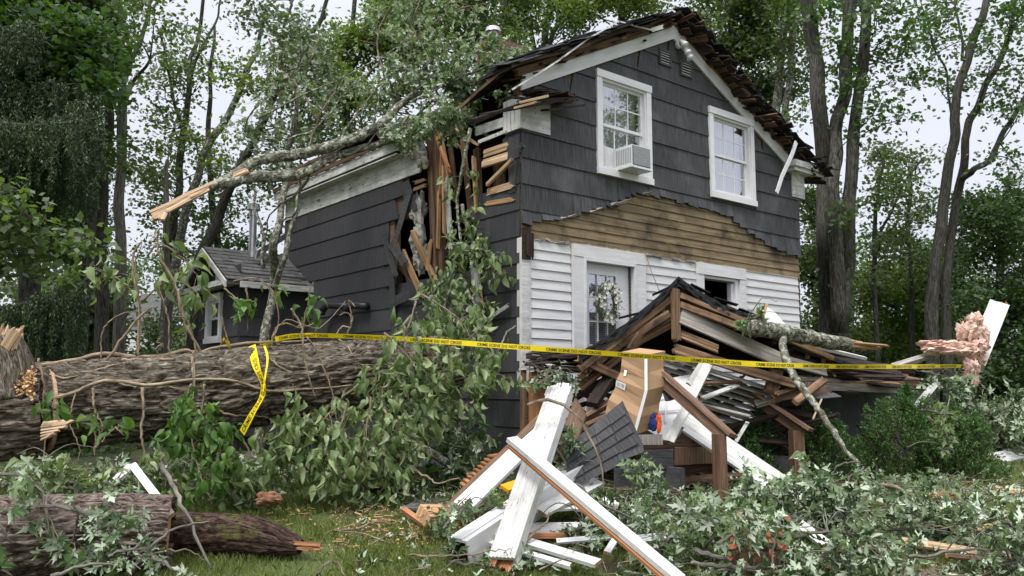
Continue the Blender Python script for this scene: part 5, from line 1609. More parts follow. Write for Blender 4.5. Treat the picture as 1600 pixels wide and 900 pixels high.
# foreground log and the dark tapered log
lg = thing('cut_log', 'thick rough-barked log at the lower left corner', 'log', PD(100, 890, 6.3))
bark_tube('log', [PD(-90, 842, 6.25), PD(60, 836, 6.3), PD(180, 830, 6.4), PD(268, 828, 6.5)], [.29, .285, .275, .26], M['bark_log'], lg, nu=180, nv=420, seed=21, ridge=.26, fv=1.7)
mb = MB(); a = PD(268, 828, 6.5); b = PD(260, 828, 6.49)
mb.tube([b - (a - b) * .6, a - (a - b) * .8], [.22, .215], 30); mb.build('end_grain', M['raw'], lg)
dl = thing('dark_log', 'dark wet log with moss on top and a broken orange tip', 'log', PD(380, 860, 6.9))
bark_tube('log', [PD(200, 832, 6.9), PD(300, 833, 6.85), PD(380, 835, 6.75), PD(430, 845, 6.7), PD(470, 855, 6.65)], [.17, .17, .15, .12, .055], M['bark_dark'], dl, nu=70, nv=170, seed=5, ridge=.14, big=.15)
mb = MB()
for i in range(9):
    mb.board(PD(437 + random.uniform(-6, 10), 846 + random.uniform(-4, 8), 6.62), PD(490 + random.uniform(-12, 14), 854 + random.uniform(-3, 5), 6.6), random.uniform(.015, .04), .02, up=(0, -1, random.uniform(-.5, 1)), jag=(.02, .05), k=2)
mb.build('broken_tip', M['orange'], dl)

# broken limb lying over the left eave
lm = thing('broken_limb', 'long mossy broken limb with a pale splintered end hanging over the left eave', 'branch', PD(500, 235, 11))
def L3(seq): return [PD(*s) for s in seq]
mb = MB()
mb.tube(smooth_path(L3([(330, 296, 10.1), (400, 252, 10.5), (455, 243, 10.7), (510, 230, 10.9), (567, 210, 11.1), (600, 190, 11.3), (627, 163, 11.5), (667, 140, 11.8)]), 40, .006, rs), [.045, .075, .075, .07, .055, .035], 14, rough=.12, seed=1)
mb.build('limb', M['bark_moss'], lm, smooth=True)
mb = MB()
mb.tube(smooth_path(L3([(345, 290, 10.1), (400, 276, 10.45), (450, 275, 10.6), (480, 268, 10.8), (520, 246, 11.0), (600, 222, 11.3), (660, 195, 11.6)]), 36, .006, rs), [.05, .075, .07, .06, .05, .03], 14, rough=.12, seed=4)
mb.build('limb', M['bark_moss'], lm, smooth=True)
mb = MB()
for sq, r in [([(530, 222, 11), (545, 195, 11.1), (575, 165, 11.2)], .02), ([(580, 205, 11.1), (590, 160, 11.2), (600, 120, 11.4)], .016), ([(452, 217, 10.9), (500, 195, 11), (535, 150, 11.1), (560, 125, 11.2)], .016), ([(520, 246, 11), (560, 235, 11.1), (600, 200, 11.2), (640, 185, 11.4)], .018), ([(600, 190, 11.3), (640, 150, 11.5), (700, 110, 11.8), (780, 60, 12.2)], .03), ([(640, 160, 11.5), (720, 120, 11.7), (800, 90, 12)], .02), ([(440, 250, 10.7), (436, 225, 10.8), (455, 190, 10.9)], .012), ([(400, 185, 11), (470, 150, 11.1), (560, 110, 11.4), (640, 60, 11.8)], .015), ([(470, 272, 10.8), (465, 330, 11), (430, 350, 11.2)], .02), ([(465, 300, 10.8), (420, 340, 11), (415, 400, 11.2)], .016)]:
    mb.tube(smooth_path(L3(sq), 12, .01, rs), [r, r * .4], 6, cap=False)
mb.build('side_branches', M['bark_moss'], lm, smooth=True)
mb = MB()
core = [(232, 340), (262, 326), (300, 307), (345, 284), (385, 268)]
for j in range(9):
    o = random.uniform(-1, 1)
    q = [PD(x + random.uniform(-3, 3) + (random.uniform(-4, 26) if i == 0 else 0), y + o * (9 - 1.6 * i) - (6 if i == 0 else 0) * 0, 10.0 + .08 * i + random.uniform(-.03, .03)) for i, (x, y) in enumerate(core)]
    for a, b in zip(q[:-1], q[1:]):
        mb.board(a, b + (b - a) * .04, random.uniform(.035, .06), .03, up=(random.uniform(-.3, .3), -1, .4), jag=(.02, .0), k=2)
mb.build('splintered_end', M['pale'], lm)

# silver-green maple boughs draped over the left roof
def bough(label, pts, d, n, seed, size=.105, spread=.45, mat='leaf_roof', group='maple boughs lying on the left roof', droop=.45):
    return leafy('maple_bough', label, 'branch', [[PD(x, y, d + .12 * i) for i, (x, y) in enumerate(p)] for p in pts], 'maple', n, size, spread, mat, seed=seed, group=group, droop=droop, r0=.018, bark='twig', minz=False, facing=.5)
bough('pale-leaved maple bough draped over the broken roof edge beside the chimney', [[(640, 190), (700, 140), (760, 100), (825, 85)], [(700, 140), (760, 120), (810, 100)], [(690, 150), (720, 110), (770, 60)]], 11.9, 620, 1, size=.12)
bough('maple bough with upturned silver leaves above the middle of the left roof', [[(600, 190), (640, 130), (680, 90), (720, 60)], [(640, 140), (670, 130), (720, 130)], [(620, 160), (640, 90), (650, 50)]], 11.7, 760, 2, size=.12)
bough('drooping maple bough hanging down over the torn corner', [[(660, 150), (700, 165), (735, 190)], [(640, 190), (680, 200), (700, 210)], [(640, 180), (620, 210), (650, 215)]], 11.0, 420, 3, size=.12, spread=.34, droop=.9)
bough('upper maple bough against the sky left of the chimney', [[(660, 150), (640, 60), (660, -10)], [(640, 70), (700, 20), (760, 5)], [(600, 120), (590, 60), (610, 10)]], 12.4, 420, 4)
bough('thin maple bough over the far end of the left eave', [[(480, 240), (500, 180), (540, 120)], [(500, 190), (470, 140), (440, 110)], [(540, 200), (580, 150), (600, 120)]], 11.6, 330, 5, size=.09)
bough('wilted maple bough hanging in front of the side wall over the wing', [[(420, 60), (440, 120), (430, 190)], [(440, 110), (480, 100), (500, 60)], [(420, 150), (390, 180), (380, 210)]], 12.2, 300, 6, size=.11, droop=.9)

# limb fallen across the porch roof
pl = thing('porch_limb', 'lichen-covered limb with an orange torn end lying across the porch roof', 'branch', PD(1260, 530, 9.8))
mb = MB()
mb.tube(smooth_path(L3([(1172, 512, 9.1), (1200, 516, 9.3), (1240, 522, 9.5), (1300, 535, 9.9), (1345, 543, 10.2), (1362, 545, 10.3)]), 34, .006, rs), [.07, .095, .085, .085, .075, .05], 16, rough=.2, seed=3)
mb.build('limb', M['bark_moss'], pl, smooth=True)
mb = MB()
for i in range(7):
    mb.board(PD(1325 + random.uniform(-5, 8), 533 + random.uniform(-2, 9), 10.0), PD(1372 + random.uniform(-15, 14), 541 + random.uniform(-3, 4), 10.2), .03, .025, up=(0, -.6, 1), jag=(.03, .05), k=2)
mb.build('torn_end', M['raw'], pl)
mb = MB()
mb.tube(smooth_path(L3([(1223, 522, 9.4), (1228, 555, 9.1), (1240, 585, 8.9), (1256, 612, 8.7), (1280, 640, 8.5), (1300, 672, 8.3), (1330, 712, 8.1), (1345, 728, 8.0)]), 40, .008, rs), [.045, .042, .036, .028, .016], 10, rough=.2, seed=8)
mb.build('hanging_branch', M['bark_moss'], pl, smooth=True)

# ------------------------------------------------------------------ loose sticks
def stick(label, seq, r, bark='twig', seed=0, group='loose broken branches on the lawn'):
    pts = smooth_path(L3(seq), 18, .006, np.random.default_rng(seed))
    o = MB(); o.tube(pts, [r, r * .8, r * .35], 7, rough=.2, seed=seed)
    m = o.build('fallen_branch', M[bark], None, smooth=True)
    return tag(m, label, 'branch', group)
stick('straight pale stick leaning over the dark log', [(250, 725, 6.6), (272, 760, 6.4), (295, 812, 6.2), (330, 888, 6.0)], .020, 'bark_light', 1)
stick('thin arching twig beside the leaning pale stick', [(200, 905, 5.9), (230, 870, 5.9), (290, 860, 6.0), (325, 880, 6.1)], .010, 'twig', 2)
stick('forked grey stick crossing the cut log', [(205, 895, 5.8), (240, 850, 5.8), (280, 825, 5.9), (330, 815, 6.1)], .014, 'bark_light', 3)
stick('dark curved twig on the grass below the orange tip', [(495, 900, 6.1), (510, 880, 6.1), (525, 878, 6.1), (540, 900, 6.0)], .009, 'twig', 4)
stick('mossy stub of branch on the lawn by the wood chips', [(578, 852, 6.95), (610, 838, 7.1), (640, 832, 7.2), (690, 828, 7.3)], .024, 'bark_moss', 5)
stick('long thin branch lying across the middle of the lawn', [(490, 835, 7.2), (560, 825, 7.3), (590, 815, 7.4), (620, 822, 7.4), (650, 812, 7.5)], .012, 'twig', 6)
stick('bare twig reaching from the vines toward the broken planks', [(598, 721, 8.2), (640, 732, 8.1), (670, 745, 8.0), (685, 755, 7.9), (718, 747, 7.8)], .013, 'vine', 7)
stick('dark limb sloping down beside the house wall', [(640, 690, 9.4), (680, 712, 9.1), (720, 735, 8.8), (750, 750, 8.6)], .055, 'bark_moss', 8)
stick('bare arching twig bowed over the broken white column', [(825, 632, 7.2), (850, 625, 7.1), (890, 640, 7.0), (920, 680, 6.9), (940, 730, 6.8), (945, 790, 6.8)], .015, 'twig', 9)
stick('thick crooked branch with a knot lying on the long white plank', [(825, 710, 6.75), (850, 738, 6.7), (880, 752, 6.65), (908, 760, 6.6), (918, 775, 6.6), (940, 790, 6.7), (1000, 815, 6.8), (1050, 850, 6.7)], .020, 'bark_light', 10)
stick('stick lying in the leaves along the bottom edge', [(1085, 860, 6.2), (1130, 872, 6.15), (1180, 878, 6.1), (1210, 888, 6.0)], .020, 'bark_light', 11)
stick('second stick just below it along the bottom edge', [(1080, 880, 6.1), (1130, 885, 6.0), (1200, 893, 5.95), (1250, 895, 5.9)], .018, 'bark_light', 12)
stick('thin upright shoot in front of the orange flowers', [(1205, 905, 5.8), (1207, 860, 5.85), (1212, 830, 5.9), (1220, 805, 6.0)], .009, 'bark_light', 13)
stick('long bowed branch over the leaf pile at right', [(1300, 762, 7.6), (1350, 756, 7.5), (1400, 762, 7.4), (1440, 785, 7.2), (1470, 805, 7.1), (1500, 815, 7.0)], .018, 'twig', 14)
stick('dark twig crossing the right leaf pile', [(1360, 806, 6.9), (1420, 812, 6.8), (1470, 822, 6.7), (1500, 830, 6.7)], .010, 'twig', 15)
stick('crooked twig leaning on the right shrub base', [(1300, 742, 8.0), (1310, 728, 7.9), (1330, 722, 7.8), (1345, 724, 7.8)], .012, 'bark_light', 16)
stick('stick lying below the pale board at right', [(1290, 868, 6.3), (1340, 862, 6.3), (1400, 866, 6.3)], .012, 'bark_light', 17)
stick('broken limb on the lawn under the drooping vine', [(585, 765, 8.4), (610, 768, 8.3), (650, 768, 8.2)], .045, 'bark_dark', 18)
stick('bare crooked twig standing in front of the dark siding', [(806, 510, 9.9), (790, 522, 9.8), (780, 545, 9.6), (760, 580, 9.5)], .014, 'bark_light', 19)
stick('thin twig hooked over the small white boards', [(640, 868, 6.4), (700, 868, 6.3), (760, 862, 6.3), (800, 858, 6.3)], .008, 'twig', 20)
stick('bent twig on the small white boards below the column', [(820, 845, 6.5), (850, 820, 6.6), (858, 800, 6.7)], .010, 'twig', 21)
stick('twig fork at the far left over the cut log', [(-10, 735, 6.2), (30, 745, 6.1), (60, 765, 6.0), (75, 800, 5.9), (90, 850, 5.9)], .010, 'twig', 22)
stick('second thin twig over the cut log', [(105, 790, 6.0), (150, 815, 5.95), (175, 835, 5.9), (200, 860, 5.8)], .009, 'twig', 23)

# ------------------------------------------------------------------ collapsed porch
random.seed(41)
def B(mb, a, b, w, t, up=(0, 0, 1), jag=(0, 0), k=1, m=0, mend=None):
    mb.board(PD(*a), PD(*b), w, t, up, jag, k, m, mend)

def plank(label, a, b, w, t, mat='white_worn', up=(0, -.6, 1), jag=(0, 0), k=1, name='plank', cat='board', group='broken boards in front of the porch', end='raw'):
    mb = MB(); B(mb, a, b, w, t, up, jag, k, 0, 1)
    o = mb.build(name, [M[mat], M[end]])
    return tag(o, label, cat, group)

pr = thing('porch_roof', 'collapsed dark gable roof of the porch with bare rafters sagging along the house front', 'porch roof', FP(1.5, 1.9, .5))
pk = PD(1060, 447, 9.4)
# left slope
lf_ = PD(905, 566, 9.0)
bk = np.array((.22, 1.55, -.02)); bkn = nrm(bk)
def slab(mb, a, b, depthv, th_, n=8, m=0, wob=.03):
    """roof sheet between a and b, running back by depthv, with a slightly uneven edge"""
    for i in range(n):
        p = a + (b - a) * i / n; q = a + (b - a) * (i + 1) / n
        w1, w2 = random.uniform(-wob, wob), random.uniform(-wob, wob)
        sag1 = -.06 * math.sin(math.pi * i / n); sag2 = -.06 * math.sin(math.pi * (i + 1) / n)
        mb.prism([p + ZZ * sag1 - nrm(depthv) * w1, q + ZZ * sag2 - nrm(depthv) * w1, q + ZZ * sag2 + depthv, p + ZZ * sag1 + depthv], (0, 0, -th_), m)
mb = MB()
slab(mb, pk, lf_, bk * 1.2, .05, 9)
for (A_, B_) in ((pk, lf_), (pk, PD(1185, 508, 9.6))):      # stacked shingle layers along both rakes
    K_ = 26
    for lay in range(4):
        prev = None
        for i in range(K_ + 1):
            f_ = i / K_
            p_ = A_ + (B_ - A_) * f_ + ZZ * (.012 + .024 * lay - .06 * math.sin(math.pi * f_) + .02 * vnoise(i * .5, lay * 3.3)) - bkn * (.02 + .07 * vnoise(i * .7 + lay * 5, 1.1))
            if prev is not None:
                q_ = bkn * .45 - ZZ * .02
                mb.prism([prev, p_, p_ + q_, prev + q_], (0, 0, -.03))
            prev = p_
slab(mb, pk, PD(1185, 508, 9.6), bk * 1.75, .05, 8)
slab(mb, PD(1185, 508, 9.6), PD(1300, 556, 10.2), bk * 1.9, .05, 7)
slab(mb, PD(1300, 556, 10.2), PD(1425, 583, 12.0), bk * .9, .05, 7)
for i in range(7):   # curled shingle edges
    f = random.random()
    p = (pk + (lf_ - pk) * f) if i % 2 else (pk + (PD(1185, 508, 9.6) - pk) * f)
    s_ = -1 if i % 2 else 1
    mb.board(p - bkn * .03 + ZZ * .10, p + bkn * random.uniform(.1, .2) + ZZ * .10, random.uniform(.2, .34), .008, up=nrm(ZZ + U * s_ * .5 + N * random.uniform(-.3, .3)))
mb.build('roof_shingles', M['roof'], pr)
mb = MB()
# left rake board, second board and rafters with underside boards
for dz, w, t, off in ((-.07, .07, .06, 0), (-.15, .06, .05, .1), (-.26, .09, .04, .22)):
    mb.board(pk + ZZ * dz + bkn * off, lf_ + ZZ * dz + bkn * off, w, t, up=N, jag=(.02, .05), k=2)
for f in np.linspace(.06, .95, 9):
    p = pk + (lf_ - pk) * f - ZZ * .10
    mb.board(p, p + bk, .05, .10, jag=(0, 0))
for i in range(12):
    off = .08 + .12 * i
    mb.board(pk + bkn * off - ZZ * .085, lf_ + bkn * off - ZZ * .085, .115, .02, up=nrm(ZZ - U * .8))
mb.build('left_rafters', M['aged'], pr)
mb = MB()
B(mb, (1062, 476, 9.35), (1185, 522, 9.5), .07, .05, N); B(mb, (1062, 462, 9.37), (1188, 512, 9.55), .06, .06, N)
B(mb, (1188, 512, 9.55), (1300, 560, 10.2), .06, .06, N)
B(mb, (1056, 545, 9.3), (1240, 600, 9.7), .10, .06, N, (.05, .1), 3)
B(mb, (1058, 520, 9.35), (1120, 545, 9.4), .09, .05, N, (.05, .1), 3)
B(mb, (1055, 452, 9.33), (1057, 530, 9.28), .10, .06, N, (.02, .06), 3)
B(mb, (1045, 490, 9.3), (935, 560, 9.15), .07, .05, N, (.03, .06), 3)
B(mb, (1000, 522, 9.2), (985, 545, 9.2), .07, .05, N, (.03, .06), 3)
B(mb, (1050, 505, 9.4), (955, 555, 9.6), .10, .03, N, (.03, .06), 3)
B(mb, (905, 560, 9.0), (965, 588, 9.3), .09, .05, N, (.06, .08), 3)
B(mb, (1240, 600, 9.7), (1440, 600, 11.8), .08, .05, N, (.05, .1), 3)
for i in range(9):
    f = i / 9
    a = pk + (PD(1300, 556, 10.2) - pk) * (f + .05) - ZZ * .12
    mb.board(a, a + bk * .9, .05, .10)
mb.build('broken_rafters', M['aged'], pr)
mb = MB()
# grey-green soffit boards on the right
B(mb, (1064, 494, 9.33), (1232, 568, 9.75), .19, .03, nrm(N + ZZ * .2), (.02, .05), 3)
B(mb, (1232, 565, 9.75), (1290, 580, 10.1), .12, .03, nrm(N + ZZ * .2), (.02, .05), 3)
mb.build('soffit_board', M['greywood'], pr)
mb = MB()
B(mb, (1080, 468, 9.42), (1215, 528, 9.7), .05, .04, nrm(ZZ + N * .5)); B(mb, (1215, 528, 9.7), (1352, 560, 11.2), .05, .04, nrm(ZZ + N * .5))
mb.build('gutter_edge', M['alu'], pr)
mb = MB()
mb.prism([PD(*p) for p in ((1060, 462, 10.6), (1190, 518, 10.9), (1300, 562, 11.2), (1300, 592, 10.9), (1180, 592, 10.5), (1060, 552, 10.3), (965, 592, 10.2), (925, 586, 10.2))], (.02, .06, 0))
mb.build('shade_backing', M['dark'], pr)  # added dark sheet behind the rafters; its colour stands in for porch shade
mb = MB()   # white ceiling boards hanging beneath
q = random.Random(9)
for i in range(8):
    B(mb, (1040 - i * 3, 556 + i * 9, 9.5 + .1 * i), (1215 - i * 8, 612 + i * 7, 9.9 + .06 * i), .085, .02, nrm(ZZ * .8 + N * .6), (.03, .1), 2)
mb.build('ceiling_boards', M['white_rot'], pr)
mb = MB()   # torn left end of the porch roof
for i in range(42):
    a = (q.uniform(818, 900), q.uniform(548, 575), q.uniform(9.2, 10.0))
    B(mb, a, (a[0] + q.uniform(20, 70), a[1] + q.uniform(-6, 16), a[2] + q.uniform(-.2, .2)), q.uniform(.06, .16), .014, (q.uniform(-.3, .3), q.uniform(-.3, 0), 1), (.04, .08), 3)
mb.build('crushed_roof_end', M['dark'], pr)
mb = MB()
B(mb, (812, 577, 9.7), (880, 574, 9.5), .05, .02, (0, 0, 1)); B(mb, (825, 566, 9.6), (905, 578, 9.3), .06, .02, (0, -.4, 1), (.05, .1), 3)
mb.build('crushed_fascia', M['white_rot'], pr)
mb = MB()   # ragged layers where the right part pancaked
for i in range(15):
    a = (q.uniform(1220, 1380), 0, 0); x = a[0]
    y = 562 + (x - 1220) * .14 + q.uniform(-6, 26); d = 9.9 + (x - 1220) * .011 + q.uniform(-.2, .3)
    B(mb, (x, y, d), (x + q.uniform(60, 160), y + q.uniform(0, 14), d + q.uniform(.1, .5)), q.uniform(.03, .12), .016, (q.uniform(-.3, .3), -.3, 1), (.05, .1), 3, q.choice([0, 0, 1]))
for (p_, q_, w_, mm_) in (((1225, 548, 9.9), (1405, 582, 11.6), .20, 0), ((1235, 566, 9.95), (1420, 590, 11.8), .16, 1), ((1215, 574, 9.8), (1330, 586, 10.8), .13, 0), ((1290, 560, 10.3), (1425, 580, 12.0), .10, 0), ((1330, 578, 10.8), (1440, 596, 12.0), .10, 1)):
    B(mb, p_, q_, w_, .03, nrm(ZZ * .6 + N * .8), (.10, .2), 5, mm_)
mb.build('pancaked_layers', [M['dark'], M['aged']], pr)

# beam and low side wall of the porch
pw = thing('porch_side_wall', 'low dark grey shingled porch wall under a weathered white beam at right', 'wall', FP(5.2, 1.9, .5))
mb = MB()
for zb in [0.45 + .30 * i for i in range(5)]:
    x = 2.75
    while x < 6.9:
        e = min(6.9, x + q.choice([.6, .9, 1.2])); zt = min(zb + .31, 1.62)
        if zt > zb: course_piece(mb, lambda a, n, z: FP(a, 1.9 + n, z), x, e - .003, zb, zt)
        x = e
mb.build('shingles', M['shingle'], pw)
mb = MB(); qbox(mb, FP, 2.75, 6.9, 1.75, 1.898, .4, 1.6); mb.build('wall_core', M['old'], pw)
mb = MB()
B(mb, (1240, 592, 9.95), (1445, 607, 12.2), .13, .07, nrm(ZZ + N * .8), (.15, .1), 5); B(mb, (1262, 584, 10.2), (1400, 596, 11.6), .06, .05, nrm(ZZ + N * .8), (.1, .1), 3)
B(mb, (1262, 602, 9.8), (1448, 611, 12.1), .05, .09, nrm(ZZ + N * .2), (.15, .1), 2)
mb.build('beam', M['greywood'], pw)
mb = MB(); 
for (x, y, d) in ((1340, 590, 10.9), (1298, 585, 10.5)): mb.cbox(PD(x, y, d), .10, .07, .06)
mb.build('block', M['greywood'], pw)

# ------------------------------------------------------------------ porch deck and stairs
ps = thing('porch_steps', 'brown wooden porch steps with two broken handrails on square posts', 'steps', PD(1180, 770, 8.8))
mb = MB(); qbox(mb, FP, -.1, 6.4, .1, 1.75, .86, .98); mb.build('deck', M['brown'], ps)
P1 = PD(1128, 0, 8.0); P2 = PD(1249, 0, 9.6)
def post(x, yb, yt, d, w=.105):
    b = PD(x, yb, d); t = PD(x, yt, d); b[2] = float(ground_z(b[0], b[1])) - .05
    mb = MB(); mb.box(np.array((b[0] - w / 2, d - w / 2, b[2])), ZZ * (t[2] - b[2]), (w, .15 * w, 0), (-.15 * w, w, 0)); return mb
post(1128, 785, 678, 8.0).build('newel_post', M['brown'], ps); post(1249, 755, 672, 9.6, .13).build('newel_post', M['brown'], ps)
mb = MB(); B(mb, (1146, 681, 7.95), (1030, 577, 8.75), .14, .035, nrm(ZZ + np.array((.75, -.4, 0))), (0, .02), 1); mb.build('handrail', M['brown_worn'], ps)
mb = MB(); B(mb, (1132, 684, 8.0), (1024, 588, 8.75), .035, .09, nrm(ZZ + np.array((.75, -.4, 0))), (0, .02), 1); mb.build('rail_support', M['brown'], ps)
mb = MB(); B(mb, (1267, 672, 9.5), (1152, 595, 10.1), .15, .035, nrm(ZZ + np.array((.7, -.4, 0)))); mb.build('handrail', M['brown_worn'], ps)
mb = MB(); B(mb, (1252, 676, 9.6), (1150, 604, 10.1), .035, .09, nrm(ZZ + np.array((.7, -.4, 0)))); mb.build('rail_support', M['brown'], ps)
for i in range(3):
    mb = MB(); z = .92 - .17 * (i + 1); n0 = 1.75 + .26 * i
    qbox(mb, FP, -.05, 1.95, n0, n0 + .30, z, z + .04); mb.build('tread', M['brown'], ps)
    mb = MB(); qbox(mb, FP, -.03, 1.93, n0 + .02, n0 + .04, z - .16, z - .002); mb.build('riser', M['brown'], ps)
mb = MB(); qbox(mb, FP, -.12, -.04, 1.7, 2.6, .35, .80); mb.build('stringer', M['shingle'], ps)
mb = MB(); qbox(mb, FP, 1.96, 2.04, 1.7, 2.6, .35, .80); mb.build('stringer', M['shingle'], ps)

# things heaped on the porch
def box_thing(name, label, cat, pts, depthv, mat, group=None):
    """prism thing from a pixel outline at given depths"""
    mb = MB(); mb.prism([PD(*p) for p in pts], depthv); o = mb.build(name, M[mat]); return tag(o, label, cat, group)

cb = thing('cardboard_box', 'tall crumpled brown cardboard box standing under the porch gable', 'box', PD(985, 685, 8.55))
mb = MB()
n = 9; Lp = []; Rp = []
for i in range(n + 1):
    f = i / n
    Lp.append(PD(970 - 19 * f + random.uniform(-2, 2) + 5 * math.sin(f * 5), 550 + 95 * f, 8.6 + random.uniform(-.02, .02)))
    Rp.append(PD(1010 - 14 * f + 5 * math.sin(f * 4) + random.uniform(-2, 2), 555 + 125 * f, 8.45 + random.uniform(-.02, .02)))
Q_ = [p + np.array((.22, .20, .05)) + np.array((random.uniform(-.02, .02), 0, 0)) for p in Rp]
O_ = [p + np.array((.22, .20, .05)) for p in Lp]
vs = Lp + Rp + Q_ + O_; m_ = n + 1
fs = []; uv = []
for s0, s1 in ((0, 1), (1, 2), (2, 3), (3, 0)):
    for i in range(n):
        fs.append((s0 * m_ + i, s0 * m_ + i + 1, s1 * m_ + i + 1, s1 * m_ + i)); uv.append([(0, i * .1), (0, i * .1 + .1), (.3, i * .1 + .1), (.3, i * .1)])
fs += [(0, m_, 2 * m_, 3 * m_), (n, m_ + n, 2 * m_ + n, 3 * m_ + n)]; uv += [[(0, 0), (.3, 0), (.3, .3), (0, .3)]] * 2
mb.add(vs, fs, uv); mb.build('carton', M['cardboard'], cb)
def face_patch(f0, f1, g0, g1, lift=.006):
    def pt(f, g):
        i = f * n; a = int(min(i, n - 1)); u = i - a
        l = Lp[a] * (1 - u) + Lp[a + 1] * u; r = Rp[a] * (1 - u) + Rp[a + 1] * u
        return l * (1 - g) + r * g + np.array((-.005, -lift, 0))
    return [pt(f0, g0), pt(f0, g1), pt(f1, g1), pt(f1, g0)]
mb = MB(); mb.add(face_patch(.22, .30, .02, .98), [(0, 1, 2, 3)]); mb.build('packing_tape', M['tape_brown'], cb)
mb = MB(); mb.add(face_patch(.46, .56, .0, .34, .008), [(0, 1, 2, 3)]); lb_ = mb.build('paper_label', M['paper'], cb)
mb = MB()
for i in range(7): g_ = .06 + i * .035; mb.add(face_patch(.485, .535, g_, g_ + random.choice([.012, .02]), .010), [(0, 1, 2, 3)])
mb.build('barcode', M['ink'], lb_)
mb = MB(); mb.add(face_patch(.27, .36, .16, .26, .009), [(0, 1, 2, 3)]); mb.build('paper_label', M['paper'], cb)
mb = MB(); mb.board(Rp[0] + np.array((0, -.012, 0)), Rp[4] + np.array((0, -.012, 0)), .03, .006, up=(0, -1, 0)); mb.board(Rp[4] + np.array((0, -.012, 0)), Rp[9] + np.array((0, -.012, 0)), .03, .006, up=(0, -1, 0)); mb.build('edge_tape', M['paper'], cb)

# white panelled door lying askew
dr = thing('fallen_door', 'white panelled door lying askew behind the cardboard box', 'door', PD(1060, 690, 9.0))
c_ = [PD(1012, 598, 9.3), PD(1078, 585, 9.5), PD(1092, 640, 9.1), PD(1048, 694, 8.8), PD(1012, 672, 8.9)]
mb = MB(); mb.prism(c_, np.array((.03, .05, .0))); mb.build('door_leaf', M['vinyl'], dr)
mb = MB()
B(mb, (1106, 570, 9.1), (1046, 690, 8.75), .10, .05, (-.4, -1, .2), (.02, .02), 2); mb.build('door_edge', M['white_worn'], dr)
mb = MB()
B(mb, (1016, 622, 9.1), (1070, 612, 9.25), .02, .012, (0, -1, .2)); B(mb, (1015, 645, 9.0), (1068, 640, 9.1), .02, .012, (0, -1, .2)); B(mb, (1040, 612, 9.15), (1040, 660, 8.95), .02, .012, (0, -1, .2))
mb.build('moulding', M['vinyl'], dr)

# grey shingle panel in the middle
gp = thing('wall_fragment', 'torn slab of dark grey wall shingles leaning on the steps beside the cardboard box', 'panel', PD(940, 740, 7.7))
pan = [(883, 700), (972, 628), (988, 662), (1003, 694), (1006, 704), (975, 716), (968, 724), (930, 745), (886, 766)]
def pdp(x, y): return PD(x, y, 7.75 - (y - 690) * .0025 + (x - 940) * .0025)
mb = MB(); mb.prism([pdp(x, y) for x, y in pan], (.01, .04, .01)); mb.build('backing', M['shingle'], gp)
mb = MB()
for i in range(5):
    f0, f1 = i / 5, (i + 1) / 5
    l0 = np.array((883 + 2 * f0, 700 + 66 * f0)); l1 = np.array((883 + 2 * f1, 700 + 66 * f1))
    r0 = np.array((972 + 32 * f0, 628 + 78 * f0)); r1 = np.array((972 + 32 * f1, 628 + 78 * f1))
    for j in range(4):
        g0, g1 = j / 4, (j + 1) / 4 - .008
        if i == 4 and j == 3: continue
        k_ = [l0 * (1 - g0) + r0 * g0, l0 * (1 - g1) + r0 * g1, l1 * (1 - g1) + r1 * g1, l1 * (1 - g0) + r1 * g0]
        dy = random.uniform(-1.5, 1.5)
        pp = [pdp(p[0], p[1] + dy) + np.array((0, -.008 if n_ < 2 else -.028, 0)) for n_, p in enumerate(k_)]
        c_n = len(mb.v)
        mb.prism(pp, (.0, .006, .002))
mb.build('shingle_rows', M['shingle'], gp)
for lab, pts in (('small dark grey shingle piece jutting toward the handrail', [(968, 697, 7.8), (1000, 694, 7.9), (1006, 706, 7.85), (965, 722, 7.7)]),
                 ('grey shingle fragment under the leaning slab', [(960, 716, 7.75), (1003, 724, 7.8), (1000, 735, 7.75), (962, 732, 7.7)])):
    box_thing('shingle_fragment', lab, 'shingle', pts, (0, .03, .02), 'shingle', 'torn shingles in the heap')
box_thing('wood_panel', 'reddish brown triangular wood panel behind the white column', 'panel', [(882, 664, 8.3), (898, 622, 8.5), (915, 650, 8.4), (902, 690, 8.2)], (.02, .04, 0), 'brown')

# orange plywood leaning on the corner
pwd = thing('plywood_sheet', 'torn orange plywood sheet standing against the house corner', 'panel', PD(838, 680, 9.4))
mb = MB(); out_ = [(826, 683), (826, 582), (846, 578), (860, 582), (866, 600), (864, 640), (850, 668), (838, 683)]
mb.prism([PD(x, y, 9.5) for x, y in out_], (.02, .03, 0)); mb.build('sheet', M['orange'], pwd)
mb = MB()
B(mb, (817, 690, 9.6), (818, 576, 9.7), .07, .05, (0, -1, 0), (.02, .03), 2); mb.build('side_stud', M['old'], pwd)
mb = MB()
for i in range(26):
    x, y = 846 + random.uniform(-12, 10), 585 + random.uniform(-8, 12)
    B(mb, (x, y, 9.42), (x + random.uniform(-10, 10), y + random.uniform(-6, 10), 9.3), .02, .008, (random.uniform(-1, 1), -1, .5), (.01, .03), 2)
mb.build('splinters', M['orange'], pwd)

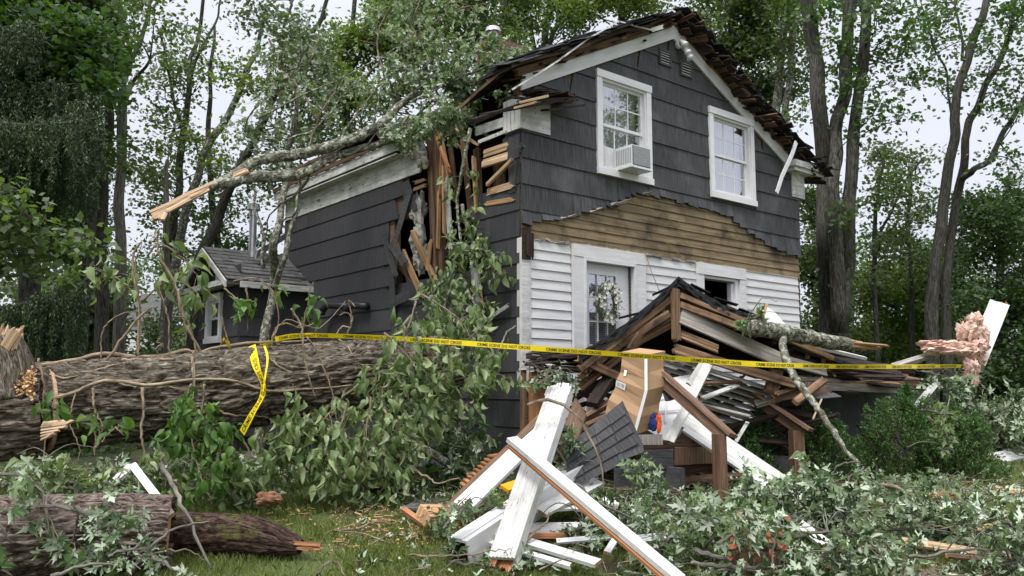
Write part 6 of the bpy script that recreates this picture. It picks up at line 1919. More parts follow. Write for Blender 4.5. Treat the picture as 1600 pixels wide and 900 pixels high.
# --- the white heap: column casing, planks, boards
col_ = thing('white_column', 'broken fluted white porch column leaning with its open end toward the camera', 'column', PD(780, 885, 6.35))
mb = MB()
a = PD(786, 878, 6.35); b = PD(876, 612, 7.6)
w = .215; t = .11
prof = []
xs_ = np.linspace(-w / 2, w / 2, 15)
for i, x in enumerate(xs_): prof.append((x, t / 2 + (.008 if i % 2 else -.006)))
prof += [(w / 2, -t / 2), (w / 2 - .02, -t / 2), (w / 2 - .02, t / 2 - .03), (-w / 2 + .02, t / 2 - .03), (-w / 2 + .02, -t / 2), (-w / 2, -t / 2)]
xv = nrm(b - a)
upc = nrm(np.array((-.35, -.75, .6)))
mb.profile(a, b, prof, up=upc)
mb.build('casing', M['white_worn'], col_)
mb = MB()
for i in range(7):
    o = -w / 2 + .02 + .03 * i
    y_ = nrm(np.cross(upc, xv)); z_ = np.cross(xv, y_)
    p = a + y_ * o - z_ * random.uniform(-.02, .03)
    mb.board(p + xv * .3, p - xv * random.uniform(-.02, .08), random.uniform(.03, .05), .022, up=z_, jag=(0, .05), k=2)
mb.build('broken_core', M['orange'], col_)
mb = MB()
y_ = nrm(np.cross(upc, xv)); z_ = np.cross(xv, y_)
for i in range(8):
    o = -w / 2 + .015 + .027 * i
    mb.board(b + y_ * o + z_ * .04 - xv * .1, b + y_ * o + z_ * .04 + xv * random.uniform(.0, .06), .04, .03, up=z_, jag=(0, .04), k=2)
mb.build('ragged_top', M['white_worn'], col_)

wb = thing('white_box_beam', 'hollow white box beam lying beside the fluted column, its open end at lower left', 'beam', PD(720, 870, 6.6))
a = PD(718, 862, 6.55); b = PD(905, 738, 7.7)
w, t = .20, .20
mb = MB(); mb.profile(a, b, [(-w / 2, -t / 2), (-w / 2, t / 2), (-w / 4, t / 2), (-w / 4, t / 2 + .012), (w / 4, t / 2 + .012), (w / 4, t / 2), (w / 2, t / 2), (w / 2, -t / 2), (w / 2 - .02, -t / 2), (w / 2 - .02, t / 2 - .02), (-w / 2 + .02, t / 2 - .02), (-w / 2 + .02, -t / 2)], up=nrm(np.array((-.5, -.6, .7))))
mb.build('casing', M['white'], wb)
mb = MB()
for i in range(10):
    p = a + np.array((random.uniform(-.09, .09), random.uniform(-.02, .05), random.uniform(-.08, .05)))
    mb.board(p + (b - a) * .06, p - (b - a) * random.uniform(-.01, .02), .03, .015, up=(random.uniform(-1, 1), -.3, 1), jag=(0, .04), k=2)
mb.build('broken_lining', M['dark'], wb)

plank('long straight white plank crossing the heap down to the bottom edge', (800, 686, 6.9), (1062, 905, 5.75), .105, .04, 'white_worn', nrm((.3, -.55, .9)), (.03, .02), 3, end='orange')
lp = bpy.data.objects['plank']
mb = MB(); mb.board(PD(802, 688, 6.9) + np.array((-.012, .0, -.040)), PD(1060, 905, 5.75) + np.array((-.012, 0, -.040)), .10, .022, up=nrm((.3, -.55, .9)), jag=(.03, .02), k=2); mb.build('raw_edge', M['orange'], lp)
plank('broad white board with a torn top leaning on the left of the column', (722, 792, 7.2), (850, 668, 8.1), .24, .03, 'white', nrm((-.6, -.8, .35)), (.02, .14), 6)
plank('long brown framing timber sloping down to the lawn beside the white board', (692, 806, 7.3), (862, 640, 8.4), .10, .09, 'brown', nrm((-.5, -.7, .5)), (.02, .05), 2)
plank('second brown timber edged with white paint under the first', (712, 800, 7.2), (825, 690, 8.0), .05, .10, 'old', nrm((-.4, -.8, .4)), (.02, .05), 2)
oc = thing('cedar_shingle_strip', 'strip of orange cedar shingles behind the brown timber', 'shingles', PD(750, 745, 8.3))
mb = MB()
for i in range(9):
    f = i / 8
    B(mb, (722 + 44 * f, 757 - 44 * f, 8.1 + .2 * f), (758 + 32 * f, 757 - 44 * f - 4, 8.3 + .2 * f), .075, .014, nrm((-.3, -.7, .8)), (.02, .01), 2)
mb.build('shingles', M['orange'], oc)
wbk = plank('split block of fresh lumber lying on the wood chips', (662, 806, 7.0), (694, 806, 7.15), .17, .12, 'raw', nrm((-.2, -.7, .8)), (.03, .03), 4, cat='wood block')
plank('short orange broken stake beside the lumber block', (631, 796, 7.5), (662, 818, 7.2), .05, .035, 'orange', (0, -.5, 1), (.03, .02), 3)
plank('thin split lath on the lawn left of the lumber block', (592, 812, 7.6), (672, 822, 7.3), .035, .02, 'raw', (0, -.3, 1), (.03, .05), 3)
plank('mottled white board lying behind the column', (845, 800, 7.0), (934, 752, 7.7), .13, .03, 'white_rot', nrm((-.3, -.8, .5)), (.02, .03), 3)
plank('white strip sticking out right of the column', (830, 798, 7.0), (905, 793, 7.3), .05, .02, 'white', nrm((0, -.5, .9)), (.01, .02), 1)
plank('wide brown and white board lying flat behind the long plank', (815, 828, 6.9), (1012, 826, 7.4), .16, .03, 'white_worn', nrm((0, -.5, .9)), (.03, .1), 4, end='orange')
plank('brown board edge under the flat board', (822, 838, 6.8), (1005, 838, 7.2), .05, .04, 'orange', nrm((0, -.8, .5)), (.03, .1), 3)
plank('white board end reaching right from under the long plank', (930, 780, 7.1), (1006, 812, 7.0), .13, .03, 'white', nrm((0, -.4, .9)), (.02, .04), 3)
plank('long white trim board lying on the grass under the heap', (762, 828, 6.8), (934, 880, 6.2), .09, .03, 'white_worn', nrm((0, -.4, .9)), (.02, .03), 2)
plank('thinner white trim board just below the other one', (760, 846, 6.7), (890, 884, 6.2), .05, .03, 'white', nrm((0, -.4, .9)), (.02, .03), 2)
plank('short white stick between the flat board and the long plank', (948, 864, 6.4), (966, 836, 6.7), .05, .03, 'white_worn', nrm((0, -.6, .9)), (.02, .02), 2)
plank('white strip lying across behind the short stick', (870, 846, 6.7), (968, 838, 6.8), .05, .02, 'white', nrm((0, -.5, .9)), (.02, .02), 2)
plank('white board right of the heap hidden among maple leaves', (975, 845, 6.7), (1060, 838, 7.0), .09, .03, 'white', nrm((0, -.5, .9)), (.02, .05), 2)
plank('white board half buried between the column and the shingle slab', (900, 788, 7.3), (960, 792, 7.3), .16, .03, 'white', nrm((-.1, -.5, .9)), (.02, .05), 3)
plank('fluted white beam running down behind the right handrail post', (1062, 650, 8.9), (1250, 778, 8.1), .20, .07, 'white_worn', nrm((-.35, -.6, .75)), (.02, .05), 5)
plank('narrow white rail beside the fluted beam', (1070, 672, 8.7), (1195, 758, 8.1), .05, .05, 'white', nrm((-.35, -.6, .75)), (.02, .05), 2)
plank('white door jamb piece standing up by the fallen door', (1098, 566, 9.2), (1076, 600, 9.1), .06, .04, 'white_worn', (0, -1, .2), (.02, .02), 2)
plank('dark grey shingle strip hanging by the fallen door', (1038, 600, 8.7), (1046, 625, 8.6), .09, .015, 'shingle', (0, -1, .2), (.01, .02), 2, end='shingle')
plank('charred dark beam leaning inside the porch opening', (925, 632, 9.0), (968, 565, 9.5), .13, .07, 'dark', (-.5, -1, .3), (.03, .05), 2, end='dark')
plank('dark red broken rafter lying behind the cardboard box', (910, 655, 8.9), (968, 620, 9.3), .07, .06, 'brown', (0, -.6, 1), (.05, .08), 3)
plank('second dark red rafter lying behind the cardboard box', (918, 664, 8.8), (972, 640, 9.1), .05, .05, 'brown', (0, -.6, 1), (.05, .08), 3)
plank('upright brown post stub under the porch roof', (1204, 612, 9.7), (1213, 578, 9.8), .14, .10, 'brown', (0, -1, 0), (.02, .04), 3)
plank('orange split rafter end poking up in front of the porch wall', (1243, 628, 9.5), (1287, 594, 9.8), .08, .06, 'aged', nrm((-.5, -1, .3)), (.04, .08), 4, end='raw')
plank('curved pale splinter below the beam', (1215, 615, 9.6), (1245, 605, 9.8), .06, .02, 'old', (0, -.6, 1), (.04, .08), 3)
plank('reddish broken sheathing board under the beam', (1210, 622, 9.7), (1290, 610, 10.0), .09, .02, 'brown', (0, -1, .4), (.04, .1), 4)
plank('weathered lath sticking out across the porch opening', (1085, 600, 9.3), (1155, 596, 9.7), .05, .03, 'old', (0, -.6, 1), (.04, .1), 3)
plank('broken white lath under the weathered one', (1098, 622, 9.2), (1152, 602, 9.6), .06, .02, 'white_rot', (0, -.6, 1), (.04, .08), 3)
plank('grey lath lying inside the porch opening', (1090, 630, 9.3), (1170, 650, 9.3), .04, .02, 'greywood', (0, -.6, 1), (.04, .1), 2)
plank('white strip inside the dark porch opening', (1168, 660, 9.4), (1150, 690, 9.0), .04, .02, 'white_rot', (-.4, -1, .2), (.02, .04), 2)
plank('thin pale splinter standing before the yew', (1270, 655, 8.8), (1283, 625, 8.9), .015, .012, 'pale', (0, -1, 0), (.0, .03), 2)
plank('round-ended dark shingle by the porch wall', (1272, 620, 9.7), (1308, 617, 9.9), .12, .012, 'shingle', (0, -.5, 1), (.02, .02), 3, end='shingle')
box_thing('siding_sheet', 'pale triangular sheet standing on the porch roof by the open window', 'panel', [(1188, 512, 10.0), (1192, 476, 10.3), (1210, 487, 10.3), (1232, 512, 10.2)], (.01, .03, 0), 'white')
box_thing('siding_sheet', 'smaller grey sheet behind the pale triangular sheet', 'panel', [(1176, 500, 10.2), (1178, 482, 10.4), (1194, 480, 10.4), (1196, 510, 10.2)], (.01, .03, 0), 'greywood')
plank('pale stick leaning on the triangular sheet', (1187, 514, 9.9), (1198, 476, 10.1), .03, .02, 'raw', (0, -1, 0), (.02, .03), 2)
box_thing('concrete_block', 'broken concrete block at the edge of the porch deck', 'block', [(986, 695, 8.4), (986, 680, 8.4), (1035, 680, 8.6), (1036, 695, 8.6)], (.02, .15, 0), 'greywood')
box_thing('step_riser', 'grey painted step riser under the concrete block', 'board', [(1000, 735, 8.3), (1002, 705, 8.3), (1052, 702, 8.6), (1052, 732, 8.6)], (.01, .04, 0), 'shingle')
box_thing('brown_step_board', 'brown step board right of the grey riser', 'board', [(1053, 726, 8.6), (1054, 699, 8.6), (1116, 699, 9.0), (1117, 724, 9.0)], (.01, .05, 0), 'brown')
box_thing('grey_riser_board', 'dark grey board below the grey riser', 'board', [(1010, 775, 8.1), (1010, 738, 8.1), (1036, 736, 8.3), (1036, 772, 8.3)], (.01, .04, 0), 'shingle')

# blue and orange cloth beside the box
cl = thing('cloth_bundle', 'crumpled orange and blue cloth tucked beside the cardboard box', 'cloth', PD(1025, 675, 8.6))
mb = MB(); wad(mb, PD(1020, 660, 8.6), .055, 3, (.8, .8, 1.5), amp=.8); mb.build('blue_cloth', M['cloth_b'], cl)
mb = MB(); wad(mb, PD(1029, 662, 8.6), .05, 8, (.7, .7, 1.9), amp=.8); mb.build('orange_cloth', M['cloth_o'], cl)
# yellow tray in the heap
mb = MB(); B(mb, (788, 764, 7.3), (812, 756, 7.4), .12, .03, (0, -.4, 1)); tag(mb.build('plastic_tray', M['yellow_plastic']), 'bright yellow plastic piece peeping out behind the column', 'plastic piece')
# roofing slab on grass
box_thing('roofing_scrap', 'flat grey asphalt roofing scrap lying on the lawn by the vines', 'roofing', [(628, 797, 7.6), (650, 784, 8.1), (700, 782, 8.3), (712, 792, 8.0), (690, 800, 7.7)], (0, 0, .02), 'roof_grey')

# interior rubble: dark broken pieces filling the porch opening
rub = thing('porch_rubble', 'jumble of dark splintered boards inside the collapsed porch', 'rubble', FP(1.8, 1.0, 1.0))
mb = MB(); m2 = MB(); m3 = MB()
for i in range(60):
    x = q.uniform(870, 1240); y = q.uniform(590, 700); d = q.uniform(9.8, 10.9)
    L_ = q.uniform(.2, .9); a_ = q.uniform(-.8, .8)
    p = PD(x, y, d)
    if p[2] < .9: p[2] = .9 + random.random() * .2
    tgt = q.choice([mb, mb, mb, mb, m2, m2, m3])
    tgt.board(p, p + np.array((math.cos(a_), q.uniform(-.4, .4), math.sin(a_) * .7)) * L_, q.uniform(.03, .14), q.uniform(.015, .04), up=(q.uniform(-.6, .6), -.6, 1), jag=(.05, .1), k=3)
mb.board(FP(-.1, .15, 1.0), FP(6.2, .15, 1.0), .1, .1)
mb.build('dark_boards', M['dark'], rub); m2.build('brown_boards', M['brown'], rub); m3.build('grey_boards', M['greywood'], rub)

# right side: upended white column end and pink insulation
uc = thing('upended_column', 'white square column end sticking up from pink insulation at the right', 'column', PD(1530, 575, 12.3))
a = PD(1522, 572, 12.3); b = PD(1560, 478, 12.6)
mb = MB(); up_ = nrm((-.45, -.9, .1)); w, t = .27, .22
mb.profile(a, b, [(-w / 2, -t / 2), (w / 2, -t / 2), (w / 2, t / 2), (w / 2 - .05, t / 2), (w / 2 - .055, t / 2 - .01), (w / 2 - .10, t / 2 - .01), (w / 2 - .105, t / 2), (-w / 2, t / 2)], up=up_)
mb.build('casing', M['white'], uc)
mb = MB()
for i in range(5): mb.board(b + np.array((-.14 + .05 * i, -.02 * i, .0)), b + np.array((-.12 + .05 * i, -.02 * i, .03 + .02 * random.random())), .04, .02, up=(0, -1, 0), jag=(0, .02), k=2)
mb.build('broken_rim', M['orange'], uc)
ins = thing('pink_insulation', 'torn wad of pink fibreglass insulation under the upended white column', 'insulation', PD(1500, 600, 12.0))
rsf = np.random.default_rng(6)
def fluff(c, r, seed, sq):
    mb = MB()
    for j in range(9):          # torn folded layers of batting
        cc_ = c + rsf.normal(size=3) * r * .38 * np.array(sq)
        wad(mb, cc_, r * rsf.uniform(.4, .7), seed + j * 2.3, np.array(sq) * np.array((rsf.uniform(.8, 1.3), rsf.uniform(.8, 1.2), rsf.uniform(.5, .95))), nu=36, nv=20, amp=1.1)
    mb.build('batting', M['pink'], ins, smooth=False)
    st_ = MB()
    for j in range(260):        # loose strands
        v = rsf.normal(size=3); v /= np.linalg.norm(v)
        p = c + v * r * np.array(sq) * rsf.uniform(.6, 1.0)
        e = p + v * rsf.uniform(.01, .06) + rsf.normal(size=3) * .025 - ZZ * .02
        st_.tube([p, (p + e) / 2 + rsf.normal(size=3) * .012, e], [.0022, .0012], 3, cap=False)
    st_.build('loose_strands', M['pink'], ins)
fluff(PD(1519, 515, 12.1), .22, 3, (.75, .7, 1.1)); fluff(PD(1490, 544, 12.0), .21, 5, (1.7, .9, .5)); fluff(PD(1522, 548, 12.0), .20, 9, (.9, .8, .8)); fluff(PD(1518, 582, 11.9), .15, 12, (.65, .6, 1.4))
plank('peeling white strip hanging below the insulation', (1465, 595, 11.6), (1414, 657, 10.9), .09, .02, 'white_rot', nrm((.3, -1, .3)), (.02, .05), 3)
plank('grey split log piece lying beside the insulation', (1398, 572, 11.6), (1450, 556, 12.2), .10, .06, 'greywood', (0, -.5, 1), (.05, .1), 4)
plank('pale long board lying on the leaves at right', (1412, 846, 6.75), (1586, 872, 6.6), .075, .03, 'pale', nrm((0, -.5, .9)), (.05, .1), 4, end='pale')
plank('small white board leaning in the leaves far right', (1522, 784, 7.9), (1538, 814, 7.5), .07, .03, 'white_worn', (-.4, -1, .4), (.02, .03), 2)
plank('orange wood splinter on the far right leaves', (1494, 838, 6.9), (1556, 818, 7.2), .04, .02, 'raw', (0, -.5, 1), (.04, .06), 3)
plank('brown splintered board near the gravel', (1480, 868, 6.4), (1570, 878, 6.4), .05, .02, 'old', (0, -.5, 1), (.04, .06), 3)
plank('white cornice strip buried low in the leaf pile', (1250, 820, 6.9), (1290, 850, 6.6), .08, .04, 'white_worn', (-.3, -.7, .7), (.02, .03), 3)
plank('pale splintered log beyond the lawn at the right edge', (1560, 768, 8.6), (1612, 774, 8.6), .09, .06, 'raw', (0, -.5, 1), (.04, .06), 3)
plank('white sheet scrap on the far lawn at the right edge', (1556, 718, 12.0), (1612, 706, 12.6), .25, .06, 'white', (0, -.5, 1), (.04, .06), 4)
plank('white window trim leaning left over the cut log', (178, 754, 6.9), (207, 726, 7.1), .11, .02, 'white_worn', (-.4, -1, .3), (.0, .0), 1)
plank('thin white window trim leaning right over the cut log', (207, 727, 7.05), (268, 806, 6.5), .06, .03, 'white', (.4, -1, .3), (.0, .0), 1)
plank('white gutter piece standing behind the drooping vines', (636, 724, 9.0), (652, 694, 9.3), .11, .05, 'white', (-.3, -1, .2), (.0, .0), 1)
plank('white scrap glimpsed between the vines near the wall', (676, 610, 9.7), (692, 590, 9.9), .16, .03, 'white', (-.3, -1, .5), (.02, .02), 2)
plank('second white scrap glimpsed between the vines near the wall', (688, 628, 9.6), (702, 608, 9.8), .12, .03, 'white', (-.3, -1, .5), (.02, .02), 2)
# orange foam lump and brown pot lump
for lab, (x, y, d), r, sd in (('rusty orange lump in the right leaf pile', (1472, 776, 7.4), .075, 4), ('small rusty lump beside the dark log vines', (418, 780, 7.6), .085, 9)):
    mb = MB(); wad(mb, PD(x, y, d), r, sd, (1.3, 1, .7), amp=.7); tag(mb.build('bark_lump', M['clay']), lab, 'lump')

# downed cable and lines on the facade
for lab, pts in (('yellow wire hanging across the white clapboards beside the door', [(1007, 392, .08), (1018, 425, .10), (1034, 463, .10)]), ('brown strip of lath hanging from the bare clapboards', [(1040, 378, .06), (1060, 396, .08), (1080, 414, .08)])):
    mb = MB(); mb.tube([PN(*p) for p in pts], .006, 5); tag(mb.build('hanging_wire', M['raw']), lab, 'wire')

# ------------------------------------------------------------------ barrier tape
random.seed(51)
def tape(label, pts, w, upv, text_at, name='barrier_tape', tsize=.055):
    root = thing(name, label, 'barrier tape', pts[0], 'yellow barrier tape')
    pts = smooth_path(pts, 60); K = len(pts)
    L = np.concatenate([[0], np.cumsum(np.linalg.norm(np.diff(pts, axis=0), axis=1))])
    T = np.gradient(pts, axis=0); T /= np.linalg.norm(T, axis=1)[:, None]
    ups = []
    for i in range(K):
        tw = .25 * math.sin(L[i] * 2.1)
        a = nrm(upv(i / (K - 1)) - T[i] * np.dot(upv(i / (K - 1)), T[i])); b = np.cross(T[i], a)
        ups.append(a * math.cos(tw) + b * math.sin(tw))
    ups = np.array(ups)
    vs = []; fs = []
    for i in range(K): vs += [pts[i] - ups[i] * w / 2, pts[i] + ups[i] * w / 2]
    for i in range(K - 1): fs.append((2 * i, 2 * i + 2, 2 * i + 3, 2 * i + 1))
    mb = MB(); mb.add(vs, fs); mb.build('band', M['yellow'], root, smooth=True)
    # lettering follows the band
    cu = bpy.data.curves.new('lettering', 'FONT'); cu.body = 'CRIME SCENE DO NOT CROSS'; cu.size = tsize; cu.resolution_u = 2; cu.offset = .0006
    to = bpy.data.objects.new('tmp_text', cu); COL.objects.link(to)
    dg = bpy.context.evaluated_depsgraph_get(); me = bpy.data.meshes.new_from_object(to.evaluated_get(dg))
    co = np.empty(len(me.vertices) * 3, np.float32); me.vertices.foreach_get('co', co); co = co.reshape(-1, 3)
    polys = [list(p.vertices) for p in me.polygons]
    bpy.data.objects.remove(to); bpy.data.curves.remove(cu); bpy.data.meshes.remove(me)
    x0, x1 = co[:, 0].min(), co[:, 0].max(); h = tsize * .70
    s = text_at[0]; V_ = []; F_ = []; rev = text_at[1]
    while s + (x1 - x0) < L[-1]:
        for sgn in (1,):
            l = s + (co[:, 0] - x0)
            if rev: l = L[-1] - l
            p = np.stack([np.interp(l, L, pts[:, c]) for c in range(3)], 1); u = np.stack([np.interp(l, L, ups[:, c]) for c in range(3)], 1)
            tt = np.stack([np.interp(l, L, T[:, c]) for c in range(3)], 1)
            nn = np.cross(tt, u); nn /= np.linalg.norm(nn, axis=1)[:, None]
            nn = np.where((nn[:, 1] > 0)[:, None], -nn, nn)
            yy = (co[:, 1] - h / 2) * (-1 if rev else 1)
            off = len(V_)
            V_.extend(p + u * yy[:, None] + nn * .003); F_.extend([[k + off for k in f] for f in polys])
        s += (x1 - x0) + .16
    m = MB(); m.add(V_, F_); m.build('lettering', M['ink'], root)
    return root
tape('long yellow crime scene tape stretched from the trunk across the porch to the right', [PD(430, 530, 8.7), PD(480, 524, 8.6), PD(620, 529, 8.5), PD(820, 543, 8.2), PD(1000, 556, 7.9), PD(1150, 567, 8.1), PD(1235, 571, 8.4), PD(1360, 573, 9.6), PD(1502, 572, 11.4)], .052, lambda f: np.array((0, -.25, 1.0)), (.05, False), tsize=.040)
tape('yellow tape strip hanging down over the middle of the fallen trunk', [TP(393, 540, .06), TP(400, 570, .07), TP(411, 600, .08), PD(409, 620, 8.25), PD(395, 645, 8.22), PD(378, 676, 8.3)], .085, lambda f: np.array((1.0, -.5, 0)), (.02, True), tsize=.066)
tape('thin twisted end of yellow tape beside the hanging strip', [TP(413, 540, .05), TP(418, 560, .09), TP(414, 590, .09), TP(411, 612, .09)], .022, lambda f: np.array((1.0, -.2, 0)), (99, False))
tape('yellow tape lying along the top of the fallen trunk', [TP(396, 543, .05), TP(415, 538, .05), TP(440, 531, .05), PD(485, 524, 8.55)], .035, lambda f: np.array((0, -.8, .6)), (99, False))
tape('short knot of yellow tape on the trunk by the wing window', [TP(342, 545, .05), TP(348, 532, .08), PD(352, 530, 8.35), TP(360, 545, .06)], .03, lambda f: np.array((0.3, -.8, .6)), (99, False))

# ------------------------------------------------------------------ vines and leafy growth
def D3(seq, d, dd=0.0): return [PD(x, y, d + dd * i) for i, (x, y) in enumerate(seq)]
V1 = 'broad-leaved vines torn down with the trunk'
leafy('leafy_vine', 'large drooping vine mass hanging over the trunk end beside the house', 'vine', [D3([(650, 470), (630, 540), (600, 600), (590, 660), (600, 720)], 8.6, -.08), D3([(640, 500), (680, 560), (700, 600), (690, 640)], 8.7, -.05), D3([(660, 460), (720, 500), (745, 560), (760, 600)], 9.0), D3([(600, 520), (640, 560), (650, 620), (640, 690)], 8.4)], 'ovate', 900, .13, .36, 'leaf_vine', 1, droop=.8, group=V1, facing=.5)
leafy('leafy_vine', 'lower tier of the drooping vine mass with leaves touching the lawn', 'vine', [D3([(560, 600), (520, 640), (490, 680), (480, 720)], 8.1, -.05), D3([(580, 620), (570, 680), (560, 740), (570, 775)], 8.0), D3([(540, 630), (530, 700), (520, 760)], 7.9), D3([(600, 640), (620, 700), (630, 750)], 8.1), D3([(470, 620), (460, 660), (470, 700)], 8.0)], 'ovate', 820, .125, .30, 'leaf_vine', 2, droop=.8, group=V1, facing=.5)
leafy('leafy_vine', 'bright green vine cascade hanging in front of the trunk left of the tape', 'vine', [D3([(300, 560), (305, 620), (300, 680), (310, 740), (330, 780)], 7.8, -.1), D3([(300, 600), (280, 650), (275, 690)], 7.7), D3([(310, 640), (340, 690), (350, 740)], 7.6), D3([(320, 600), (315, 640), (300, 700)], 7.65)], 'ovate', 330, .12, .22, 'leaf_bright', 3, droop=.75, group=V1, facing=.8)
leafy('leafy_vine', 'vine thicket standing up behind the trunk at left', 'vine', [D3([(215, 470), (210, 420), (222, 380)], 8.6), D3([(215, 460), (190, 440), (150, 420), (130, 440)], 8.7), D3([(230, 400), (250, 380), (280, 400), (310, 430)], 8.8), D3([(225, 470), (260, 440), (300, 450), (320, 480)], 8.7)], 'ovate', 105, .15, .26, 'leaf_vine', 4, droop=.7, group=V1, facing=.6)
leafy('leafy_vine', 'sparse vine dangling before the wing wall right of its window', 'vine', [D3([(365, 440), (400, 435), (430, 460), (435, 500), (425, 530)], 8.9), D3([(385, 450), (390, 480), (385, 520)], 8.9), D3([(350, 450), (375, 470), (400, 470)], 8.9)], 'ovate', 44, .14, .18, 'leaf_bright', 5, droop=.6, group=V1, facing=.6)
leafy('leafy_vine', 'small vine sprig rising before the siding below the vent pipes', 'vine', [D3([(470, 530), (475, 500), (482, 470), (490, 440)], 9.0), D3([(478, 490), (490, 480)], 9.0)], 'ovate', 24, .14, .13, 'leaf_bright', 6, droop=.4, group=V1, facing=.6)
leafy('leafy_vine', 'vine column climbing the torn house corner', 'vine', [[PL(x, y, .35) for x, y in ((735, 200), (722, 270), (714, 320), (720, 400), (700, 460), (690, 520))], [PL(x, y, .30) for x, y in ((722, 320), (740, 380), (765, 400), (772, 440))], [PL(x, y, .4) for x, y in ((715, 400), (690, 440), (660, 480))], [PL(x, y, .35) for x, y in ((720, 430), (740, 470), (750, 500))]], 'ovate', 560, .125, .29, 'leaf_vine', 7, droop=.8, group=V1, facing=.5, r0=.03, bark='bark_moss')
leafy('leafy_vine', 'vine sprays reaching right across the dark siding', 'vine', [[PL(x, y, .5) for x, y in ((690, 520), (740, 540), (770, 570), (765, 610))], [PL(x, y, .5) for x, y in ((680, 560), (720, 590), (750, 610))], [PL(x, y, .6) for x, y in ((660, 520), (680, 580), (690, 650))]], 'ovate', 330, .125, .28, 'leaf_vine', 8, droop=.8, group=V1, facing=.5)
leafy('leafy_vine', 'young green vine shoot in front of the trunk near its left end', 'vine', [D3([(150, 700), (160, 670), (152, 650)], 7.5), D3([(160, 690), (180, 670), (195, 680)], 7.5), D3([(85, 640), (75, 620)], 7.6)], 'ovate', 46, .14, .16, 'leaf_bright', 9, droop=.5, group=V1, facing=.7)
leafy('leafy_vine', 'low vine growth in the dark under the left part of the trunk', 'vine', [D3([(100, 745), (150, 730), (200, 735)], 7.4), D3([(200, 740), (230, 720), (250, 730)], 7.4), D3([(40, 730), (90, 720)], 7.4)], 'ovate', 60, .11, .16, 'leaf_vine', 10, droop=.5, group=V1, facing=.6)
leafy('leafy_vine', 'dark shaded leaves massed under the right end of the trunk', 'vine', [D3([(640, 640), (680, 680), (720, 700)], 9.4), D3([(700, 640), (730, 680), (740, 710)], 9.5), D3([(660, 700), (700, 730), (740, 740)], 9.0)], 'maple', 260, .14, .35, 'leaf_dark', 11, droop=.7, group=V1, facing=.6)
leafy('leafy_vine', 'tangle of shaded stems and leaves beneath the middle of the trunk', 'vine', [D3([(380, 690), (400, 730), (390, 780)], 7.9), D3([(430, 680), (440, 730), (450, 770)], 7.9), D3([(360, 700), (350, 740), (370, 790)], 7.8), D3([(240, 700), (260, 740), (250, 770)], 8.0)], 'ovate', 230, .13, .25, 'leaf_vine', 12, droop=.8, group=V1, facing=.6, r0=.01)

# maple branches on the ground
G1_ = 'broken maple branches with upturned silver leaves'
def mb_(label, seqs, d, n, size, spread, seed, droop=.35, mat=None, dd=0.0, facing=.55):
    mat = mat or ('leaf_roof' if seed % 3 == 0 else 'leaf_maple')
    return leafy('maple_branch', label, 'branch', [D3(s, d, dd) for s in seqs], 'maple', n, size, spread, mat, seed, droop=droop, group=G1_, facing=facing, r0=.015, bark='bark_light', bare=(0 if d < 6 else 6) if d < 8.2 else 3)
mb_('maple branch with wilted silver leaves over the cut log at the far left', [[(-30, 740), (40, 745), (70, 790), (75, 840)], [(0, 750), (-10, 800), (20, 850)], [(70, 790), (120, 800), (110, 850)]], 5.9, 80, 0.125, .16, 21, droop=.95, facing=.8)
mb_('silver-leaved maple sprig on the middle of the cut log', [[(120, 790), (160, 820), (190, 850), (240, 880)], [(150, 830), (200, 815), (230, 840)], [(160, 790), (190, 790)]], 5.85, 48, 0.10, .14, 22, droop=.7, facing=.8)
mb_('maple twigs with pale leaves along the bottom left edge', [[(80, 900), (150, 880), (220, 890)], [(240, 870), (280, 895)], [(170, 870), (215, 850), (240, 830)]], 5.7, 60, 0.095, .15, 23, droop=.5, facing=.8)
mb_('green maple leaves piled behind the cut log at left', [[(0, 760), (60, 750), (130, 755)], [(100, 765), (180, 760)], [(20, 740), (100, 740)]], 6.8, 188, 0.109, .2, 24, mat='leaf_vine')
mb_('maple branch lying under the fallen trunk at left', [[(0, 745), (80, 752), (160, 755)], [(60, 755), (150, 760), (240, 755)]], 7.6, 319, 0.092, .25, 25)
mb_('maple branch lying in shade behind the hanging vines', [[(200, 740), (280, 745), (340, 740)], [(360, 745), (430, 740)]], 8.3, 200, .11, .3, 26)
mb_('maple branch heaped left of the newel post', [[(1000, 785), (1060, 795), (1110, 812)], [(1020, 805), (1080, 800), (1110, 800)], [(975, 735), (1015, 745)]], 7.3, 230, 0.088, .17, 27)
mb_('big silver-leaved maple branch heaped at the foot of the fluted beam', [[(1180, 790), (1230, 770), (1290, 760), (1340, 770)], [(1200, 810), (1260, 800), (1320, 800)], [(1160, 770), (1200, 790)]], 7.1, 720, 0.105, .23, 28)
mb_('maple branch with large leaves right of the orange flowers', [[(1240, 840), (1300, 830), (1360, 850)], [(1270, 880), (1330, 870), (1390, 890)], [(1230, 860), (1260, 890)]], 6.2, 348, 0.101, .26, 29)
mb_('maple branch spilling left of the orange flowers', [[(1080, 830), (1130, 820), (1180, 815)], [(1070, 870), (1120, 860), (1160, 870)], [(1050, 840), (1020, 860)]], 6.4, 406, 0.097, .26, 30)
mb_('long maple branch lying along the right leaf pile', [[(1340, 800), (1400, 800), (1470, 815), (1530, 835)], [(1380, 825), (1440, 835), (1500, 850)], [(1400, 785), (1450, 788), (1500, 800)]], 6.9, 460, .09, .24, 31)
mb_('maple branch filling the lower right corner', [[(1420, 870), (1500, 860), (1600, 860)], [(1540, 830), (1600, 820)], [(1560, 880), (1620, 890)]], 6.3, 275, 0.084, .28, 32)
mb_('maple branch heaped before the right yew shrub', [[(1290, 770), (1350, 755), (1420, 760), (1500, 755)]], 7.9, 246, 0.084, .20, 33)
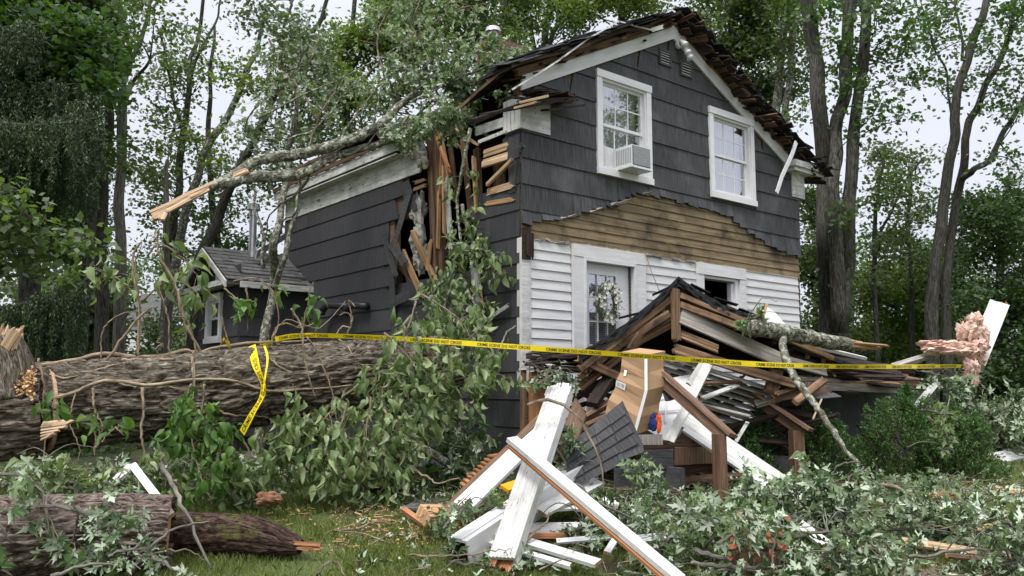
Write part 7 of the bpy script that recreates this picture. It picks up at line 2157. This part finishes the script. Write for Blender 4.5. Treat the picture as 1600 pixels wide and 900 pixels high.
mb_('maple leaves tangled in the bottom of the broken heap', [[(900, 830), (950, 820), (1000, 830)], [(930, 790), (980, 800)], [(860, 870), (920, 880)], [(1000, 870), (980, 840)]], 6.9, 290, 0.092, .22, 34)
mb_('wilted maple twigs beside the box beam end', [[(700, 880), (740, 880), (800, 890)], [(690, 830), (720, 800)], [(820, 880), (850, 890)]], 6.4, 101, 0.084, .14, 35, facing=.8)
mb_('maple twigs growing up between the boards and the shingle slab', [[(870, 700), (885, 730), (880, 770)], [(890, 670), (900, 700)], [(840, 600), (860, 590)]], 7.5, 66, 0.092, .15, 36)
mb_('leaves caught on the crushed left end of the porch roof', [[(840, 580), (870, 582), (890, 600)]], 9.1, 36, .11, .14, 37)
mb_('maple leaves caught under the upended column', [[(1440, 580), (1480, 590), (1510, 600)], [(1490, 570), (1500, 620)]], 11.6, 110, .13, .28, 38)
mb_('maple sprig on the porch roof below the open window', [[(1170, 505), (1190, 495), (1160, 500)]], 9.2, 40, .12, .16, 39)
mb_('wilted sprigs lying over the right yew shrub', [[(1450, 650), (1480, 680), (1490, 710)], [(1440, 640), (1500, 650)]], 8.4, 36, .11, .18, 40, mat='leaf_vine', droop=.8)
mb_('maple leaves drooping over the orange flowers', [[(1120, 850), (1150, 835), (1190, 825)], [(1150, 890), (1190, 885), (1240, 885)], [(1160, 800), (1190, 820)]], 5.8, 80, .09, .13, 44, droop=.8)
mb_('far maple branches heaped beyond the yew at right', [[(1500, 640), (1550, 650), (1610, 640)], [(1520, 680), (1580, 690), (1630, 680)], [(1560, 660), (1620, 660)]], 12.5, 900, .13, .65, 41)
mb_('leafy branch beneath the heap near the column foot', [[(730, 800), (760, 790), (740, 820)], [(700, 810), (690, 830)]], 7.0, 87, 0.084, .16, 42, mat='leaf_vine')
mb_('maple branch lying by the house wall behind the lumber', [[(690, 690), (730, 700), (760, 690)], [(720, 720), (700, 740)]], 8.9, 80, .12, .22, 43)

# ------------------------------------------------------------------ shrubs
def shrub(label, x, y0, y1, d, rx, seed):
    base = PD(x, y1, d); base[2] = float(ground_z(base[0], base[1]))
    top = PD(x, y0, d)[2]; H = top - base[2]; R = rx / 1309 * d
    root = thing('yew_shrub', label, 'shrub', base, 'yew shrubs before the porch wall')
    rs = np.random.default_rng(seed); q = random.Random(seed)
    sb = MB(); P = []; Dd = []
    K = int(1500 * R * H)
    for i in range(K):
        a = q.uniform(0, 6.28); f = q.random() ** .7 * (1 + .12 * math.sin(a * 2 + seed * 1.7))
        rr_ = R * math.sqrt(max(0.02, 1 - min(1, f) ** 2.6)) * q.uniform(.62, 1.06) * (1 + .24 * math.sin(a * 3 + seed) + .20 * math.sin(f * 9 + a * 2 + seed * 2))
        e = base + np.array((math.cos(a) * rr_, math.sin(a) * rr_, .05 + H * f * q.uniform(.85, 1.08)))
        out = nrm(np.array((math.cos(a) * .8, math.sin(a) * .8, .9 + q.uniform(-.3, .5))))
        L_ = q.uniform(.10, .22)
        s0 = e - out * L_
        if i % 3 == 0: sb.tube([s0 - out * .1, e], [.006, .003], 3, cap=False)
        m = 26
        t = rs.random(m)[:, None]
        pp = s0 + (e - s0) * t + rs.normal(size=(m, 3)) * .006
        dd = rs.normal(size=(m, 3)) * .75 + out * 1.0
        P.append(pp); Dd.append(dd)
    P = np.concatenate(P); Dd = np.concatenate(Dd)
    Dd /= np.linalg.norm(Dd, axis=1)[:, None]
    yy = np.cross(Dd, rs.normal(size=P.shape)); yy /= np.linalg.norm(yy, axis=1)[:, None]
    L_ = rs.uniform(.028, .055, len(P))[:, None]
    v = np.stack([P, P + Dd * L_ * .5 + yy * .007, P + Dd * L_, P + Dd * L_ * .5 - yy * .007], 1).reshape(-1, 3)
    for i in range(6):
        a = i * 1.05; sb.tube([base, base + np.array((math.cos(a) * R * .4, math.sin(a) * R * .4, H * .6))], [.02, .008], 5)
    sb.build('branches', M['twig'], root, smooth=True)
    arr_mesh('foliage', v, np.arange(len(v)).reshape(-1, 4), M['leaf_bush'], root)
shrub('dark green yew shrub between the steps and the porch wall', 1190, 655, 765, 10.1, 44, 1)
shrub('tall feathery yew shrub right behind the second newel post', 1280, 645, 768, 10.2, 58, 2)
shrub('wide dark yew shrub at the right end of the porch wall', 1425, 622, 775, 10.3, 88, 3)
shrub('lighter yew shrub at the far right of the row', 1495, 640, 780, 10.0, 58, 4)

# flower pot with orange blooms
fp = thing('flower_basket', 'basket of small orange flowers half buried in maple leaves', 'flower pot', PD(1185, 890, 6.0))
mb = MB(); c = PD(1180, 858, 6.1); mb.tube([c - ZZ * .22, c - ZZ * .05, c], [.12, .17, .18], 20, mend=1); mb.build('basket', [M['old'], M['dark']], fp)
fl = MB(); q = random.Random(3); lfm = MB()
for i in range(46):
    p = PD(q.gauss(1181, 24), q.gauss(850, 21), q.uniform(5.9, 6.1))
    nn = nrm(np.array((q.gauss(0, .5), -1, q.gauss(.4, .4)))); x_ = nrm(np.cross(nn, ZZ)); y_ = np.cross(nn, x_)
    for k in range(5):
        b = k * 1.2566 + q.random(); dd = x_ * math.cos(b) + y_ * math.sin(b); s_ = np.cross(dd, nn)
        fl.add([p, p + dd * .012 + s_ * .010, p + dd * .024 + nn * .005, p + dd * .012 - s_ * .010], [(0, 1, 2, 3)])
fl.build('flowers', M['flower'], fp)
P = np.array([PD(q.gauss(1183, 26), q.gauss(850, 22), q.uniform(5.95, 6.15)) for _ in range(260)])
v, f = leaf_quads(P, .05, np.random.default_rng(4)); arr_mesh('leaves', v, f, M['leaf_mid'], fp)
mb = MB(); c = PD(1305, 890, 6.3); mb.tube([c - ZZ * .1, c + ZZ * .01], [.05, .07], 18); tag(mb.build('clay_pot', M['terracotta']), 'broken clay pot half hidden by leaves near the gravel', 'pot')

# ------------------------------------------------------------------ litter, chips, grass
rs = np.random.default_rng(8)
def scatter_px(n, x0, x1, y0, y1, keep=None):
    """ground points spread evenly in world space inside a patch of the lawn"""
    a = GP(x0, y1); b = GP(x1, y1); c = GP(x0, y0); d = GP(x1, y0)
    ymin, ymax = a[1], c[1]
    out = []
    while len(out) < n:
        Y_ = rs.uniform(ymin, ymax, n); X_ = rs.uniform(min(a[0], c[0]), max(b[0], d[0]), n)
        px = 800 + X_ / Y_ * 1309
        k = (px > x0) & (px < x1)
        out.extend(zip(X_[k], Y_[k]))
    P = np.array(out[:n]); return np.column_stack([P, ground_z(P[:, 0], P[:, 1])])
# maple leaf litter
parts = []
for (n, x0, x1, y0, y1, h) in ((2800, 960, 1680, 770, 930, .05), (500, 1380, 1700, 700, 780, .05), (500, -60, 420, 730, 800, .10), (260, 560, 960, 770, 930, .03), (500, 640, 1000, 740, 800, .06), (500, 1000, 1300, 745, 800, .10), (900, 1480, 1750, 660, 705, .2)):
    P = scatter_px(n, x0, x1, y0, y1); P[:, 2] += rs.random(n) ** 2 * h + .02; parts.append(P)
P = np.concatenate(parts); n = len(P)
D = rs.normal(size=(n, 3)); D[:, 2] *= .35
Nn = rs.normal(size=(n, 3)) * .45; Nn[:, 2] += np.where(rs.random(n) < .62, -1, 1)
v, f = place_leaves('maple', P, D, Nn, rs.uniform(.045, .10, n), rs)
tag(arr_mesh('leaf_litter', v, f, M['leaf_maple']), 'torn maple leaves strewn over the lawn around the debris', 'leaf litter', kind='stuff')
# sticks litter
mb = MB(); q = random.Random(12)
for (n, x0, x1, y0, y1) in ((330, 960, 1650, 755, 920), (60, 560, 960, 770, 920), (50, 0, 420, 730, 790)):
    for p in scatter_px(n, x0, x1, y0, y1):
        a = q.uniform(0, 6.28); L_ = q.uniform(.15, .6); z = q.uniform(.01, .10)
        p = p + ZZ * z; e = p + np.array((math.cos(a) * L_, math.sin(a) * L_, q.uniform(-.03, .10)))
        mb.tube([p, (p + e) / 2 + np.array((q.uniform(-.04, .04), 0, q.uniform(0, .04))), e], [q.uniform(.003, .009), .002], 4, cap=False)
tag(mb.build('twig_litter', M['twig'], smooth=True), 'fine broken twigs scattered among the leaf litter', 'twigs', kind='stuff')
# splinters and chips
mb = MB()
for (n, x0, x1, y0, y1) in ((170, 560, 770, 795, 850), (60, 960, 1600, 780, 900), (50, 400, 560, 800, 870)):
    for p in scatter_px(n, x0, x1, y0, y1):
        a = q.uniform(0, 6.28); L_ = q.uniform(.02, .10); p = p + ZZ * q.uniform(.02, .05)
        mb.board(p, p + np.array((math.cos(a), math.sin(a), q.uniform(-.2, .3))) * L_, q.uniform(.006, .022), .005, up=(q.uniform(-.5, .5), q.uniform(-.5, .5), 1))
tag(mb.build('wood_chips', M['raw']), 'scattered fresh wood chips and splinters on the lawn', 'wood chips', kind='stuff')
n = 3500
P = np.concatenate([scatter_px(1500, 640, 760, 808, 850), scatter_px(2000, 520, 820, 795, 880)]); P[:, 2] += rs.random(len(P)) * .03 + .01
v, f = leaf_quads(P, .016, rs, flat=1.2)
tag(arr_mesh('sawdust_patch', v, f, M['chips']), 'pale sawdust scattered in the grass below the brown timber', 'sawdust', kind='stuff')

# grass
def grass(n, x0, x1, y0, y1, h0, h1):
    P = scatter_px(n, x0, x1, y0, y1)
    m = fbm(P[:, 0] * 1.3 + 3, P[:, 1] * 1.3 + 8, 3)
    P = P[(rs.random(n) < np.clip((m - .28) * 4.5, .12, 1))]
    n = len(P)
    a = rs.uniform(0, 2 * math.pi, n); h = rs.uniform(h0, h1, n) * (.6 + fbm(P[:, 0] * 3, P[:, 1] * 3, 2)); w = rs.uniform(.0018, .0038, n)
    side = np.column_stack([np.cos(a), np.sin(a), np.zeros(n)]) * w[:, None]
    lean = np.column_stack([rs.normal(size=n), rs.normal(size=n), np.zeros(n)]) * h[:, None] * .42
    mid = P + lean * .35; mid[:, 2] += h * .62
    tip = P + lean; tip[:, 2] += h
    base = P.copy(); base[:, 2] -= .005
    v = np.stack([base - side, base + side, mid + side * .8, tip, mid - side * .8], 1)
    return v.reshape(-1, 3), n
V_ = []; N_ = 0
for args in ((110000, -60, 1000, 765, 930, .03, .075), (45000, 1000, 1680, 800, 930, .03, .07), (30000, 1350, 1700, 690, 800, .03, .08), (30000, 0, 1300, 745, 766, .03, .09), (14000, 380, 760, 748, 800, .04, .10)):
    v, n = grass(*args); V_.append(v); N_ += n
V_ = np.concatenate(V_)
tag(arr_mesh('grass', V_, np.arange(N_ * 5).reshape(-1, 5), M['grass']), 'short mixed green lawn grass', 'grass', kind='stuff')
# rough undergrowth beyond the yard
P = []
for i in range(60000):
    pass
rs2 = np.random.default_rng(15)
n = 60000
Yw = rs2.uniform(13, 34, n); Xw = Yw * rs2.uniform(-.68, .68, n)
k = (Xw > 5.2) | (Xw < -6.5)
P = np.column_stack([Xw, Yw, ground_z(Xw, Yw) + rs2.random(n) ** 1.6 * (.15 + .7 * fbm(Xw * .6, Yw * .6, 3))])[k]
v, f = leaf_quads(P, .13, rs2)
tag(arr_mesh('undergrowth', v, f, M['leaf_mid']), 'low leafy undergrowth covering the ground beneath the trees', 'undergrowth', kind='stuff')
